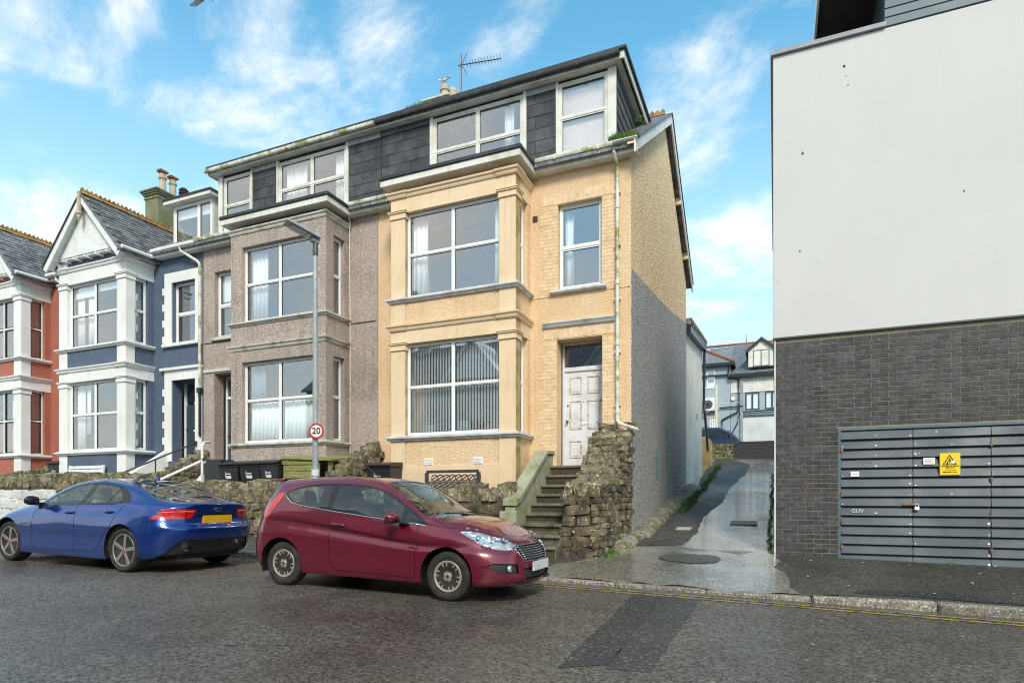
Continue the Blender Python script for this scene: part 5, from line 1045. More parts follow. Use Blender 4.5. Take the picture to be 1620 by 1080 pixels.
# ------------------------------------------------------------------ stone flight and walls at the cream house door
st = thing('front_steps', 'worn mossy stone steps climbing to the flaking white door', 'steps', (-3.8, 11, 0.3))
nos = [(11.80, 1.94), (11.53, 1.74), (11.26, 1.54), (10.99, 1.36), (10.73, 1.18), (10.47, 1.00), (10.21, 0.82), (9.95, 0.64), (9.70, 0.46)]
for i, (y, z) in enumerate(nos):
    yb = 12.45 if i == 0 else nos[i-1][0] + 0.05; mb = MB(); x1_ = -3.32 if y > 10.1 else -3.38
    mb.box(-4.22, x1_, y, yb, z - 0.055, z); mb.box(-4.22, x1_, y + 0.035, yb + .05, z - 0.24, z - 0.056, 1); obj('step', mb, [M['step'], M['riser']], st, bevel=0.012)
mb = MB(); mb.prism([(9.75, 0.1), (9.75, 0.38), (11.83, 1.70), (12.4, 1.70), (12.4, 0.1)], lambda p, q, t_: (t_, p, q), -4.21, -3.36); obj('step_mass', mb, M['mortar'], st)
t = thing('stair_flank_wall', 'mossy cement wall sloping down the left side of the stone steps', 'wall', (-4.33, 11, 0.3))
mb = MB(); mb.prism([(9.98, 0.1), (9.98, 1.12), (10.16, 1.18), (11.62, 2.14), (12.0, 2.16), (12.0, 0.1)], lambda p, q, t_: (t_, p, q), -4.42, -4.22); obj('wall_body', mb, M['mosscement'], t, bevel=0.012)
mb = MB(); mb.prism([(9.95, 1.14), (10.17, 1.21), (11.60, 2.16), (12.0, 2.19), (12.0, 2.26), (11.58, 2.24), (10.12, 1.30), (9.95, 1.26)], lambda p, q, t_: (t_, p, q), -4.45, -4.18); obj('wall_coping', mb, M['mosscement'], t, bevel=0.012)
mb = MB(); mb.box(-4.47, -4.16, 9.84, 9.99, 0.2, 1.05); obj('end_block', mb, M['mosscement'], t, bevel=0.015)
t = thing('stair_side_wall', 'tall mossy rubble wall rising beside the steps to the corner of the cream house', 'wall', (-3.0, 11, 0.2))
mb = MB(); sec = [(10.09, 1.40, -2.80), (10.4, 1.42, -2.77), (11.1, 1.82, -2.70), (12.0, 2.62, -2.62)]
for (ya, za, xa), (yb_, zb, xb) in zip(sec, sec[1:]): mb.hull8([(-3.33, ya, 0), (xa, ya, 0), (xb, yb_, 0), (-3.33, yb_, 0), (-3.33, ya, za), (xa, ya, za), (xb, yb_, zb), (-3.33, yb_, zb)])
obj('wall_core', mb, M['mortar'], t)
ztp = lambda s: (1.42 + (1.5 - 1.42) * min(1, s / .35)) if s < .35 else (1.44 + max(0, s - .35) * 0.62 + max(0, s - 1.2) * .35)
rubble_face(t, (-3.35, 10.08, 0), (-2.79, 10.08, 0), (0, -1, 0), lambda s: .27, lambda s: 1.42, RK, 0.30, 0.19, .12)
rubble_face(t, (-2.79, 10.05, 0), (-2.61, 12.0, 0), (1, 0, 0), lambda s: .25 + s * .09, ztp, RK + RG, 0.20, 0.105, .10)
rubble_face(t, (-3.33, 12.0, 0), (-3.33, 10.08, 0), (-1, 0, 0), lambda s: 1.2, lambda s: ztp(1.92 - s), RG, 0.22, 0.11, .09)
# stepped top of thin slabs
y = 10.1
while y < 12.0:
    s_ = y - 10.1; z = ztp(s_); l = random.uniform(.14, .24)
    for xx in (-3.18, -3.0, -2.86 + (y - 10.1) * .1):
        inst('coping_stone', random.choice(RG), t, (xx + random.uniform(-.03, .03), y + l / 2, z + random.uniform(.02, .08)), (random.uniform(.1, .6), random.uniform(-.3, .3), random.uniform(-.5, .5)), (random.uniform(.18, .30), l * 1.2, random.uniform(.10, .18)))
    y += l * .8
inst('coping_stone', RG[2], t, (-3.26, 10.14, 1.44), (0, .1, .1), (.16, .22, .24)); inst('coping_stone', RG[4], t, (-2.94, 10.15, 1.42), (0, .1, .5), (.42, .26, .24)); inst('coping_stone', RG[1], t, (-3.12, 10.13, 1.42), (0, -.2, .3), (.13, .2, .18))
# footing kerb along the gable
t = thing('gable_footing', 'mossy concrete kerb stones along the foot of the gable wall in the alley', 'kerb', (-2.5, 15, 0.6))
y = 10.95
fm_ = MB()
M['footing'] = mat('mossy footing stone', (0.22, 0.205, 0.165), 0.85, var=.45, col2=(0.105, 0.11, 0.035), vscale=3.2, mix=(.46, .58), speck=[(0.06, 0.05, 0.04), (.36, .34, .28)], sscale=22, sth=(.58, .66), bump=.4, bscale=20)
while y < 20.4:
    l = random.uniform(.75, 1.15); n = 7; mb = MB(); yc0, yc1 = y + .01, y + l - .01; zz0, zz1 = H(-2.4, yc0), H(-2.4, yc1)
    hv = random.uniform(.7, 1.0); prf = [(-0.34, -.1), (-.34, .14 * hv), (-.22, .18 * hv), (-.08, .155 * hv), (0.02, .07), (.08, -.1)]
    xo = -2.30 if y > 12 else -2.40
    vs = [(xo + p, yc0, zz0 + q) for p, q in prf] + [(xo + p, yc1, zz1 + q) for p, q in prf]; k = len(prf)
    mb.add(vs, [tuple(range(k))[::-1], tuple(range(k, 2*k))] + [(i, (i+1) % k, k + (i+1) % k, k + i) for i in range(k)]); obj('footing_stone', mb, M['footing'], t, bevel=.02); y += l
# ------------------------------------------------------------------ gardens and other ground
mb = MB(); mb.box(-8.5, -4.46, 10.42, 11.99, 0.1, 0.98); struct('garden_ground', mb, M['concrete']); mb = MB(); mb.box(-14.0, -8.75, 10.42, 11.99, 0.2, 1.09); struct('garden_ground', mb, M['concrete'])
mb = MB(); mb.box(-19.95, -14.35, 10.42, 11.99, 0.3, 1.30); mb.box(-26, -20.25, 10.42, 11.99, .3, 1.35); struct('garden_ground', mb, M['concrete'])
# white flank of blue house steps + handrail
t = thing('side_steps', 'white sided steps climbing to the blue front door', 'steps', (-15, 11, 1.3))
mb = MB(); mb.prism([(10.45, 1.35), (10.45, 1.62), (11.98, 2.62), (11.98, 1.3)], lambda p, q, t_: (t_, p, q), -15.75, -15.60); obj('flank_wall', mb, M['white'], t)
for i in range(6): mb = MB(); mb.box(-15.58, -14.5, 10.6 + i * .30, 12.4, 1.3 + i * .165, 1.3 + (i + 1) * .165); obj('step', mb, M['concrete'], t)
t = thing('handrail', 'black handrail sloping up to the blue front door', 'handrail', (-15, 11, 1.3))
mb = MB(); mb.tube([(-15.32, 10.2, 1.80), (-14.50, 11.90, 2.76)], 0.022, 8); mb.box(-14.54, -14.46, 11.88, 12.0, 2.70, 2.83); obj('rail', mb, M['blacktrim'], t)
mb = MB(); mb.tube([(-15.30, 10.25, 1.2), (-15.30, 10.25, 1.82)], 0.02, 8); mb.tube([(-14.9, 11.07, 1.3), (-14.9, 11.07, 2.29)], 0.016, 8); obj('post', mb, M['blacktrim'], t)
t = thing('handrail', 'white painted pipe handrail beside the black box and wheelie bins', 'handrail', (-13.4, 11, 1.2))
mb = MB(); mb.tube([(-13.55, 10.15, 1.70), (-12.92, 10.75, 2.16), (-12.88, 10.8, 2.25), (-12.88, 10.8, 2.56), (-12.95, 10.9, 2.64), (-13.2, 11.3, 2.70)], 0.032, 8); obj('rail', mb, M['white'], t)
mb = MB(); mb.tube([(-12.88, 10.8, 1.1), (-12.88, 10.8, 2.2)], 0.03, 8); obj('post', mb, M['white'], t)
t = thing('step_flank', 'white painted sloping flank wall beside the wheelie bins', 'wall', (-12.9, 11, 1.2))
mb = MB(); mb.prism([(-13.25, 1.30), (-12.55, 1.85), (-12.55, 1.10), (-13.25, 1.1)], lambda p, q, t_: (p, t_, q), 10.5, 10.75); obj('flank_wall', mb, M['white'], t)
# ------------------------------------------------------------------ wheelie bins
def make_bin(label, group):
    t = thing('wheelie_bin', label, 'wheelie bin', (0, 0, 0), group)
    mb = MB(); b, tp = .24, .29
    mb.hull8([(-b,-.25,.06),(b,-.25,.06),(b,.22,.06),(-b,.22,.06),(-tp,-.33,.94),(tp,-.33,.94),(tp,.33,.94),(-tp,.33,.94)]); mb.box(-.30, .30, -.345, .345, .90, .95); obj('bin_body', mb, M['blackplastic'], t, bevel=.018)
    mb = MB(); mb.prism([(-.37, .955), (-.37, 1.0), (-.2, 1.05), (.25, 1.07), (.36, 1.03), (.36, .955)], lambda p, q, t_: (t_, p, q), -.305, .305); obj('bin_lid', mb, M['blackplastic'], t, bevel=.012)
    mb = MB(); mb.tube([(-.22, .40, 1.0), (.22, .40, 1.0)], .016, 8); mb.box(-.25, -.2, .3, .41, .97, 1.02); mb.box(.2, .25, .3, .41, .97, 1.02); obj('bin_handle', mb, M['blackplastic'], t)
    for s in (-1, 1): mb = MB(); mb.lathe([(.10, -.025), (.10, .025)], (s * .30, .26, .10), 'x', 14); obj('wheel', mb, M['black'], t)
    mb = MB(); yv = lambda z: -.25 - (z - .06) * .0909 - .004
    for (xa, xb, za, zb) in ((-.10, -.085, .66, .80), (-.075, .06, .74, .765), (-.075, .075, .64, .71), (-.085, .03, .56, .575), (-.085, .01, .53, .545)): mb.hull8([(xa, yv(za)-.002, za), (xb, yv(za)-.002, za), (xb, yv(za)+.003, za), (xa, yv(za)+.003, za), (xa, yv(zb)-.002, zb), (xb, yv(zb)-.002, zb), (xb, yv(zb)+.003, zb), (xa, yv(zb)+.003, zb)])
    obj('printed_mark', mb, M['whitemark'], t); return t
b0 = make_bin('black wheelie bin nearest the black box, leftmost in the row of three', 'black wheelie bins'); b0.location = (-11.72, 10.86, 1.09)
copy_tree(b0, (-11.07, 10.84, 1.09), R(3), 'black wheelie bin in the middle of the row of three by the brown house')
copy_tree(b0, (-10.46, 10.85, 1.10), R(-4), 'black wheelie bin beside the mossy timber store, rightmost in the row of three')
copy_tree(b0, (-7.62, 10.95, 0.98), R(5), 'single black wheelie bin between the rubble wall and the cream bay window')
copy_tree(b0, (-19.35, 11.5, 1.32), R(0), 'black wheelie bin between the red house and the blue house')
t = thing('black_box', 'tall flat black panel box standing left of the three bins', 'box', (-12.25, 10.75, 1.1))
mb = MB(); mb.box(-12.52, -11.98, 10.55, 10.95, 1.1, 2.19); obj('box_body', mb, M['blackplastic'], t, bevel=.01)
mb = MB(); mb.box(-12.5, -12.46, 10.545, 10.549, 2.12, 2.16)
for k in range(3): mb.box(-12.05, -12.03, 10.545, 10.549, 1.45 + k * .09, 1.47 + k * .09)
obj('screw', mb, M['whitemark'], t)
# mossy timber bin store
t = thing('timber_store', 'low mossy green timber store with sloping lid behind the lamp post', 'shed', (-9.4, 11, 1.1))
for k in range(6): mb = MB(); mb.box(-10.14, -9.12, 10.62, 10.645, 1.10 + k * .155, 1.10 + k * .155 + .148); obj('board', mb, M['wood'], t, bevel=.004)
mb = MB(); mb.prism([(-10.16, 2.03), (-10.16, 2.20), (-9.10, 2.05), (-9.10, 2.02)], lambda p, q, t_: (p, t_, q), 10.60, 10.63); obj('board', mb, M['wood'], t)
mb = MB(); mb.hull8([(-10.2, 10.56, 2.16), (-8.78, 10.56, 2.08), (-8.78, 11.5, 2.20), (-10.2, 11.5, 2.30), (-10.2, 10.56, 2.19), (-8.78, 10.56, 2.11), (-8.78, 11.5, 2.23), (-10.2, 11.5, 2.33)]); obj('lid', mb, M['wood'], t)
mb = MB(); mb.box(-10.16, -10.10, 10.66, 11.45, 1.1, 2.15); mb.box(-8.92, -8.84, 10.66, 10.74, 1.1, 2.08); mb.box(-10.1, -8.84, 11.4, 11.45, 1.1, 2.1); obj('frame', mb, M['wood'], t)
mb = MB(); mb.box(-9.10, -8.86, 10.9, 10.95, 1.1, 2.0); obj('dark_panel', mb, M['dark'], t)
# benches
t = thing('garden_bench', 'white painted slatted bench in front of the blue bay window', 'bench', (-17.7, 11, 1.3))
for k in range(4): mb = MB(); z = 1.78 + k * .105; mb.box(-18.42, -16.98, 10.98 + k * .03, 11.0 + k * .03, z, z + .085); obj('back_slat', mb, M['whitewood'], t, bevel=.004)
for k in range(3): mb = MB(); mb.box(-18.42, -16.98, 10.55 + k * .13, 10.66 + k * .13, 1.72, 1.745); obj('seat_slat', mb, M['whitewood'], t)
for xx in (-18.45, -16.99):
    mb = MB(); mb.hull8([(xx, 10.95, 1.3), (xx + .04, 10.95, 1.3), (xx + .04, 11.0, 1.3), (xx, 11.0, 1.3), (xx, 11.06, 2.2), (xx + .04, 11.06, 2.2), (xx + .04, 11.11, 2.2), (xx, 11.11, 2.2)]); obj('leg', mb, M['whitewood'], t)
    mb = MB(); mb.hull8([(xx, 10.5, 1.3), (xx + .04, 10.5, 1.3), (xx + .04, 10.55, 1.3), (xx, 10.55, 1.3), (xx, 10.52, 1.95), (xx + .04, 10.52, 1.95), (xx + .04, 10.57, 1.95), (xx, 10.57, 1.95)]); obj('leg', mb, M['whitewood'], t)
    mb = MB(); mb.box(xx, xx + .05, 10.5, 11.05, 1.95, 1.98); obj('armrest', mb, M['whitewood'], t)
t = thing('garden_bench', 'dark cast iron bench with pierced foliage back below the cream bay window', 'bench', (-6.0, 10.9, 1.0))
mb = MB()
for q in ((-6.60, -5.40, 1.79, 1.85), (-6.60, -5.40, 1.42, 1.47), (-6.60, -6.55, 1.47, 1.79), (-5.45, -5.40, 1.47, 1.79)): mb.box(q[0], q[1], 10.90, 10.94, q[2], q[3])
obj('back_frame', mb, M['iron'], t, bevel=.01)
mb = MB()
for i in range(8):
    for j in range(2):
        cx_ = -6.48 + i * .14 + (j * .07); cz_ = 1.55 + j * .14; pts = [(cx_ + .075 * math.cos(a), 10.92 + .01 * math.sin(3 * a), cz_ + .062 * math.sin(a)) for a in [k * math.pi / 5 for k in range(11)]]; mb.tube(pts, .013, 5); mb.tube([(cx_ - .07, 10.92, cz_ - .05), (cx_, 10.915, cz_), (cx_ + .07, 10.92, cz_ + .05)], .014, 5)
obj('foliage_tracery', mb, M['iron'], t)
mb = MB(); mb.tube([(-6.62, 10.9, 1.52), (-6.64, 10.65, 1.58), (-6.64, 10.45, 1.60), (-6.64, 10.38, 1.56), (-6.64, 10.40, 1.52)], .02, 6); mb.tube([(-6.62, 10.92, 1.0), (-6.62, 10.92, 1.8)], .02, 6); obj('armrest', mb, M['iron'], t)
mb = MB(); mb.tube([(-5.38, 10.9, 1.52), (-5.38, 10.65, 1.55), (-5.38, 10.45, 1.50)], .02, 6); mb.tube([(-5.38, 10.92, 1.0), (-5.38, 10.92, 1.8)], .02, 6); obj('armrest', mb, M['iron'], t)
for k in range(4): mb = MB(); mb.box(-6.6, -5.4, 10.5 + k * .1, 10.58 + k * .1, 1.38, 1.40); obj('seat_slat', mb, M['wood'], t)
# little white garden chair/plants by blue wall
t = thing('potted_plant', 'small yellow flowering plant in a pot on the wall by the red house', 'plant', (-19.9, 10.9, 1.5))
mb = MB(); mb.lathe([(.07, 0), (.10, .16), (.105, .18)], (-19.15, 10.85, 1.78), 'z', 12); obj('pot', mb, M['white'], t)
mb = MB()
for i in range(60): a = random.uniform(0, 6.28); r_ = random.uniform(0, .11); x, y, z = -19.15 + r_ * math.cos(a), 10.85 + r_ * math.sin(a), 1.96 + random.uniform(0, .18); d_ = .025; mb.add([(x - d_, y, z), (x + d_, y, z + .01), (x, y + d_, z + .03)], [(0, 1, 2)])
obj('foliage', mb, M['leaf'], t)
# ------------------------------------------------------------------ lamp column with speed sign
LX, LY = -8.30, 9.55
t = thing('street_lamp', 'galvanised street lamp column in front of the brown house', 'street lamp', (LX, LY, H(LX, LY)))
mb = MB(); zt = 6.36; mb.lathe([(.075, 0), (.075, 1.3), (.065, 1.36), (.058, 1.4), (.052, 3.2), (.045, 5.2), (.040, 5.75)], (LX, LY, H(LX, LY)), 'z', 14); obj('pole', mb, M['galv'], t, smooth=False)
mb = MB(); mb.lathe([(.052, 0), (.054, .08), (.048, .26), (.045, .28)], (LX, LY, 6.04), 'z', 12); obj('spigot', mb, M['steel'], t)
# flat LED head pointing at the street, tilted up
hd = MB(); hd.hull8([(-.15, .07, 0), (.15, .07, 0), (.15, -.62, .03), (-.15, -.62, .03), (-.13, .07, .07), (.13, .07, .07), (.12, -.60, .09), (-.12, -.60, .09)]); hd.box(-.06, .06, -.08, .08, -.08, .0)
me = hd.mesh('lamp_head', M['galv'], bevel=.012); lh = inst('lamp_head', me, t, (LX, LY, 6.36), (R(-14), 0, R(-30)))
lm = MB(); lm.box(-.10, .10, -.50, -.12, -.004, .008); me = lm.mesh('lamp_glass', M['panedark']); o = bpy.data.objects.new('lamp_glass', me); COL.objects.link(o); o.parent = lh; o.rotation_euler = (R(2), 0, 0); o.location = (0, 0, -.002)
sx, sz = -8.05, 2.585; sx = LX + .045; 
t = thing('speed_limit_sign', 'round white 20 speed limit sign with red ring on the lamp column', 'sign', (sx, LY - .08, sz))
def disc(cx, cy, cz, r, th, ang, m_, name, par, r_in=0.0):
    mb = MB(); mb.lathe([(r, 0), (r, th)] if not r_in else [(r_in, 0), (r, 0), (r, th), (r_in, th)], (0, 0, 0), 'y', 32)
    if r_in: mb.f = mb.f[:-2]; mb.m = mb.m[:-2]; n = 32; mb.f += [(3*n+k, 3*n+(k+1)%n, (k+1)%n, k) for k in range(n)]; mb.m += [0]*n
    me = mb.mesh(name, m_); return inst(name, me, par, (cx, cy, cz), (0, 0, ang))
an = R(16); fx, fy = math.sin(an), -math.cos(an)     # the face looks a little towards the right
sX, sY = LX + .09, LY - .075
disc(sX, sY, sz, .152, .006, an, M['galv'], 'sign_back', t); disc(sX + fx*.003, sY + fy*.003, sz, .145, .004, an, M['signwhite'], 'sign_face', t); disc(sX + fx*.006, sY + fy*.006, sz, .150, .004, an, M['signred'], 'red_ring', t, .118)
put_text('20', 0.175, M['black'], sX + fx*.007, sY + fy*.007, sz, t, name='numeral', rot=(R(90), 0, an), bold=True)
t = thing('round_sign_back', 'dark back of a round sign facing away on the lamp column', 'sign', (LX - .1, LY + .05, sz)); disc(LX - .09, LY + .06, sz, .15, .006, R(-25), M['steel'], 'sign_back', t)
mb = MB(); mb.lathe([(.068, 0), (.068, .03)], (LX, LY, sz + .06), 'z', 14); mb.lathe([(.068, 0), (.068, .03)], (LX, LY, sz - .09), 'z', 14); obj('clip', mb, M['steel'], t)
mb = MB(); mb.lathe([(.0765, 0), (.0765, .12)], (LX, LY, 1.72), 'z', 14); tag(obj('lamp_sticker', mb, M['whitemark']), 'small worn pale sticker wrapped round the foot of the lamp column', 'sticker')
# ------------------------------------------------------------------ aerial, gulls, roof growth
t = thing('tv_aerial', 'tall television aerial on a mast above the cream house roof', 'aerial', (-8.3, 15.62, 11.0))
mb = MB(); mb.tube([(-8.3, 15.62, 11.3), (-8.3, 15.62, 14.02)], .028, 8); obj('mast', mb, M['steel'], t)
bd = Vector((.93, .15, .0)).normalized(); p0 = Vector((-8.3, 15.55, 13.66)); sd_ = Vector((0, 0, 1)); pd = bd.cross(Vector((0,0,1)))
mb = MB(); mb.tube([p0 - bd * .05, p0 + bd * 1.22 + Vector((0, 0, -.02))], .014, 6); obj('boom', mb, M['steel'], t)
for k in range(12): mb = MB(); q = p0 + bd * (.22 + k * .09); mb.tube([q - pd * .10 - UZ * .03, q + pd * .10 + UZ * .03], .007, 5); obj('element', mb, M['steel'], t)
for s in (-1, 1): mb = MB(); mb.tube([p0 + bd * .06, p0 + bd * .22 + UZ * s * .30], .011, 5); obj('reflector', mb, M['steel'], t)
def gull(label, loc, rz, flying=False):
    t = thing('seagull', label, 'bird', (0, 0, 0))
    prf = [(.004, -.26), (.035, -.20), (.062, -.10), (.072, 0), (.062, .10), (.04, .17), (.036, .205), (.045, .235), (.038, .27), (.012, .30), (.004, .305)]
    mb = MB(); mb.lathe(prf, (0, 0, 0), 'x', 12)
    zz = []
    for (x, y, z) in mb.v: zz.append((x, y * .85, z * .95 + (max(0, x - .08) * .55) + (.0)))
    mb.v = zz; o = obj('body', mb, M['feather'], t, smooth=True)
    mb = MB(); mb.tube([(.30, 0, .125), (.355, 0, .105)], [.011, .004], 6); obj('beak', mb, M['beak'], t)
    if not flying:
        for s in (-1, 1):
            mb = MB(); mb.hull8([(.10, s*.058, -.02), (-.30, s*.02, -.03), (-.30, s*.01, -.01), (.10, s*.03, .0), (.12, s*.066, .045), (-.12, s*.06, .045), (-.12, s*.03, .06), (.12, s*.03, .06)]); obj('wing', mb, M['featherg'], t, bevel=.008)
            mb = MB(); mb.tube([(0, s*.025, -.06), (.005, s*.025, -.16)], .006, 5); obj('leg', mb, M['beak'], t)
    else:
        for s in (-1, 1):
            ws = [(0.06, s*.05, .03), (.10, s*.30, .14), (.02, s*.56, .06), (-.14, s*.72, -.02)]; ch = [.16, .15, .11, .02]
            vs = []; 
            for (x, y, z), c_ in zip(ws, ch): vs += [(x + .03, y, z), (x - c_, y, z - .01), (x - c_, y, z - .004), (x + .03, y, z + .014)]
            fs = []
            for i in range(3):
                j = i * 4; fs += [(j+a, j+b, j+4+b, j+4+a) for a, b in ((0,1),(1,2),(2,3),(3,0))]
            fs += [(0,1,2,3), (12,13,14,15)]; mb = MB(); mb.add(vs, fs); obj('wing', mb, M['featherg'], t)
        mb = MB(); mb.hull8([(-.2, -.02, -.01), (-.36, -.06, -.01), (-.36, .06, -.01), (-.2, .02, -.01), (-.2, -.02, .01), (-.36, -.06, .0), (-.36, .06, .0), (-.2, .02, .01)]); obj('tail', mb, M['feather'], t)
    t.location = loc; t.rotation_euler = (0, 0, rz); return t
g1 = gull('grey and white gull perched on the chimney pot above the cream house', (-8.57, 15.15, 13.06), R(165))
g1.scale = (.8, .8, .8); g2 = gull('gull flying out of the top of the picture, only a wing showing', (-16.45, 14.0, 17.22), R(60), True); g2.rotation_euler = (R(-50), R(15), R(95))
def tufts(name, label, pts, m_, h, n, spread, cat='moss'):
    mb = MB()
    for (x, y, z) in pts:
        for _ in range(n):
            a = random.uniform(0, 6.28); r_ = spread * math.sqrt(random.random()); bx_, by_ = x + r_ * math.cos(a), y + r_ * math.sin(a) * .7; hh = h * random.uniform(.4, 1.1) * (1 - .5 * r_ / spread); lx, ly = random.uniform(-.5, .5) * hh, random.uniform(-.5, .5) * hh; w_ = random.uniform(.004, .010) * (h / .08) ** .5
            ca, sa = math.cos(a), math.sin(a); mb.add([(bx_ - w_ * sa, by_ + w_ * ca, z), (bx_ + w_ * sa, by_ - w_ * ca, z), (bx_ + lx + w_ * .3, by_ + ly, z + hh)], [(0, 1, 2)])
    o = obj(name, mb, m_, None, fix=False); o['kind'] = 'stuff'; o['label'] = label; o['category'] = cat; return o
rp = []
for i in range(14): rp.append((-2.95 + i * .035, 11.76 + .04 * random.random() + max(0, (7 - i)) * 0.03, 8.20 + max(0, (7 - i)) * 0.02))
tufts('roof_moss', 'bright green moss filling the gutter at the gable corner', rp, M['moss'], .19, 260, .11)
mb = MB()
tufts('roof_moss', 'mossy patch on the roof slates below the orange ridge', [(-2.85 + i * .05, 13.9 + random.uniform(-.3, .3), 8.18 + (13.9 - 11.72) * .68 + .02) for i in range(6)], M['moss'], .05, 120, .14)
tufts('roof_grass', 'grass tuft growing on the flat dormer roof edge', [(-7.75 + i * .09, 12.0, 10.14) for i in range(7)], M['moss'], .17, 160, .10)
wd = [(-2.62 + random.uniform(-.02, .1), y, H(-2.6, y) + .01) for y in [10.12, 10.2, 10.45, 10.5, 10.55, 11.0, 11.3]] + [(-3.9, 9.72, .47), (-3.75, 9.70, .30), (-3.45, 9.9, .3), (-3.5, 10.0, .66)]
tufts('alley_weeds', 'green weeds sprouting at the foot of the steps and rubble wall', wd, M['leaf'], .11, 55, .07, 'weeds')
wd = [(-2.15 + random.uniform(-.06, .12), y * .25, H(-2.2, y * .25) + .02) for y in range(62, 112)]
tufts('alley_weeds', 'strip of weeds along the left edge of the alley beyond the gable', wd, M['leaf'], .14, 60, .12, 'weeds')
wd = [(-0.06 + random.uniform(-.05, .02), 11.2 + i * .22, H(-.05, 11.2 + i * .22) + .01) for i in range(60)]
tufts('alley_weeds', 'thin line of weeds along the foot of the dark brick corner', wd, M['leaf'], .08, 26, .05, 'weeds')
wd = [(1.0 + i * .045 + random.uniform(-.02, .02), 11.18, H(1.0 + i * .045, 11.18)) for i in range(90)]
tufts('pavement_moss', 'thin moss line along the foot of the louvred doors', wd, M['moss'], .018, 14, .04, 'moss')
tufts('pavement_weed', 'small weed at the foot of the louvred doors', [(2.45, 11.15, H(2.45, 11.15))], M['leaf'], .05, 40, .05, 'weed')
wd = [(-14 + i * .11, YW + .02, H(-14 + i * .11, YW)) for i in range(50)]
tufts('pavement_weeds', 'weeds at the foot of the rubble garden wall behind the cars', wd, M['leaf'], .09, 22, .06, 'weeds')
tufts('wall_weeds', 'leafy weeds on top of the garden wall beside the black box', [(-12.75 + random.uniform(-.15, .15), 10.2, 1.5) for _ in range(4)], M['leaf'], .16, 50, .1, 'weeds')
# litter and pale scraps on the footway
mb = MB()
for i in range(46):
    x = random.uniform(-0.6, 4.0); y = random.uniform(8.9, 10.9) if random.random() < .6 else random.uniform(5, 8); s_ = random.uniform(.008, .028); a = random.uniform(0, 3); z = H(x, y) + .011
    if y < 8.4: z = -0.0207 * x + .007; s_ *= .5
    n = 5; q = [(x + s_ * math.cos(a + k * 1.25) * random.uniform(.5, 1.3), y + s_ * math.sin(a + k * 1.25) * random.uniform(.5, 1.3)) for k in range(n)]; mb.prism(q, lambda p, r2, t_: (p, r2, t_), z, z + .003)
o = obj('litter', mb, M['litter']); o['kind'] = 'stuff'; o['label'] = 'pale scraps and chewing gum scattered on the footway'; o['category'] = 'litter'
mb = MB(); n = 9; mb.prism([(-3.72 + .05 * math.cos(k / n * 6.28) * random.uniform(.7, 1.2), 9.35 + .03 * math.sin(k / n * 6.28)) for k in range(n)], lambda p, q, t_: (p, q, t_), H(-3.72, 9.35) + .004, H(-3.72, 9.35) + .012); tag(obj('fallen_leaf', mb, M['wood']), 'brown fallen leaf on the pavement at the foot of the steps', 'leaf')
# manhole covers in the alley
for (x, y, sx_, sy_, lab) in ((-0.62, 14.2, .55, .42, 'rectangular drain cover in the wet alley'), (-1.75, 13.2, .3, .3, 'pale broken concrete slab at the left edge of the alley')):
    z = H(x, y) + .022; sl = 0.126; t = thing('manhole_cover', lab, 'drain cover', (x, y, z)); mb = MB(); P = lambda a, b, c: (x + a, y + b, z + b * sl + c)
    mb.hull8([P(-sx_/2,-sy_/2,0), P(sx_/2,-sy_/2,0), P(sx_/2,sy_/2,0), P(-sx_/2,sy_/2,0), P(-sx_/2,-sy_/2,.012), P(sx_/2,-sy_/2,.012), P(sx_/2,sy_/2,.012), P(-sx_/2,sy_/2,.012)]); obj('cover_plate', mb, M['concrete'], t)
    if 'drain' in lab:
        for i in range(6): mb = MB(); a = -sx_/2 + .05 + i * .08; mb.hull8([P(a,-.17,.013), P(a+.04,-.17,.013), P(a+.04,.17,.013), P(a,.17,.013), P(a,-.17,.02), P(a+.04,-.17,.02), P(a+.04,.17,.02), P(a,.17,.02)]); obj('cover_rib', mb, M['concrete'], t)
# graffiti on the gable
t = thing('gable_graffiti', 'faded teal spray paint scribbles on the grey gable wall', 'graffiti', (-2.58, 15.5, 2.2))
for (yc, z0_, z1_, wy_) in ((16.3, 2.0, 3.2, .35), (14.75, 1.75, 2.35, .16), (16.5, 1.3, 2.0, .15)):
    mb = MB(); n = 26; mb.tube([(-2.583, yc + wy_ * math.sin(i * 2.1 + yc), z0_ + (z1_ - z0_) * i / n + .06 * math.sin(i * 3.3)) for i in range(n)], .026, 5)
    mb.v = [(-2.587 + (v[0] + 2.583) * .25, v[1], v[2]) for v in mb.v]; obj('paint_stroke', mb, M['teal'], t)
# ================================================================== behind: extension, wall, far houses
t = thing('rear_extension', 'long white rendered extension with mossy tiled eaves along the alley', 'building', (-3.5, 22.5, 1.5))
mb = MB(); mb.prism([(20.12, .8), (24.9, 1.6), (24.9, 7.0), (20.12, 6.6)], lambda p, q, t_: (t_, p, q), -2.62, -6.0); obj('wall', mb, M['extwhite'], t)
mb = MB(); mb.prism([(20.12, 6.55), (24.95, 6.98), (25.05, 7.15), (20.12, 6.80)], lambda p, q, t_: (t_, p, q), -2.45, -2.60); obj('gutter', mb, M['blacktrim'], t)
mb = MB(); mb.hull8([(-2.45, 20.12, 6.75), (-2.45, 25.1, 7.15), (-6, 25.1, 9.2), (-6, 20.12, 8.8), (-2.45, 20.12, 6.88), (-2.45, 25.1, 7.28), (-6, 25.1, 9.33), (-6, 20.12, 8.93)]); obj('roof', mb, M['slate'], t)
for k in range(20): mb = MB(); y = 20.2 + k * .245; z = 6.93 + k * .0205; mb.lathe([(.09, 0), (.09, .3)], (-2.45, y, z), 'x', 8); mb.v = [(v[0] - .28, v[1], v[2]) for v in mb.v]; obj('eaves_tile', mb, M['stonegreen'], t)
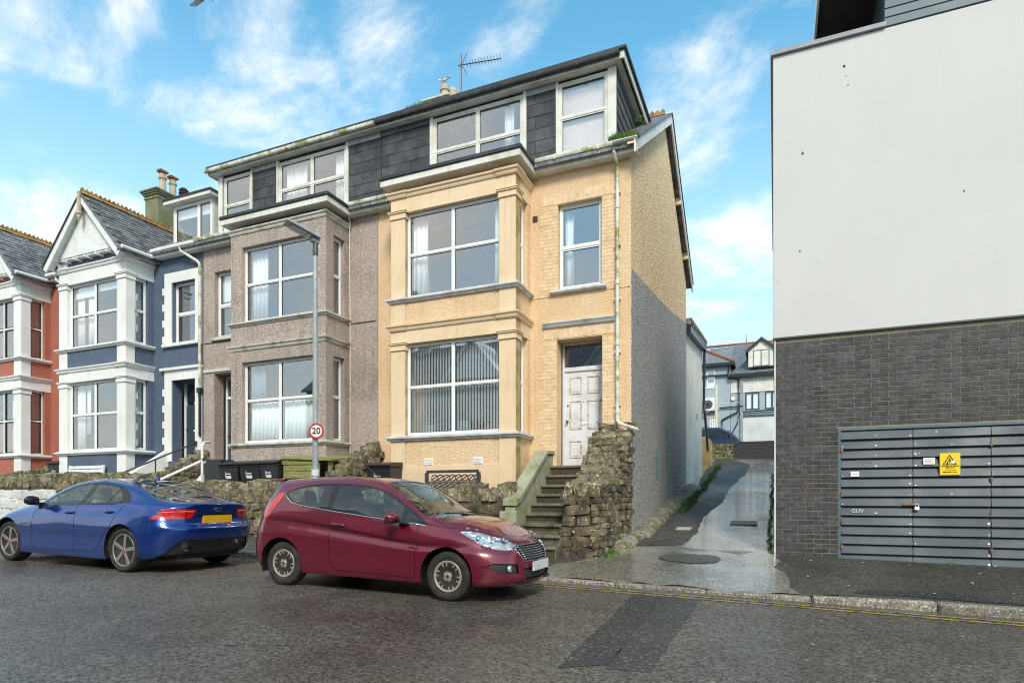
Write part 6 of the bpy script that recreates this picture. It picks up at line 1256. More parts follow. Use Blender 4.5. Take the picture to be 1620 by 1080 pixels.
mb = MB(); mb.tube([(-2.52, 24.85, 7.0), (-2.54, 24.85, 4.9), (-2.5, 24.8, 4.6), (-2.4, 24.9, 3.1)], .05, 8); obj('downpipe', mb, M['blacktrim'], t)
mb = MB(); mb.box(-2.62, -2.605, 23.2, 23.32, 4.1, 4.35); obj('wall_vent', mb, M['steel'], t)
t = thing('gate_post', 'tan painted rounded gate post at the end of the white extension', 'post', (-2.65, 27, 2.5)); mb = MB(); mb.prism([(-2.95, 2.2), (-2.42, 2.2), (-2.44, 3.6), (-2.55, 3.78), (-2.75, 3.86), (-2.95, 3.84)], lambda p, q, t_: (p, t_, q), 26.9, 27.3); obj('post_body', mb, M['plaster_tan'], t, bevel=.03)
mb = MB(); mb.tube([(-2.66, 26.88, 3.42), (-2.60, 26.86, 3.5), (-2.56, 26.88, 3.46)], .015, 6); obj('iron_hook', mb, M['black'], t)
t = thing('low_brick_wall', 'low dark brick wall closing the top of the alley', 'wall', (-1, 30, 3))
mb = MB(); mb.box(-1.86, .6, 30.02, 30.22, 2.2, 3.80); obj('wall_core', mb, M['brickmortar'], t)
mb = MB()
for r_ in range(12):
    x = -1.86 + (.11 if r_ % 2 else 0)
    while x < .6: mb.box(x + .006, min(x + .219, .6), 30.0, 30.03, 2.88 + r_ * .075 + .005, 2.88 + r_ * .075 + .07); x += .225
o = obj('bricks', mb, M['brick'], t); o['kind'] = 'stuff'
mb = MB(); mb.box(-1.88, .6, 29.98, 30.24, 3.80, 3.86); obj('coping', mb, M['brick'], t)
t = thing('rubble_bank', 'overgrown rubble bank left of the low dark brick wall', 'wall', (-2.3, 30.1, 3)); core(t, -3.6, -1.9, 30.05, 30.3, 2.2, 3.7); rubble_face(t, (-3.5, 30.03, 0), (-1.9, 30.03, 0), (0, -1, 0), lambda s: 2.9, lambda s: 3.75, RG, .24, .15)
tufts('bank_greenery', 'green plants spilling over the rubble bank at the top of the alley', [(-2.75 + i * .085, 29.95, 2.95 + random.uniform(0, .12)) for i in range(11)] + [(-2.7 + i * .11, 30.0, 3.4 + random.uniform(-.15, .3)) for i in range(7)], M['leaf'], .2, 60, .14, 'plants')
mb = MB(); mb.box(-14, 6, 30.25, 60, 2.9, 3.3); struct('back_lane_ground', mb, A_path)
# far pale blue house with hipped roof, and far house with dormer
t = thing('far_hipped_house', 'pale grey-blue rendered house with red hipped ridge beyond the alley', 'house', (-5, 40, 3.4))
mb = MB(); wall(mb, (-9, 38, 3.2), UX, UY, 6.6, 5.95, .25, [(9-3.72, 9-3.26, 4.62, 5.58), (9-3.55, 9-3.1, 1.6, 2.8)]); mb.box(-2.65, -2.4, 38.26, 42, 3.2, 9.15); obj('wall', mb, M['paleblue'], t)
mb = MB(); mb.box(-9, -2.385, 37.985, 38, 3.2, 5.22); obj('plinth', mb, M['clad'], t)
mb = MB(); mb.add([(-9.2, 37.75, 9.15), (-2.2, 37.75, 9.15), (-2.2, 44, 9.15), (-9.2, 44, 9.15), (-9.2, 40.8, 11.0), (-4.85, 40.8, 11.0)], [(0,1,5,4), (1,2,5), (2,3,4,5), (0,4,3), (0,3,2,1)]); obj('roof', mb, M['roofgrey'], t)
mb = MB(); mb.tube([(-2.2, 37.75, 9.2), (-4.85, 40.8, 11.05), (-9.2, 40.8, 11.05)], .09, 6); obj('hip_tiles', mb, M['potred'], t)
mb = MB(); mb.box(-9.25, -2.15, 37.7, 37.8, 9.0, 9.17); mb.box(-2.25, -2.15, 37.8, 42, 9.0, 9.17); obj('gutter', mb, M['blacktrim'], t)
window(t, (-3.72, 37.98, 7.82), UX, -UY, .46, .96, trans=[.48], sash=.02); mb = MB(); mb.box(-3.8, -3.18, 37.97, 38, 7.74, 7.81); obj('window_sill', mb, M['white'], t)
mb = MB(); mb.tube([(-2.45, 37.85, 9.05), (-2.5, 37.9, 8.6), (-2.5, 37.9, 8.3), (-1.95, 37.9, 8.15), (-1.95, 37.9, 6.3), (-2.85, 37.9, 5.85), (-2.85, 37.9, 5.0)], .05, 8); mb.tube([(-3.0, 37.9, 6.55), (-1.7, 37.9, 6.6), (-1.7, 37.9, 6.25), (0.2, 37.9, 6.3)], .04, 8); mb.tube([(-2.82, 37.9, 5.1), (-2.3, 37.85, 5.05), (-2.0, 37.85, 5.6), (-1.9, 37.85, 6.2)], .035, 8); obj('downpipe', mb, M['blacktrim'], t)
t = thing('air_conditioner', 'white air conditioning unit on the pale blue wall beyond the alley', 'air conditioner', (-3.5, 37.7, 6.4)); mb = MB(); mb.box(-3.87, -3.16, 37.55, 37.95, 6.38, 7.12); obj('case', mb, M['upvc'], t, bevel=.02); mb = MB(); mb.lathe([(.24, 0), (.26, -.02), (.2, -.03)], (-3.6, 37.55, 6.75), 'y', 20); obj('fan_grille', mb, M['steel'], t); mb = MB(); mb.lathe([(.07, 0), (.05, -.02)], (-3.6, 37.51, 6.75), 'y', 10); obj('fan_hub', mb, M['black'], t)
t = thing('timber_gate', 'pale slatted timber gate below the air conditioner', 'gate', (-3.5, 36, 4))
for k in range(7): mb = MB(); mb.box(-3.75 + k * .11, -3.69 + k * .11, 37.4, 37.44, 5.1, 5.95); obj('slat', mb, M['pot'], t)
mb = MB(); mb.box(-3.8, -3.0, 37.44, 37.48, 5.95, 6.05); mb.box(-3.8, -3.0, 37.44, 37.48, 5.15, 5.25); obj('rail', mb, M['pot'], t)
t = thing('gabled_dormer_house', 'far house with white boarded upper wall and gabled dormer beyond the alley', 'house', (0, 41, 3.4))
mb = MB(); wall(mb, (-2.38, 38.02, 3.2), UX, UY, 9, 5.2, .25, [(.80, 1.56, 3.18, 4.16), (1.86, 2.6, 3.18, 4.16)]); obj('wall', mb, M['paleblue'], t)
for k in range(9): mb = MB(); z = 7.40 + k * .115; mb.hull8([(-2.38, 37.98, z), (6.6, 37.98, z), (6.6, 38.01, z), (-2.38, 38.01, z), (-2.38, 38.0, z + .11), (6.6, 38.0, z + .11), (6.6, 38.01, z + .11), (-2.38, 38.01, z + .11)]); obj('weatherboard', mb, M['oldwhite'], t)
mb = MB(); mb.box(-1.72, 6.6, 37.99, 38.015, 4.4, 5.98); obj('white_lower_wall', mb, M['palewhite'], t)
mb = MB(); mb.box(-1.85, -1.70, 37.9, 38.0, 4.0, 8.3); obj('post', mb, M['lead'], t)
mb = MB(); mb.box(-1.7, 6.6, 37.9, 38.0, 6.0, 6.07); obj('ledge', mb, M['clad'], t)
for (a, m0) in ((-1.58, .38), (-.52, .37)): window(t, (a, 38.0, 6.37), UX, -UY, .76, .99, mull=[m0], m_=M['navy'], sash=.02, curt=[('board', .05, .70, .05, .93, M['curtain'])])
mb = MB(); mb.add([(-2.5, 37.75, 8.42), (6.8, 37.75, 8.42), (6.8, 44, 11.6), (-2.5, 44, 11.6), (-2.5, 37.75, 8.36), (6.8, 37.75, 8.36), (6.8, 44, 11.5), (-2.5, 44, 11.5)], [(0,1,2,3), (4,7,6,5), (0,4,5,1), (3,2,6,7), (0,3,7,4), (1,5,6,2)]); obj('roof', mb, M['roofgrey'], t)
roof_slates(t, (-4.2, 37.8, 8.46), (1, 0, 0), (0, 6.25, 3.18), 5.5, 6.6, M['roofgrey'], .35, .24)
mb = MB(); mb.tube([(-6, 44, 11.62), (6.8, 44, 11.62)], .09, 6); obj('ridge_tiles', mb, M['potred'], t)
mb = MB(); mb.box(-2.45, 6.8, 37.68, 37.78, 8.27, 8.43); obj('gutter', mb, M['blacktrim'], t)
mb = MB(); mb.prism([(-1.42, 8.85), (.0, 8.85), (.0, 9.75), (-.71, 10.35), (-1.42, 9.75)], lambda p, q, t_: (p, t_, q), 38.05, 41); obj('dormer', mb, M['oldwhite'], t)
for s in (-1, 1): mb = MB(); mb.prism([(-.71, 10.36), (-.71 + s * .86, 9.62), (-.71 + s * .86, 9.78), (-.71, 10.52)], lambda p, q, t_: (p, t_, q), 37.9, 41.5); obj('dormer_roof', mb, M['blackfelt'], t)
window(t, (-1.17, 38.04, 8.85), UX, -UY, .88, .95, mull=[.44], m_=M['navy'], sash=.02)
mb = MB(); mb.lathe([(.13, 0), (.10, -.06)], (-2.25, 37.97, 7.05), 'y', 14); obj('vent_cowl', mb, M['white'], t)
t = thing('scaffold_pole', 'weathered white wooden mast with slack ropes in the yard beyond the alley', 'mast', (-2.9, 33, 3.3))
mb = MB(); mb.tube([(-2.75, 33, 3.3), (-2.78, 33, 7.05)], .065, 8); obj('pole', mb, M['extwhite'], t)
for (a, b) in (((-2.8, 33, 5.9), (-3.9, 33, 5.3)), ((-2.8, 33, 5.2), (-3.9, 33, 4.9)), ((-2.8, 33, 4.8), (-3.9, 33, 4.8)), ((-2.8, 33, 6.1), (-1.6, 33, 6.1))): mb = MB(); mb.tube([a, b], .015, 5); obj('rope', mb, M['oldwhite'], t)
t = thing('parked_car', 'dark blue car half hidden behind the low brick wall at the top of the alley', 'car', (-2.5, 33, 3.3))
pr_ = [(-4.2, 3.35), (-4.2, 4.15), (-3.9, 4.62), (-3.2, 4.80), (-2.5, 4.78), (-1.9, 4.45), (-1.5, 4.05), (-.7, 3.95), (-.5, 3.35)]
mb = MB(); mb.prism(pr_, lambda p, q, t_: (p, t_, q), 32.0, 33.6); obj('body', mb, mat('dark blue car paint', (.02, .035, .09), .3, coat=1), t, bevel=.08)
mb = MB(); mb.prism([(-3.75, 4.2), (-3.65, 4.5), (-3.1, 4.68), (-2.55, 4.66), (-2.1, 4.45), (-1.85, 4.2)], lambda p, q, t_: (p, t_, q), 31.985, 32.0); obj('side_window', mb, M['panedark'], t)
for x in (-3.6, -1.3): mb = MB(); mb.lathe([(.31, 0), (.31, .2)], (x, 31.98, 3.62), 'y', 16); obj('wheel', mb, M['black'], t)
t = thing('distant_spire', 'thin dark spire rising behind the far roofs', 'spire', (-1.6, 46, 8)); mb = MB(); mb.tube([(-1.85, 46, 8), (-1.85, 46, 11.6), (-1.85, 46, 12.75)], [.08, .07, .015], 6); obj('spire_pole', mb, M['steel'], t); mb = MB(); mb.box(-2.1, -1.6, 45.9, 46.1, 11.35, 11.5); obj('spire_collar', mb, M['steel'], t)
# ================================================================== row across the street, seen in the window panes
for i, (x0_, col_, gb) in enumerate(((-27, 'cream', 1), (-20, 'red', 1), (-13, 'dash', 1), (-6, 'white', 0), (1, 'red', 1))):
    t = thing('opposite_house', ['cream gabled house', 'red gabled house', 'brown gabled house', 'white plain-roofed house', 'red house opposite the alley'][i] + ' across the street, seen reflected in the windows', 'house', (x0_ + 3.4, -9, 0.2))
    zz = 0.1; mb = MB(); wall(mb, (x0_ + 6.9, -7.5, zz), -UX, -UY, 6.8, 7.9, .3, [(1, 3.2, 1, 2.7), (1, 3.2, 3.9, 5.5), (4.6, 5.5, .3, 2.5), (4.6, 5.5, 4.0, 5.4)]); mb.box(x0_ + .1, x0_ + 6.9, -14, -13.8, zz, 8.0); mb.box(x0_ + .1, x0_ + .4, -13.8, -7.8, zz, 8.0); mb.box(x0_ + 6.6, x0_ + 6.9, -13.8, -7.8, zz, 8.0); obj('wall', mb, M[col_] if col_ != 'red' else M['extwhite'], t)
    pitched_roof(t, x0_, x0_ + 7, -14.3, -7.2, 7.9, 10.6, M['slate'])
    if gb:
        mb = MB(); mb.prism([(x0_ + 3.2, 7.8), (x0_ + 6.6, 7.8), (x0_ + 4.9, 9.8)], lambda p, q, t_: (p, t_, q), -7.4, -7.1); obj('gable', mb, M['white'] if col_ != 'white' else M['cream'], t)
        for s in (-1, 1): mb = MB(); mb.prism([(x0_ + 4.9, 10.0), (x0_ + 4.9 + s * 1.95, 7.65), (x0_ + 4.9 + s * 1.75, 7.6), (x0_ + 4.9, 9.75)], lambda p, q, t_: (p, t_, q), -10.5, -6.9); obj('bargeboard', mb, M['whitewood'], t)
    for (a, z0_, w_, h_) in ((1, 1, 2.2, 1.7), (1, 3.9, 2.2, 1.6), (4.6, 4.0, .9, 1.4)): window(t, (x0_ + 6.9 - a, -7.55, zz + z0_), -UX, UY, w_, h_, mull=[w_ / 2] if w_ > 1 else (), trans=[h_ * .5])
    mb = MB(); mb.box(x0_ + 1.4, x0_ + 2.3, -7.62, -7.56, zz + .3, zz + 2.5); obj('door', mb, M['navy'], t)
    mb = MB(); mb.box(x0_ - .4, x0_ + .4, -11.5, -10.1, 8.9, 11.9); mb.box(x0_ - .5, x0_ + .5, -11.6, -10.0, 11.9, 12.1); [mb.lathe([(.14, 0), (.12, .5)], (x0_, -11.3 + k * .45, 12.1), 'z', 10) for k in range(3)]; obj('chimney', mb, M['mould'], t)
# ================================================================== cars
import numpy as np
def pchip(u, P, q):
    u = np.asarray(u, float); P = np.asarray(P, float); h = np.diff(u)[:, None]; d = np.diff(P, axis=0) / h; m = np.zeros_like(P)
    for i in range(1, len(u) - 1):
        w1, w2 = 2 * h[i] + h[i-1], h[i] + 2 * h[i-1]; s = d[i-1] * d[i]
        with np.errstate(divide='ignore', invalid='ignore'): mm = (w1 + w2) / (w1 / d[i-1] + w2 / d[i])
        m[i] = np.where(s > 0, mm, 0)
    m[0], m[-1] = d[0], d[-1]
    k = np.clip(np.searchsorted(u, q) - 1, 0, len(u) - 2); t = ((q - u[k]) / (u[k+1] - u[k]))[:, None]; H_ = (u[k+1] - u[k])[:, None]
    return (2*t**3-3*t**2+1)*P[k] + (t**3-2*t**2+t)*H_*m[k] + (-2*t**3+3*t**2)*P[k+1] + (t**3-t**2)*H_*m[k+1]
def body_surface(rows, nsub_s=9, nsub_v=7):
    A = np.array(rows, float); nv, nc, _ = A.shape
    ds = np.linalg.norm(np.diff(A, axis=1), axis=2).mean(0); us = np.concatenate([[0], np.cumsum(ds)]); dv = np.linalg.norm(np.diff(A, axis=0), axis=2).mean(1); uv = np.concatenate([[0], np.cumsum(dv)])
    qs = np.concatenate([np.linspace(us[i], us[i+1], nsub_s, endpoint=False) for i in range(nc-1)] + [[us[-1]]]); qv = np.concatenate([np.linspace(uv[i], uv[i+1], nsub_v, endpoint=False) for i in range(nv-1)] + [[uv[-1]]])
    B = np.stack([pchip(us, A[i], qs) for i in range(nv)]); C = np.stack([pchip(uv, B[:, j], qv) for j in range(len(qs))], axis=1)
    for _ in range(2):      # fair the surface a little
        D = C.copy(); D[1:-1, 1:-1] = C[1:-1, 1:-1] * .5 + .125 * (C[:-2, 1:-1] + C[2:, 1:-1] + C[1:-1, :-2] + C[1:-1, 2:]); C = D
    C[:, 0, 1] = 0; C[:, -1, 1] = 0; C[-1, :, 1] = 0
    bm = bmesh.new(); V = [[bm.verts.new(C[i, j]) for j in range(C.shape[1])] for i in range(C.shape[0])]
    for i in range(C.shape[0]-1):
        for j in range(C.shape[1]-1):
            try: bm.faces.new((V[i][j], V[i][j+1], V[i+1][j+1], V[i+1][j]))
            except ValueError: pass
    W = [[bm.verts.new((C[i, j, 0], -C[i, j, 1], C[i, j, 2])) for j in range(C.shape[1])] for i in range(C.shape[0])]
    for i in range(C.shape[0]-1):
        for j in range(C.shape[1]-1):
            bm.faces.new((W[i][j], W[i+1][j], W[i+1][j+1], W[i][j+1]))
    bmesh.ops.remove_doubles(bm, verts=bm.verts, dist=1e-4); bmesh.ops.dissolve_degenerate(bm, dist=1e-5, edges=bm.edges)
    bmesh.ops.recalc_face_normals(bm, faces=bm.faces)
    return bm
def inpoly(p, poly):
    x, y = p; c = False
    for i in range(len(poly)):
        (x1, y1), (x2, y2) = poly[i], poly[i-1]
        if (y1 > y) != (y2 > y) and x < (x2 - x1) * (y - y1) / (y2 - y1) + x1: c = not c
    return c
def cutp(bm, lay, poly, pl, cond, idn, only=None):
    ax = {'xz': (0, 2), 'yz': (1, 2), 'xy': (0, 1)}[pl]; o3 = ({0, 1, 2} - set(ax)).pop()
    xs_ = [p[0] for p in poly]; ys_ = [p[1] for p in poly]; bb = (min(xs_), max(xs_), min(ys_), max(ys_))
    cand = [f for f in bm.faces if cond(f.calc_center_median()) and (only is None or f[lay] in only)]
    def f2(f): a = [v.co[ax[0]] for v in f.verts]; b = [v.co[ax[1]] for v in f.verts]; return min(a), max(a), min(b), max(b)
    cand = [f for f in cand if (lambda q: q[1] >= bb[0] and q[0] <= bb[1] and q[3] >= bb[2] and q[2] <= bb[3])(f2(f))]
    for i in range(len(poly)):
        p, q = poly[i-1], poly[i]; d = (q[0] - p[0], q[1] - p[1])
        if math.hypot(*d) < 1e-6: continue
        no = [0, 0, 0]; no[ax[0]], no[ax[1]] = -d[1], d[0]; co = [0, 0, 0]; co[ax[0]], co[ax[1]] = p; e = 0.002
        sb = (min(p[0], q[0]) - e, max(p[0], q[0]) + e, min(p[1], q[1]) - e, max(p[1], q[1]) + e)
        fs = [f for f in cand if f.is_valid and (lambda z: z[1] >= sb[0] and z[0] <= sb[1] and z[3] >= sb[2] and z[2] <= sb[3])(f2(f))]
        if not fs: continue
        es = {e_ for f in fs for e_ in f.edges}; vs = {v for f in fs for v in f.verts}
        r = bmesh.ops.bisect_plane(bm, geom=list(vs) + list(es) + fs, dist=1e-5, plane_co=co, plane_no=Vector(no).normalized())
        cand = [f for f in cand if f.is_valid] + [g for g in r['geom'] if isinstance(g, bmesh.types.BMFace)]; cand = list({f.index if False else id(f): f for f in cand}.values())
    for f in bm.faces:
        c = f.calc_center_median()
        if cond(c) and (only is None or f[lay] in only) and inpoly((c[ax[0]], c[ax[1]]), poly): f[lay] = idn
def smoothpoly(pts, n=4):
    out_ = []; k = len(pts)
    for i in range(k):
        p0, p1, p2, p3 = [Vector(pts[(i + j) % k]) for j in (-1, 0, 1, 2)]
        for t in [j / n for j in range(n)]: q = 0.5 * ((2*p1) + (-p0+p2)*t + (2*p0-5*p1+4*p2-p3)*t*t + (-p0+3*p1-3*p2+p3)*t**3); out_.append((q.x, q.y))
    return out_
def strip_polys(pts, w_=.010):
    o = []
    for a, b in zip(pts, pts[1:]):
        a, b = Vector(a), Vector(b); d = (b - a).normalized(); n = Vector((-d.y, d.x)) * w_ / 2; a2, b2 = a - d * w_ * .3, b + d * w_ * .3
        o.append([tuple(a2 - n), tuple(b2 - n), tuple(b2 + n), tuple(a2 + n)])
    return o
def circ(cx, cz, r, n=36): return [(cx + r * math.cos(2*math.pi*k/n), cz + r * math.sin(2*math.pi*k/n)) for k in range(n)]
def build_car(root, rows, cuts, mats, arches, arch_r, side=.5):
    bm = body_surface(rows); lay = bm.faces.layers.int.new('pid')
    for c in cuts: cutp(bm, lay, *c)
    for (ax_, az) in arches: cutp(bm, lay, circ(ax_, az, arch_r), 'xz', lambda c: abs(c.y) > side, -1)
    bmesh.ops.delete(bm, geom=[f for f in bm.faces if f[lay] == -1], context='FACES')
    bm.normal_update(); bvh = BVHTree.FromBMesh(bm); made = {}
    ids = sorted({f[lay] for f in bm.faces})
    for i in ids:
        name, m_, off, split = mats[i]; fs = [f for f in bm.faces if f[lay] == i]
        groups = [fs]
        if split:      # one object for each connected piece
            left = set(fs); groups = []
            while left:
                s0 = left.pop(); g = [s0]; st_ = [s0]
                while st_:
                    f = st_.pop()
                    for e in f.edges:
                        for g2 in e.link_faces:
                            if g2 in left: left.discard(g2); g.append(g2); st_.append(g2)
                if len(g) > 3: groups.append(g)
        for g in groups:
            idx = {}; vs = []; ns_ = []; fc = []
            for f in g:
                ff = []
                for v in f.verts:
                    if v not in idx: idx[v] = len(vs); vs.append(v.co + v.normal * off); ns_.append(v.normal.copy())
                    ff.append(idx[v])
                fc.append(ff)
            me = bpy.data.meshes.new(name); me.from_pydata([tuple(v) for v in vs], [], fc); me.materials.append(m_); me.polygons.foreach_set('use_smooth', [True] * len(fc)); me.normals_split_custom_set_from_vertices([tuple(n) for n in ns_])
            o = inst(name, me, root, (0, 0, 0)); o.matrix_parent_inverse = Matrix.Identity(4); made.setdefault(name, []).append(o)
    bm.free(); return bvh, made
def loc(name, mb, m_, root, smooth=False, bevel=0, l=(0,0,0), r=(0,0,0)):
    o = bpy.data.objects.new(name, mb.mesh(name, m_, smooth, bevel)); COL.objects.link(o); o.parent = root; o.location = l; o.rotation_euler = r; return o
def wheel(root, x, y, rt, rim, wd, style, sgn):
    """axis along y; outer face towards sgn"""
    w_ = bpy.data.objects.new('wheel', None)
    mb = MB(); h = wd / 2; mb.lathe([(rim-.012, h*.80), (rim+.006, h*.93), (rim+.03, h), (rt-.045, h*1.02), (rt-.015, h*.92), (rt-.003, h*.72), (rt, h*.45), (rt, -h*.45), (rt-.003, -h*.72), (rt-.015, -h*.92), (rt-.045, -h), (rim+.01, -h*.9)], (0,0,0), 'y', 44)
    ty = loc('wheel', mb, M['tyre'], root, smooth=True, l=(x, y, rt), r=(0, 0, 0 if sgn > 0 else math.pi))
    mb = MB(); n = 44; pr_ = [(rim-.002, h*.82), (rim-.005, h*.90), (rim-.016, h*.90), (rim-.026, h*.78), (rim-.035, -h*.7), (rim-.01, -h*.75)]
    mb.lathe(pr_, (0,0,0), 'y', n); mb.f = mb.f[:-2]; mb.m = mb.m[:-2]; loc('rim', mb, M['alloy' if style == 'twin' else 'alloy_dark'], ty, smooth=True)
    mb = MB(); mb.lathe([(rim-.03, 0), (rim-.03, -.02)], (0, -h*.25, 0), 'y', 24); loc('brake_backplate', mb, M['black'], ty)
    mb = MB(); mb.lathe([(rim*.62, 0), (rim*.62, -.02)], (0, h*.15, 0), 'y', 28); loc('brake_disc', mb, M['steel'], ty)
    mb = MB(); hub = h * .72
    def spoke(a, r0, r1, w0, w1, y0, y1, dth=.03):
        ca, sa = math.cos(a), math.sin(a); T = lambda r_, t_, yy: (r_ * ca - t_ * sa, yy, r_ * sa + t_ * ca)
        mb.hull8([T(r0,-w0,y0-dth), T(r1,-w1,y1-dth), T(r1,w1,y1-dth), T(r0,w0,y0-dth), T(r0,-w0*.72,y0), T(r1,-w1*.72,y1), T(r1,w1*.72,y1), T(r0,w0*.72,y0)])
    if style == 'twin':
        for k in range(6):
            a = k * math.pi / 3 + .2
            for sg in (-1, 1):
                ca, sa = math.cos(a), math.sin(a); T = lambda r_, t_, yy: (r_ * ca - t_ * sa, yy, r_ * sa + t_ * ca); t0, t1 = sg * .017, sg * .030
                mb.hull8([T(.04,t0-.010,hub-.03), T(rim-.014,t1-.010,h*.84-.03), T(rim-.014,t1+.010,h*.84-.03), T(.04,t0+.010,hub-.03), T(.04,t0-.008,hub), T(rim-.014,t1-.008,h*.86), T(rim-.014,t1+.008,h*.86), T(.04,t0+.008,hub)])
        nn = 40; o_ = len(mb.v); rg = [(rim-.032, h*.83), (rim-.004, h*.90), (rim-.004, h*.80), (rim-.032, h*.74)]
        mb.add([(r_*math.cos(2*math.pi*k/nn), y_, r_*math.sin(2*math.pi*k/nn)) for r_, y_ in rg for k in range(nn)], [(i*nn+k, i*nn+(k+1)%nn, ((i+1)%4)*nn+(k+1)%nn, ((i+1)%4)*nn+k) for i in range(4) for k in range(nn)])
    else:
        for k in range(5): a = k * 2 * math.pi / 5 + .45; spoke(a, .03, rim - .012, .040, .032, hub + .01, h * .86, .035)
    mb.lathe([(.075, hub - .03), (.072, hub + .006), (.03, hub + .012), (.03, hub + .016)], (0,0,0), 'y', 18); loc('spokes', mb, M['alloy' if style == 'twin' else 'alloy_dark'], ty, bevel=.002)
    mb = MB(); mb.lathe([(.022, 0), (.019, .006)], (0, hub + .014, 0), 'y', 16); loc('hub_cap', mb, M['iron'] if style == 'twin' else M['signred'], ty)
    for k in range(4 if style == 'twin' else 5): a = k * 2 * math.pi / (4 if style == 'twin' else 5) + .1; mb = MB(); mb.lathe([(.009, 0), (.009, .01)], (.052 * math.cos(a), hub + .004, .052 * math.sin(a)), 'y', 6); loc('wheel_nut', mb, M['black'], ty)
def liner(root, x, z, r, w0, w1):
    for s in (-1, 1):
        mb = MB(); n = 18; vs = []; fs = []
        for k in range(n + 1):
            a = math.pi * (-.12 + 1.24 * k / n)
            for yy in (w0, w1): vs.append((x + r * math.cos(a), s * yy, z + r * math.sin(a)))
        for k in range(n): fs.append((2*k, 2*k+1, 2*k+3, 2*k+2))
        vs += [(x + r * math.cos(math.pi * (-.12 + 1.24 * k / n)), s * w0, z + r * math.sin(math.pi * (-.12 + 1.24 * k / n))) for k in range(n + 1)]; fs.append(tuple(range(2*(n+1), 3*(n+1))))
        mb.add(vs, fs); loc('wheel_arch_liner', mb, M['black'], root)
def seats(root, xs_, yoff, zf, m_):
    for x in xs_:
        for s in (-1, 1):
            mb = MB(); y = s * yoff; mb.hull8([(x, y-.24, zf), (x+.5, y-.24, zf), (x+.5, y+.24, zf), (x, y+.24, zf), (x, y-.22, zf+.14), (x+.5, y-.22, zf+.18), (x+.5, y+.22, zf+.18), (x, y+.22, zf+.14)])
            mb.hull8([(x-.05, y-.24, zf+.1), (x+.10, y-.24, zf+.1), (x+.10, y+.24, zf+.1), (x-.05, y+.24, zf+.1), (x-.22, y-.18, zf+.68), (x-.12, y-.18, zf+.70), (x-.12, y+.18, zf+.70), (x-.22, y+.18, zf+.68)])
            mb.hull8([(x-.22, y-.11, zf+.70), (x-.14, y-.11, zf+.70), (x-.14, y+.11, zf+.70), (x-.22, y+.11, zf+.70), (x-.25, y-.10, zf+.88), (x-.17, y-.10, zf+.88), (x-.17, y+.10, zf+.88), (x-.25, y+.10, zf+.88)]); loc('seat', mb, m_, root, bevel=.03)
def sproj(bvh, o, d):
    r = bvh.ray_cast(Vector(o), Vector(d)); return r[0]
M['tyre'] = mat('worn tyre rubber', (.022, .021, .020), .8, col2=(.045, .042, .038), vscale=8, spec=.3)
M['alloy'] = mat('dirty alloy', (.40, .36, .30), .45, .45, col2=(.20, .16, .12), vscale=30, mix=(.56, .72)); M['alloy_dark'] = mat('dark silver alloy', (.27, .255, .24), .45, .35, col2=(.20, .19, .18), vscale=14)
M['maroon'] = mat('deep magenta red car paint', (.155, .006, .024), .22, .3, coat=1, col2=(.13, .006, .020), vscale=2.2, rvar=.03); M['royal'] = mat('metallic blue car paint', (.003, .036, .22), .22, .5, coat=1, col2=(.003, .030, .18), vscale=2, rvar=.03)
M['cartrim'] = mat('gloss black car trim', (.012, .012, .013), .15); M['carplastic'] = mat('satin black car plastic', (.018, .018, .019), .5)
M['chrome'] = mat('chrome', (.75, .76, .78), .12, 1.0); M['carglass'] = glass('tinted car window', (.60, .70, .68), base=.05); M['carscreen'] = glass('car windscreen', (.62, .72, .66), base=.07); M['lens'] = glass('clear lamp lens', (.9, .92, .93), base=.08)
M['tail'] = mat('red lamp lens', (.55, .012, .012), .12, coat=1, col2=(.40, .01, .01), vscale=16); M['lampchrome'] = mat('silver lamp bowl', (.72, .74, .76), .25, .6, col2=(.45, .47, .50), vscale=14); M['seatcloth'] = mat('dark seat cloth', (.03, .03, .033), .9); M['beigeseat'] = mat('light seat leather', (.36, .33, .28), .6)
M['platewhite'] = mat('white number plate', (.62, .62, .63), .35, col2=(.50, .50, .51), vscale=16); M['plateyellow'] = mat('yellow number plate', (.72, .40, .015), .35, col2=(.62, .33, .01), vscale=16)
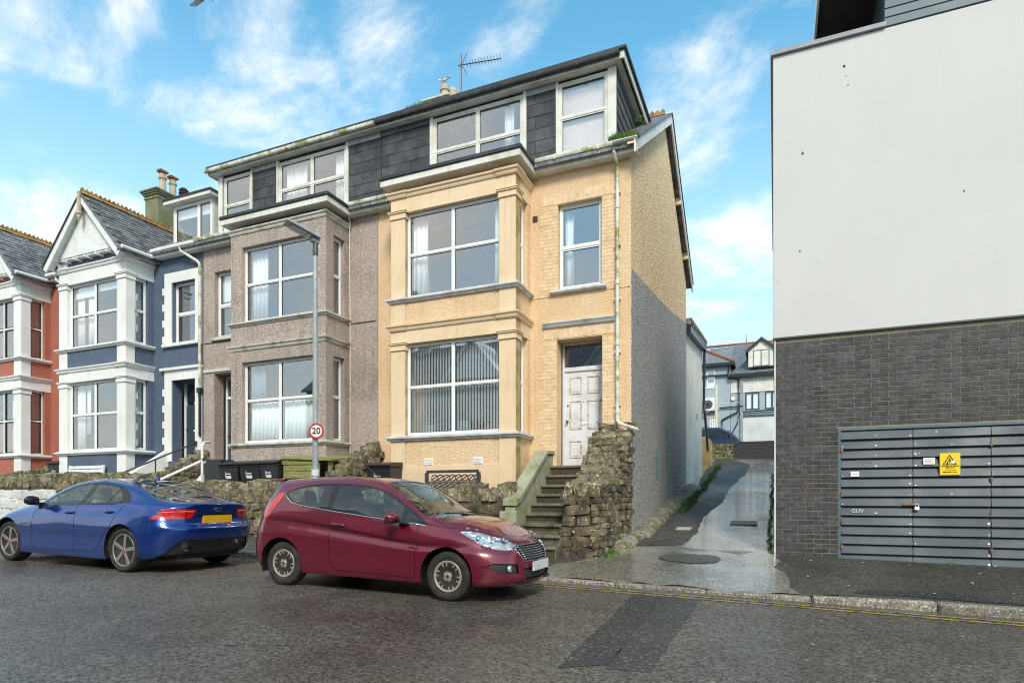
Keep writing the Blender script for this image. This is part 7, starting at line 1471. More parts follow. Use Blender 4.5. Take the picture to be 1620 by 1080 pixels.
# ------------------------------------------------------------------ small red hatchback
F = thing('hatchback_car', 'small maroon red three-door hatchback parked at the kerb in front of the cream house', 'car', (-6.02, 7.10, 0.0207 * 6.02))
F.rotation_euler = (0, R(1.185), 0)
def col16(v): return v
def rowf(rear, side, front): return rear + side + front
fr_rows = [
 rowf([(-.58,0,.25),(-.56,.36,.25),(-.48,.60,.24),(-.37,.66,.22),(-.27,.68,.20)], [(0,.68,.19),(.4,.68,.19),(.75,.68,.19),(1.3,.68,.19),(1.8,.68,.19),(2.2,.68,.19),(2.49,.68,.19)], [(2.80,.66,.19),(3.03,.56,.19),(3.17,.36,.19),(3.22,0,.19)]),
 rowf([(-.61,0,.25),(-.59,.42,.25),(-.51,.68,.24),(-.39,.78,.22),(-.28,.80,.20)], [(0,.815,.19),(.4,.815,.19),(.75,.815,.19),(1.3,.815,.19),(1.8,.815,.19),(2.2,.815,.19),(2.49,.815,.19)], [(2.82,.80,.20),(3.08,.68,.20),(3.25,.42,.20),(3.31,0,.20)]),
 rowf([(-.655,0,.34),(-.63,.45,.34),(-.55,.70,.34),(-.42,.815,.33),(-.30,.838,.31)], [(0,.848,.30),(.4,.838,.30),(.75,.836,.30),(1.3,.836,.30),(1.8,.838,.30),(2.2,.842,.30),(2.49,.85,.30)], [(2.85,.838,.29),(3.12,.715,.29),(3.30,.42,.29),(3.36,0,.29)]),
 rowf([(-.665,0,.48),(-.64,.46,.48),(-.56,.71,.48),(-.44,.83,.47),(-.31,.852,.46)], [(0,.858,.46),(.4,.846,.46),(.75,.842,.46),(1.3,.842,.45),(1.8,.844,.44),(2.2,.85,.43),(2.49,.858,.43)], [(2.86,.842,.41),(3.13,.71,.41),(3.285,.42,.41),(3.335,0,.41)]),
 rowf([(-.645,0,.70),(-.62,.46,.70),(-.54,.70,.70),(-.43,.82,.70),(-.30,.855,.69)], [(0,.862,.70),(.4,.858,.68),(.75,.855,.66),(1.3,.853,.62),(1.8,.853,.58),(2.2,.856,.56),(2.49,.858,.57)], [(2.83,.83,.56),(3.10,.69,.55),(3.245,.42,.55),(3.295,0,.55)]),
 rowf([(-.615,0,.86),(-.59,.45,.86),(-.50,.68,.87),(-.39,.79,.88),(-.27,.835,.88)], [(0,.828,.865),(.4,.818,.83),(.75,.815,.79),(1.3,.813,.725),(1.8,.814,.67),(2.2,.822,.64),(2.49,.830,.65)], [(2.80,.79,.65),(3.07,.65,.63),(3.215,.40,.62),(3.265,0,.62)]),
 rowf([(-.605,0,.90),(-.58,.45,.90),(-.49,.675,.91),(-.38,.785,.92),(-.26,.838,.915)], [(0,.852,.91),(.4,.851,.873),(.75,.849,.834),(1.3,.848,.77),(1.8,.845,.715),(2.2,.842,.69),(2.49,.832,.70)], [(2.79,.775,.69),(3.05,.63,.665),(3.195,.38,.65),(3.245,0,.65)]),
 rowf([(-.56,0,1.06),(-.54,.42,1.06),(-.45,.64,1.07),(-.33,.745,1.08),(-.2,.785,1.09)], [(0,.80,1.095),(.4,.812,1.05),(.75,.815,1.01),(1.3,.812,.955),(1.8,.800,.91),(2.2,.775,.875),(2.49,.735,.86)], [(2.80,.655,.81),(3.04,.52,.745),(3.155,.30,.715),(3.195,0,.71)]),
 rowf([(-.47,0,1.24),(-.45,.40,1.24),(-.37,.58,1.24),(-.25,.68,1.245),(-.12,.715,1.25)], [(.05,.735,1.25),(.4,.745,1.21),(.75,.752,1.18),(1.3,.750,1.13),(1.8,.735,1.02),(2.2,.735,.91),(2.49,.62,.925)], [(2.82,.52,.86),(3.03,.40,.785),(3.135,.22,.738),(3.17,0,.733)]),
 rowf([(-.44,0,1.355),(-.42,.38,1.355),(-.32,.55,1.35),(-.18,.62,1.35),(-.05,.635,1.355)], [(.10,.640,1.365),(.42,.635,1.385),(.78,.630,1.39),(1.33,.62,1.365),(1.75,.64,1.19),(2.17,.685,.965),(2.49,.42,.965)], [(2.84,.36,.885),(3.01,.28,.805),(3.115,.15,.752),(3.15,0,.747)]),
 rowf([(-.47,0,1.405),(-.45,.3,1.405),(-.32,.43,1.405),(-.16,.45,1.415),(-.02,.45,1.425)], [(.12,.45,1.435),(.42,.45,1.45),(.78,.45,1.455),(1.33,.44,1.42),(1.80,.45,1.21),(2.24,.47,.99),(2.50,.25,.975)], [(2.84,.2,.895),(3.0,.15,.815),(3.10,.08,.762),(3.13,0,.757)]),
 rowf([(-.475,0,1.41),(-.44,0,1.415),(-.32,0,1.42),(-.16,0,1.43),(-.02,0,1.44)], [(.12,0,1.45),(.42,0,1.465),(.78,0,1.468),(1.33,0,1.44),(1.84,0,1.225),(2.32,0,1.0),(2.52,0,.98)], [(2.84,0,.90),(2.99,0,.82),(3.09,0,.768),(3.115,0,.763)]),
]
side_c = lambda c: abs(c.y) > .48
dlo = smoothpoly([(-.02,1.235),(.18,1.31),(.45,1.352),(.85,1.362),(1.2,1.348),(1.48,1.295),(1.75,1.165),(1.98,1.02),(2.17,.90),(2.16,.882),(1.8,.918),(1.3,.965),(.75,1.02),(.3,1.075),(.10,1.12)], 3)
wf = smoothpoly([(.82,1.335),(1.1,1.335),(1.38,1.30),(1.6,1.215),(1.80,1.10),(1.815,1.0),(1.81,.93),(1.55,.955),(1.2,.99),(.81,1.03),(.80,1.18)], 3)
wq = smoothpoly([(.03,1.235),(.20,1.29),(.45,1.330),(.70,1.340),(.705,1.18),(.70,1.04),(.45,1.067),(.2,1.105),(.09,1.155)], 3)
wt = [(1.87,.925),(1.875,1.055),(1.99,.985),(2.12,.895)]
doorline = [(.735,1.375),(.745,1.02),(.79,.99),(.79,.60),(.80,.40),(.86,.29),(.95,.265),(2.02,.245),(2.07,.29),(2.08,.88)]
hl = smoothpoly([(2.60,.832),(2.80,.825),(2.98,.775),(3.12,.715),(3.185,.675),(3.18,.635),(3.10,.622),(2.95,.655),(2.78,.735)], 3)
tl = [(-.34,.895),(-.24,.885),(-.16,1.0),(-.03,1.20),(-.07,1.235),(-.14,1.225),(-.26,1.09)]
scr = smoothpoly([(-.655,.935),(-.60,1.12),(-.545,1.30),(-.50,1.375),(-.25,1.405),(0,1.412),(.25,1.405),(.50,1.375),(.545,1.30),(.60,1.12),(.655,.935),(.45,.975),(0,.995),(-.45,.975)], 2)
grl = smoothpoly([(-.44,.60),(-.40,.655),(0,.665),(.40,.655),(.44,.60),(.36,.49),(.30,.475),(0,.472),(-.30,.475),(-.36,.49)], 3)
low = [(-.42,.36),(-.40,.40),(.40,.40),(.42,.36),(.36,.265),(-.36,.265)]
fog = lambda s: [(s*.50,.43),(s*.50,.405),(s*.75,.455),(s*.80,.50),(s*.81,.46),(s*.78,.35),(s*.46,.335)]
front = lambda c: c.x > 2.8
cuts = [(dlo,'xz',side_c,1), (wf,'xz',side_c,2,{1}), (wq,'xz',side_c,2,{1}), (wt,'xz',side_c,2,{1}), (scr,'yz',lambda c: 1.25 < c.x < 2.6 and c.z > .9,3), (scr and [(-.5,1.08),(-.46,1.32),(.46,1.32),(.5,1.08)],'yz',lambda c: c.x < -.2,2),
 (hl,'xz',lambda c: abs(c.y) > .40 and c.x > 2.5,4), (tl,'xz',lambda c: abs(c.y) > .45 and c.x < 0,5), (grl,'yz',front,6), (low,'yz',front,7)]
for s in (-1, 1): cuts.append((fog(s) if False else [(s*.50,.455),(s*.76,.475),(s*.80,.44),(s*.72,.36),(s*.50,.345)],'yz',lambda c: c.x > 2.9,7))
for q in strip_polys(doorline): cuts.append((q,'xz',side_c,8,{0,1}))
for q in strip_polys([(2.55,.85),(2.3,.875),(2.16,.89)], .006): cuts.append((q,'xz',side_c,8,{0}))
for q in strip_polys([(2.50,.70),(2.60,.80)], .006)[:0]: cuts.append((q,'xz',side_c,8,{0}))
for s in (-1,1):
    for q in strip_polys([(2.28,s*.70),(2.6,s*.645),(2.85,s*.545),(3.03,s*.40),(3.11,s*.20),(3.14,0)], .007): cuts.append((q,'xy',lambda c: c.z > .66 and c.x > 2.2,8,{0}))
    for q in strip_polys([(s*.47,.405),(s*.47,.30)], .005)[:0]: cuts.append((q,'yz',front,8,{0}))
matsF = {0:('body',M['maroon'],0,False), 1:('window_trim',M['cartrim'],-.003,True), 2:('side_window',M['carglass'],-.006,True), 3:('windscreen',M['carscreen'],-.004,False), 4:('headlight',M['lens'],-.001,True), 5:('tail_light',M['tail'],.004,True), 6:('grille',M['carplastic'],-.03,True), 7:('bumper_intake',M['carplastic'],-.025,True), 8:('panel_gap',M['black'],-.004,False)}
bvF, md = build_car(F, fr_rows, cuts, matsF, [(0,.295),(2.489,.295)], .345)
for o in md.get('headlight', []):     # bright bowl behind each clear lens
    me = o.data.copy(); me.materials.clear(); me.materials.append(M['lampchrome']); 
    for v in me.vertices: v.co = v.co - v.normal * .035
    b = bpy.data.objects.new('lamp_bowl', me); COL.objects.link(b); b.parent = o
    s = 1 if me.vertices[0].co.y > 0 else -1
    for (x, y, z, r_) in ((2.83,.675,.735,.038),(2.98,.60,.700,.036)):
        mb = MB(); mb.lathe([(r_*1.15, -.02), (r_, .012), (r_*.75, .02), (r_*.3, .012)], (x, s*y, z), 'x', 16); b2 = loc('lamp_projector', mb, M['chrome'], o, smooth=True)
for k in range(6):
    z = .505 + k * .027; hw = .325 + (z - .50) * .65; pts = []
    for i in range(17):
        y = -hw + 2 * hw * i / 16; q = sproj(bvF, (4, y, z), (-1, 0, 0))
        if q: pts.append((q.x + .002, y, z))
    if len(pts) > 2: mb = MB(); mb.tube(pts, .0062, 6); loc('grille_bar', mb, M['chrome'], F, smooth=True)
pts = []
for (y, z) in grl + [grl[0]]:
    q = sproj(bvF, (4, y, z), (-1, 0, 0))
    if q: pts.append((q.x + .004, y, z))
mb = MB(); mb.tube(pts, .007, 6); loc('grille_surround', mb, M['chrome'], F, smooth=True)
mb = MB(); mb.box(3.345, 3.360, -.26, .26, .355, .466); loc('number_plate', mb, M['platewhite'], F, bevel=.002)
mb = MB(); mb.hull8([(3.20,-.62,.215),(3.20,.62,.215),(3.30,.42,.215),(3.30,-.42,.215),(3.20,-.62,.245),(3.20,.62,.245),(3.33,.40,.245),(3.33,-.40,.245)]); loc('bumper_lip', mb, M['carplastic'], F)
mb = MB(); mb.lathe([(.045, 0), (.05, .006), (.045, .012)], (0, 0, 0), 'x', 20); mb.v = [(v[0] + 3.165, v[1] * 1.15, v[2] * .5 + .722) for v in mb.v]; loc('bonnet_badge', mb, M['chrome'], F)
for s in (-1, 1):
    q = sproj(bvF, (3.1 + .6, s*.60, .405), (-1, 0, 0)); mb = MB(); mb.lathe([(.04, -.02), (.042, .012), (.030, .014)], (q.x - .012, s*.605, .405), 'x', 18); loc('fog_lamp', mb, M['lampchrome'], F, smooth=True)
    for k in range(2): mb = MB(); mb.box(q.x - .035, q.x - .01, s*.50 if s > 0 else s*.57, s*.57 if s > 0 else s*.50, .375 + k * .03, .383 + k * .03); loc('intake_bar', mb, M['cartrim'], F)
    # chrome strip under the windows
    pts = []
    for (x, z) in [(-.02,1.215),(.04,1.165),(.12,1.105),(.25,1.075),(.5,1.045),(.8,1.008),(1.1,.98),(1.4,.950),(1.7,.922),(1.95,.898),(2.17,.876)]:
        r_ = sproj(bvF, (x, s*2, z), (0, -s, 0))
        if r_: pts.append((r_.x, r_.y + s*.003, r_.z))
    mb = MB(); mb.tube(pts, .0075, 6); loc('chrome_strip', mb, M['chrome'], F, smooth=True)
    # door handle
    r_ = sproj(bvF, (.94, s*2, .845), (0, -s, 0)); mb = MB(); mb.tube([(.83, r_.y + s*.004, .850), (.87, r_.y + s*.026, .848), (.95, r_.y + s*.032, .845), (1.02, r_.y + s*.026, .840), (1.055, r_.y + s*.004, .838)], [.012,.016,.017,.016,.012], 8); loc('door_handle', mb, M['maroon'], F, smooth=True)
    # mirror
    mb = MB(); mb.lathe([(.01, -.11), (.055, -.10), (.078, -.04), (.08, .02), (.06, .075), (.02, .10)], (0, 0, 0), 'y', 16); mb.v = [(v[0] * 1.0, v[1] * 1.0, v[2] * .80) for v in mb.v]; mb.v = [(v[0] * (1.15 if v[0] > 0 else .45), v[1], v[2]) for v in mb.v]
    mo = loc('door_mirror', mb, M['maroon'], F, smooth=True, l=(1.80, s*.965, .965), r=(0, 0, 0)); 
    mb = MB(); mb.hull8([(-.035,-.10,-.07),(.05,-.10,-.07),(.05,.09,-.07),(-.035,.09,-.07),(-.04,-.10,-.02),(.08,-.10,-.02),(.08,.09,-.02),(-.04,.09,-.02)]); loc('mirror_base', mb, M['carplastic'], mo, bevel=.01)
    mb = MB(); mb.hull8([(1.86,s*.79,.90),(1.96,s*.79,.88),(1.93,s*.90,.90),(1.82,s*.92,.91),(1.85,s*.78,.95),(1.94,s*.78,.93),(1.86,s*.92,.95),(1.78,s*.93,.96)]); loc('mirror_arm', mb, M['carplastic'], F)
    for (x,) in ((0,), (2.489,)): wheel(F, x, s * (.81 - .0975), .293, .19, .195, 'twin', s)
liner(F, 0, .30, .352, .5, .835); liner(F, 2.489, .30, .352, .5, .835)
seats(F, [1.05, .25], .36, .38, M['seatcloth'])
mb = MB(); mb.box(-.3, 2.5, -.6, .6, .16, .20); mb.box(-.45, 3.0, -.50, .50, .20, .35); loc('floor_pan', mb, M['black'], F)
mb = MB(); mb.hull8([(1.85,-.7,.6),(2.25,-.68,.6),(2.25,.68,.6),(1.85,.7,.6),(1.88,-.7,.90),(2.25,-.66,.92),(2.25,.66,.92),(1.88,.7,.90)]); loc('dashboard', mb, M['carplastic'], F, bevel=.02)
mb = MB(); mb.tube([(1.70 + .05 * math.cos(a), -.36 + .18 * math.sin(a), .90 + .17 * math.cos(a)) for a in [k * math.pi / 8 for k in range(17)]], .014, 6); loc('steering_wheel', mb, M['carplastic'], F)
mb = MB(); mb.box(.35, 1.85, -.80, -.79, .3, .9); mb.box(.35, 1.85, .79, .80, .3, .9); mb.box(-.3, 0.35, -.6, .6, .35, 1.0); loc('door_trim', mb, M['seatcloth'], F)
mb = MB(); mb.tube([(.95, 0, 1.455), (.50, .0, 1.78)], [.008, .003], 6); mb.lathe([(.02, 0), (.008, .03)], (.95, 0, 1.455), 'z', 8); loc('roof_antenna', mb, M['black'], F)
for (a, b) in (((2.34,.50,1.0),(2.26,-.05,1.03)), ((2.37,-.05,1.005),(2.24,-.45,1.02))): mb = MB(); mb.tube([a, b], .008, 6); loc('wiper', mb, M['black'], F)
mb = MB(); mb.hull8([(-.56,-.50,1.385),(-.30,-.52,1.40),(-.30,.52,1.40),(-.56,.50,1.385),(-.57,-.46,1.405),(-.30,-.46,1.432),(-.30,.46,1.432),(-.57,.46,1.405)]); loc('roof_spoiler', mb, M['maroon'], F, bevel=.01)
# ------------------------------------------------------------------ blue saloon
J = thing('saloon_car', 'shiny royal blue four-door saloon with yellow rear plate parked behind the red hatchback', 'car', (-8.87, 6.94, 0.0207 * 8.87))
J.rotation_euler = (0, R(-1.185), math.pi)
jr = [
 rowf([(-.80,0,.26),(-.78,.40,.26),(-.66,.68,.24),(-.50,.76,.22),(-.36,.78,.20)], [(0,.74,.17),(.4,.74,.17),(.9,.74,.17),(1.5,.74,.17),(2.0,.74,.17),(2.4,.74,.17),(2.83,.74,.17)], [(3.20,.72,.18),(3.42,.60,.18),(3.55,.38,.18),(3.60,0,.18)]),
 rowf([(-.85,0,.27),(-.82,.45,.27),(-.70,.73,.25),(-.53,.84,.23),(-.38,.87,.21)], [(0,.885,.18),(.4,.885,.17),(.9,.885,.17),(1.5,.885,.17),(2.0,.885,.17),(2.4,.885,.17),(2.83,.885,.18)], [(3.20,.86,.19),(3.46,.70,.20),(3.60,.42,.20),(3.65,0,.20)]),
 rowf([(-.90,0,.40),(-.87,.46,.40),(-.74,.76,.38),(-.56,.885,.36),(-.39,.915,.33)], [(0,.925,.30),(.4,.905,.28),(.9,.90,.28),(1.5,.90,.28),(2.0,.90,.28),(2.4,.905,.28),(2.83,.915,.28)], [(3.22,.895,.30),(3.48,.73,.30),(3.63,.43,.30),(3.68,0,.30)]),
 rowf([(-.965,0,.56),(-.93,.48,.56),(-.78,.77,.55),(-.59,.89,.54),(-.40,.92,.52)], [(0,.93,.50),(.4,.905,.46),(.9,.895,.46),(1.5,.895,.46),(2.0,.895,.46),(2.4,.90,.46),(2.83,.915,.46)], [(3.22,.89,.46),(3.48,.73,.46),(3.64,.43,.46),(3.69,0,.46)]),
 rowf([(-.985,0,.66),(-.95,.49,.66),(-.79,.77,.66),(-.60,.885,.66),(-.41,.915,.66)], [(0,.927,.67),(.4,.915,.65),(.9,.908,.63),(1.5,.906,.62),(2.0,.906,.61),(2.4,.908,.61),(2.83,.915,.62)], [(3.21,.875,.60),(3.46,.71,.58),(3.62,.42,.57),(3.66,0,.57)]),
 rowf([(-.91,0,.74),(-.88,.48,.74),(-.76,.74,.76),(-.59,.86,.78),(-.41,.895,.80)], [(0,.905,.80),(.4,.900,.78),(.9,.902,.755),(1.5,.903,.735),(2.0,.900,.72),(2.4,.895,.72),(2.83,.885,.74)], [(3.18,.83,.72),(3.42,.66,.68),(3.57,.40,.65),(3.61,0,.65)]),
 rowf([(-.90,0,.83),(-.87,.46,.83),(-.76,.70,.84),(-.60,.82,.87),(-.42,.86,.90)], [(0,.865,.91),(.4,.862,.89),(.9,.868,.87),(1.5,.872,.85),(2.0,.865,.83),(2.4,.85,.82),(2.83,.815,.815)], [(3.15,.74,.78),(3.38,.59,.73),(3.51,.36,.70),(3.55,0,.70)]),
 rowf([(-.93,0,.975),(-.90,.46,.975),(-.78,.67,.97),(-.62,.755,.97),(-.43,.80,.99)], [(0,.825,1.0),(.4,.835,.99),(.9,.84,.975),(1.5,.835,.955),(2.0,.815,.935),(2.4,.775,.915),(2.83,.71,.875)], [(3.12,.62,.825),(3.33,.48,.765),(3.45,.29,.73),(3.48,0,.73)]),
 rowf([(-.945,0,1.02),(-.91,.42,1.02),(-.78,.60,1.015),(-.62,.66,1.03),(-.43,.70,1.055)], [(-.05,.745,1.075),(.35,.755,1.115),(.9,.755,1.12),(1.5,.752,1.10),(1.95,.755,1.04),(2.35,.74,.955),(2.83,.58,.905)], [(3.08,.48,.85),(3.28,.36,.79),(3.40,.20,.75),(3.43,0,.75)]),
 rowf([(-.90,0,1.045),(-.86,.38,1.045),(-.74,.50,1.045),(-.58,.56,1.06),(-.36,.61,1.10)], [(.05,.64,1.21),(.45,.635,1.29),(.95,.62,1.335),(1.50,.625,1.29),(1.88,.655,1.16),(2.28,.68,.985),(2.83,.42,.93)], [(3.05,.34,.875),(3.23,.25,.81),(3.35,.14,.77),(3.38,0,.77)]),
 rowf([(-.88,0,1.055),(-.83,.30,1.055),(-.70,.36,1.055),(-.56,.44,1.07),(-.30,.48,1.125)], [(.12,.47,1.265),(.50,.45,1.35),(.97,.44,1.385),(1.48,.44,1.345),(1.90,.46,1.18),(2.32,.48,1.0),(2.83,.24,.95)], [(3.03,.2,.89),(3.20,.14,.825),(3.31,.08,.785),(3.34,0,.785)]),
 rowf([(-.87,0,1.058),(-.80,0,1.058),(-.68,0,1.06),(-.54,0,1.075),(-.27,0,1.135)], [(.16,0,1.285),(.52,0,1.37),(.98,0,1.405),(1.48,0,1.37),(1.92,0,1.195),(2.36,0,1.005),(2.83,0,.958)], [(3.02,0,.90),(3.18,0,.832),(3.29,0,.79),(3.32,0,.79)]),
]
sj = lambda c: abs(c.y) > .46
dlj = smoothpoly([(.03,1.03),(.02,1.09),(.12,1.175),(.35,1.265),(.62,1.312),(.95,1.322),(1.25,1.298),(1.55,1.225),(1.85,1.105),(2.08,.99),(2.12,.945),(1.9,.945),(1.4,.965),(.9,.985),(.4,1.005)], 3)
w1 = smoothpoly([(1.13,.995),(1.05,1.15),(1.0,1.292),(1.2,1.282),(1.5,1.218),(1.78,1.105),(1.98,.995),(1.99,.955),(1.6,.970)], 2)
w2 = [(.47,1.02),(.455,1.10),(.36,1.245),(.60,1.292),(.88,1.302),(.93,1.15),(1.02,1.0),(.9,1.0)]
w3 = [(.20,1.035),(.18,1.07),(.26,1.16),(.325,1.215),(.41,1.10),(.425,1.025)]
rs = smoothpoly([(-.60,1.085),(-.56,1.16),(-.50,1.28),(-.44,1.335),(-.2,1.36),(0,1.365),(.2,1.36),(.44,1.335),(.50,1.28),(.56,1.16),(.60,1.085),(.4,1.088),(0,1.09),(-.4,1.088)], 2)
wsj = smoothpoly([(-.645,.965),(-.57,1.16),(-.50,1.30),(-.25,1.335),(0,1.345),(.25,1.335),(.50,1.30),(.57,1.16),(.645,.965),(0,1.015)], 2)
rear = lambda c: c.x < -.42
tlj = lambda s: [(s*.36,.945),(s*.52,.955),(s*.75,.95),(s*.90,.90),(s*.905,.835),(s*.85,.815),(s*.70,.805),(s*.46,.815),(s*.40,.86)]
dif = smoothpoly([(-.62,.47),(-.55,.50),(0,.49),(.55,.50),(.62,.47),(.74,.33),(.78,.20),(0,.20),(-.78,.20),(-.74,.33)], 2)
bl_ = [(-.52,.955),(-.50,.72),(-.40,.655),(0,.645),(.40,.655),(.50,.72),(.52,.955)]
cj = [(dlj,'xz',sj,1), (w1,'xz',sj,2,{1}), (w2,'xz',sj,2,{1}), (w3,'xz',sj,2,{1}), (rs,'yz',lambda c: -.5 < c.x < .62 and c.z > 1.05,3), (wsj,'yz',lambda c: 1.35 < c.x < 2.6 and c.z > .9,9), (dif,'yz',lambda c: c.x < -.5,7)]
for s in (-1, 1): cj.append((tlj(s),'yz',lambda c: c.x < -.66,5)); cj.append(([(2.95,.83),(3.35,.745),(3.46,.70),(3.44,.655),(3.2,.68),(2.98,.74)],'xz',lambda c: abs(c.y) > .35 and c.x > 2.8,4)) if s > 0 else None
cj.append(([(-.62,.80),(-.30,.80),(-.22,.72),(-.22,.95),(-.62,.965)][:0] or [(-.95,.815),(-.70,.806),(-.54,.800),(-.60,.855),(-.70,.905),(-.80,.94),(-.95,.95)],'xz',lambda c: abs(c.y) > .6 and c.x < -.4,5))
for ln in ([(.98,1.335),(1.06,1.05),(1.12,.95),(1.10,.70),(1.10,.30),(1.14,.265),(2.10,.235),(2.16,.30),(2.17,.93)], [(1.10,.275),(.66,.28),(.56,.33),(.45,.50),(.22,.70),(.16,.85),(.03,1.0)]):
    for q in strip_polys(ln): cj.append((q,'xz',sj,8,{0,1}))
for i in range(len(bl_) - 1):
    for q in strip_polys([bl_[i], bl_[i+1]], .008): cj.append((q,'yz',lambda c: c.x < -.6,8,{0,5}))
for s in (-1, 1):
    for q in strip_polys([(-.90,s*.52),(-.60,s*.60),(-.36,s*.63)], .007): cj.append((q,'xy',lambda c: c.z > .96 and c.x < -.3,8,{0}))
    for q in strip_polys([(-.385,.62),(-.42,.70),(-.60,.81)], .006): cj.append((q,'xz',sj,8,{0}))
    for q in strip_polys([(2.2,s*.78),(2.8,s*.68),(3.1,s*.55),(3.4,s*.2)], .007): cj.append((q,'xy',lambda c: c.z > .7 and c.x > 2.1,8,{0}))
matsJ = {0:('body',M['royal'],0,False), 1:('window_trim',M['cartrim'],-.003,True), 2:('side_window',M['carglass'],-.006,True), 3:('rear_window',M['carscreen'],-.004,False), 4:('headlight',M['lampchrome'],-.001,True), 5:('tail_light',M['tail'],.004,True), 7:('rear_diffuser',M['carplastic'],-.02,True), 8:('panel_gap',M['black'],-.004,False), 9:('windscreen',M['carscreen'],-.004,False)}
bvJ, mj = build_car(J, jr, cj, matsJ, [(0,.335),(2.835,.335)], .385)
for s in (-1, 1):
    for x in (0, 2.835): wheel(J, x, s * (.885 - .12), .328, .248, .235, 'star', s)
    for x, z in ((1.27,.855),(.34,.890)):
        r_ = sproj(bvJ, (x, s*2, z), (0, -s, 0)); mb = MB(); mb.tube([(x-.12, r_.y + s*.004, z+.002), (x-.08, r_.y + s*.024, z+.002), (x, r_.y + s*.030, z), (x+.08, r_.y + s*.024, z-.003), (x+.12, r_.y + s*.004, z-.004)], [.010,.013,.015,.013,.010], 8); loc('door_handle', mb, M['royal'], J, smooth=True)
    mb = MB(); mb.lathe([(.01, -.11), (.06, -.10), (.085, -.03), (.085, .03), (.06, .08), (.02, .10)], (0, 0, 0), 'y', 16); mb.v = [(v[0] * (1.1 if v[0] > 0 else .4), v[1], v[2] * .86) for v in mb.v]; loc('door_mirror', mb, M['cartrim'], J, smooth=True, l=(2.0, s*1.0, 1.02))
    mb = MB(); mb.hull8([(2.0,s*.82,.93),(2.08,s*.82,.92),(2.05,s*.95,.95),(1.98,s*.95,.96),(2.0,s*.80,.98),(2.08,s*.80,.96),(2.04,s*.95,1.0),(1.97,s*.95,1.0)]); loc('mirror_arm', mb, M['cartrim'], J)
    r_ = sproj(bvJ, (2.38, s*2, .645), (0, -s, 0)); mb = MB(); yy = r_.y
    mb.hull8([(2.22,yy-.004,.61),(2.52,yy-.004,.635),(2.52,yy+s*.006,.635),(2.22,yy+s*.006,.61),(2.22,yy-.004,.665),(2.56,yy-.004,.655),(2.56,yy+s*.006,.655),(2.22,yy+s*.006,.665)]); loc('fender_vent', mb, M['chrome'], J)
    mb = MB(); mb.box(2.26, 2.36, yy + s*.005 - .003, yy + s*.008 + .001, .635, .65); mb.box(2.39, 2.47, yy + s*.005 - .003, yy + s*.008 + .001, .637, .648); loc('vent_slot', mb, M['black'], J)
    pts = []
    for (x, z) in [(2.1,.94),(1.7,.953),(1.2,.972),(.7,.990),(.3,1.005),(.04,1.025)]:
        r_ = sproj(bvJ, (x, s*2, z), (0, -s, 0)); pts.append((r_.x, r_.y + s*.001, r_.z))
    mb = MB(); mb.tube(pts, .006, 6); loc('belt_strip', mb, M['cartrim'], J, smooth=True)
    mb = MB(); mb.tube([(-.80, s*.50, .36), (-.93, s*.50, .365)], .045, 14, cap=False); mb.tube([(-.93, s*.50, .365), (-.83, s*.50, .36)], .037, 14, cap=False); loc('exhaust_tip', mb, M['chrome'], J, smooth=True)
    mb = MB(); mb.lathe([(.036, 0), (.036, .01)], (-.86, s*.50, .36), 'x', 12); loc('exhaust_bore', mb, M['black'], J)
    mb = MB(); pts = []
    for (y, z) in [(s*.42,.915),(s*.55,.918),(s*.70,.912),(s*.80,.895)]:
        q = sproj(bvJ, (-2, y, z), (1, 0, 0)); pts.append((q.x - .006, q.y, q.z))
    mb.tube(pts, .008, 6); loc('lamp_strip', mb, mat('pale pink lamp strip', (.75, .30, .26), .2) if s > 0 else mb_m, J) if False else loc('lamp_strip', mb, M['tail_pale'] if 'tail_pale' in M else M.setdefault('tail_pale', mat('pale red lamp strip', (.75, .22, .18), .2)), J)
liner(J, 0, .335, .392, .55, .90); liner(J, 2.835, .335, .392, .55, .90)
seats(J, [1.35, .45], .38, .36, M['beigeseat'])
mb = MB(); mb.box(-.3, 2.9, -.65, .65, .15, .20); mb.box(-.75, 3.3, -.55, .55, .20, .36); loc('floor_pan', mb, M['black'], J)
mb = MB(); mb.hull8([(1.95,-.7,.6),(2.3,-.68,.6),(2.3,.68,.6),(1.95,.7,.6),(1.98,-.7,.92),(2.3,-.66,.93),(2.3,.66,.93),(1.98,.7,.92)]); loc('dashboard', mb, M['carplastic'], J, bevel=.02)
mb = MB(); mb.box(-.35, .2, -.62, .62, .92, 1.02); loc('parcel_shelf', mb, M['seatcloth'], J)
mb = MB(); mb.box(-.3, 2.1, -.84, -.83, .3, .93); mb.box(-.3, 2.1, .83, .84, .3, .93); loc('door_trim', mb, M['seatcloth'], J)
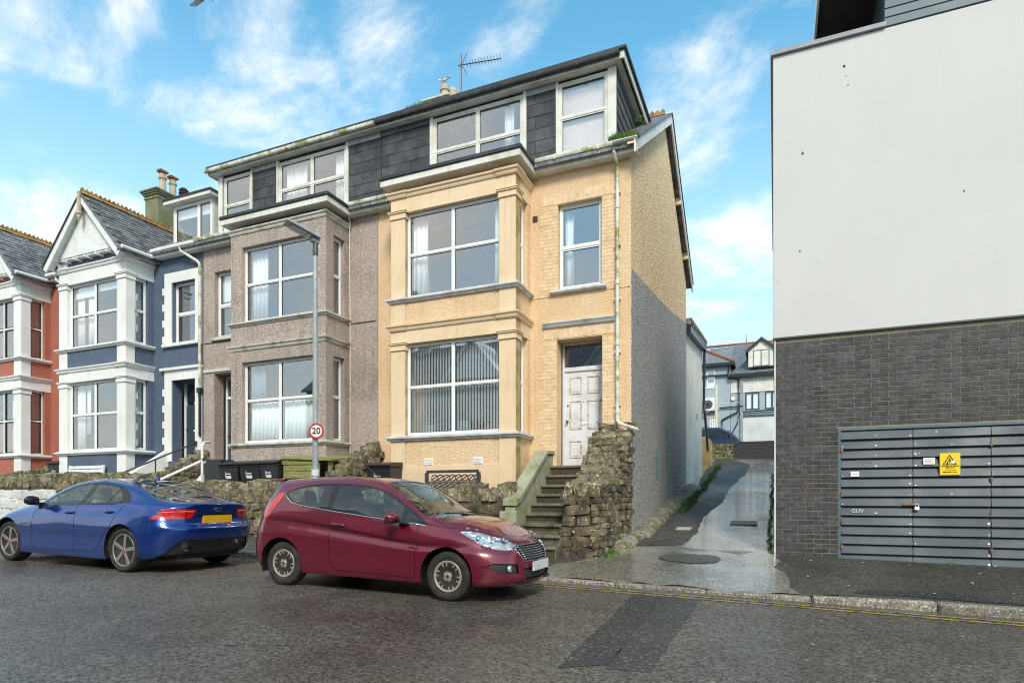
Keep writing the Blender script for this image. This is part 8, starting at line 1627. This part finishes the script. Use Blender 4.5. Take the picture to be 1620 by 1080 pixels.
q = sproj(bvJ, (-2, 0, .80), (1, 0, 0)); mb = MB(); mb.hull8([(q.x-.012,-.265,.735),(q.x+.01,-.265,.735),(q.x+.01,.265,.735),(q.x-.012,.265,.735),(q.x-.018,-.265,.855),(q.x+.005,-.265,.855),(q.x+.005,.265,.855),(q.x-.018,.265,.855)]); loc('number_plate', mb, M['plateyellow'], J, bevel=.002)
mb = MB(); mb.hull8([(q.x-.02,-.34,.868),(q.x+.01,-.34,.868),(q.x+.01,.34,.868),(q.x-.02,.34,.868),(q.x-.035,-.34,.888),(q.x+.01,-.34,.888),(q.x+.01,.34,.888),(q.x-.035,.34,.888)]); loc('plate_garnish', mb, M['cartrim'], J)
# leaping cat emblem, script and model letters on the boot
ql = sproj(bvJ, (-2, 0, .94), (1, 0, 0)); lx = ql.x - .004
cat = [(.075,.0),(.060,.010),(.035,.016),(.005,.026),(-.02,.034),(-.045,.036),(-.06,.030),(-.075,.026),(-.062,.018),(-.05,.016),(-.06,.0),(-.085,-.012),(-.07,-.010),(-.04,.004),(-.01,.008),(.02,.002),(.045,-.006),(.06,-.018),(.085,-.022),(.066,-.008)]
mb = MB(); mb.prism(cat, lambda p, q_, t_: (t_, p, .955 + q_), lx - .003, lx + .006); loc('leaping_cat_emblem', mb, M['chrome'], J)
def ctext(body, size, y, z, x, name):
    me = text_mesh(body, size, M['chrome'], .001, True); o = bpy.data.objects.new(name, me); COL.objects.link(o); o.parent = J; o.location = (x, y, z); o.rotation_euler = (R(90), 0, R(-90)); return o
ctext('JAGUAR', .026, 0, .918, lx + .0, 'lettering'); qx = sproj(bvJ, (-2, .47, .775), (1, 0, 0)); ctext('XE', .045, .43, .775, qx.x - .02, 'lettering')
qx = sproj(bvJ, (-2, -.47, .80), (1, 0, 0)); ctext('20d', .03, -.43, .80, qx.x - .02, 'lettering') if False else None
mb = MB(); mb.prism([(.02, 0), (.16, 0), (.07, .065), (.04, .07)], lambda p, q_, t_: (p, t_, 1.372 + q_), -.018, .018); loc('roof_fin', mb, M['royal'], J, bevel=.008, l=(.37, 0, 0.0))
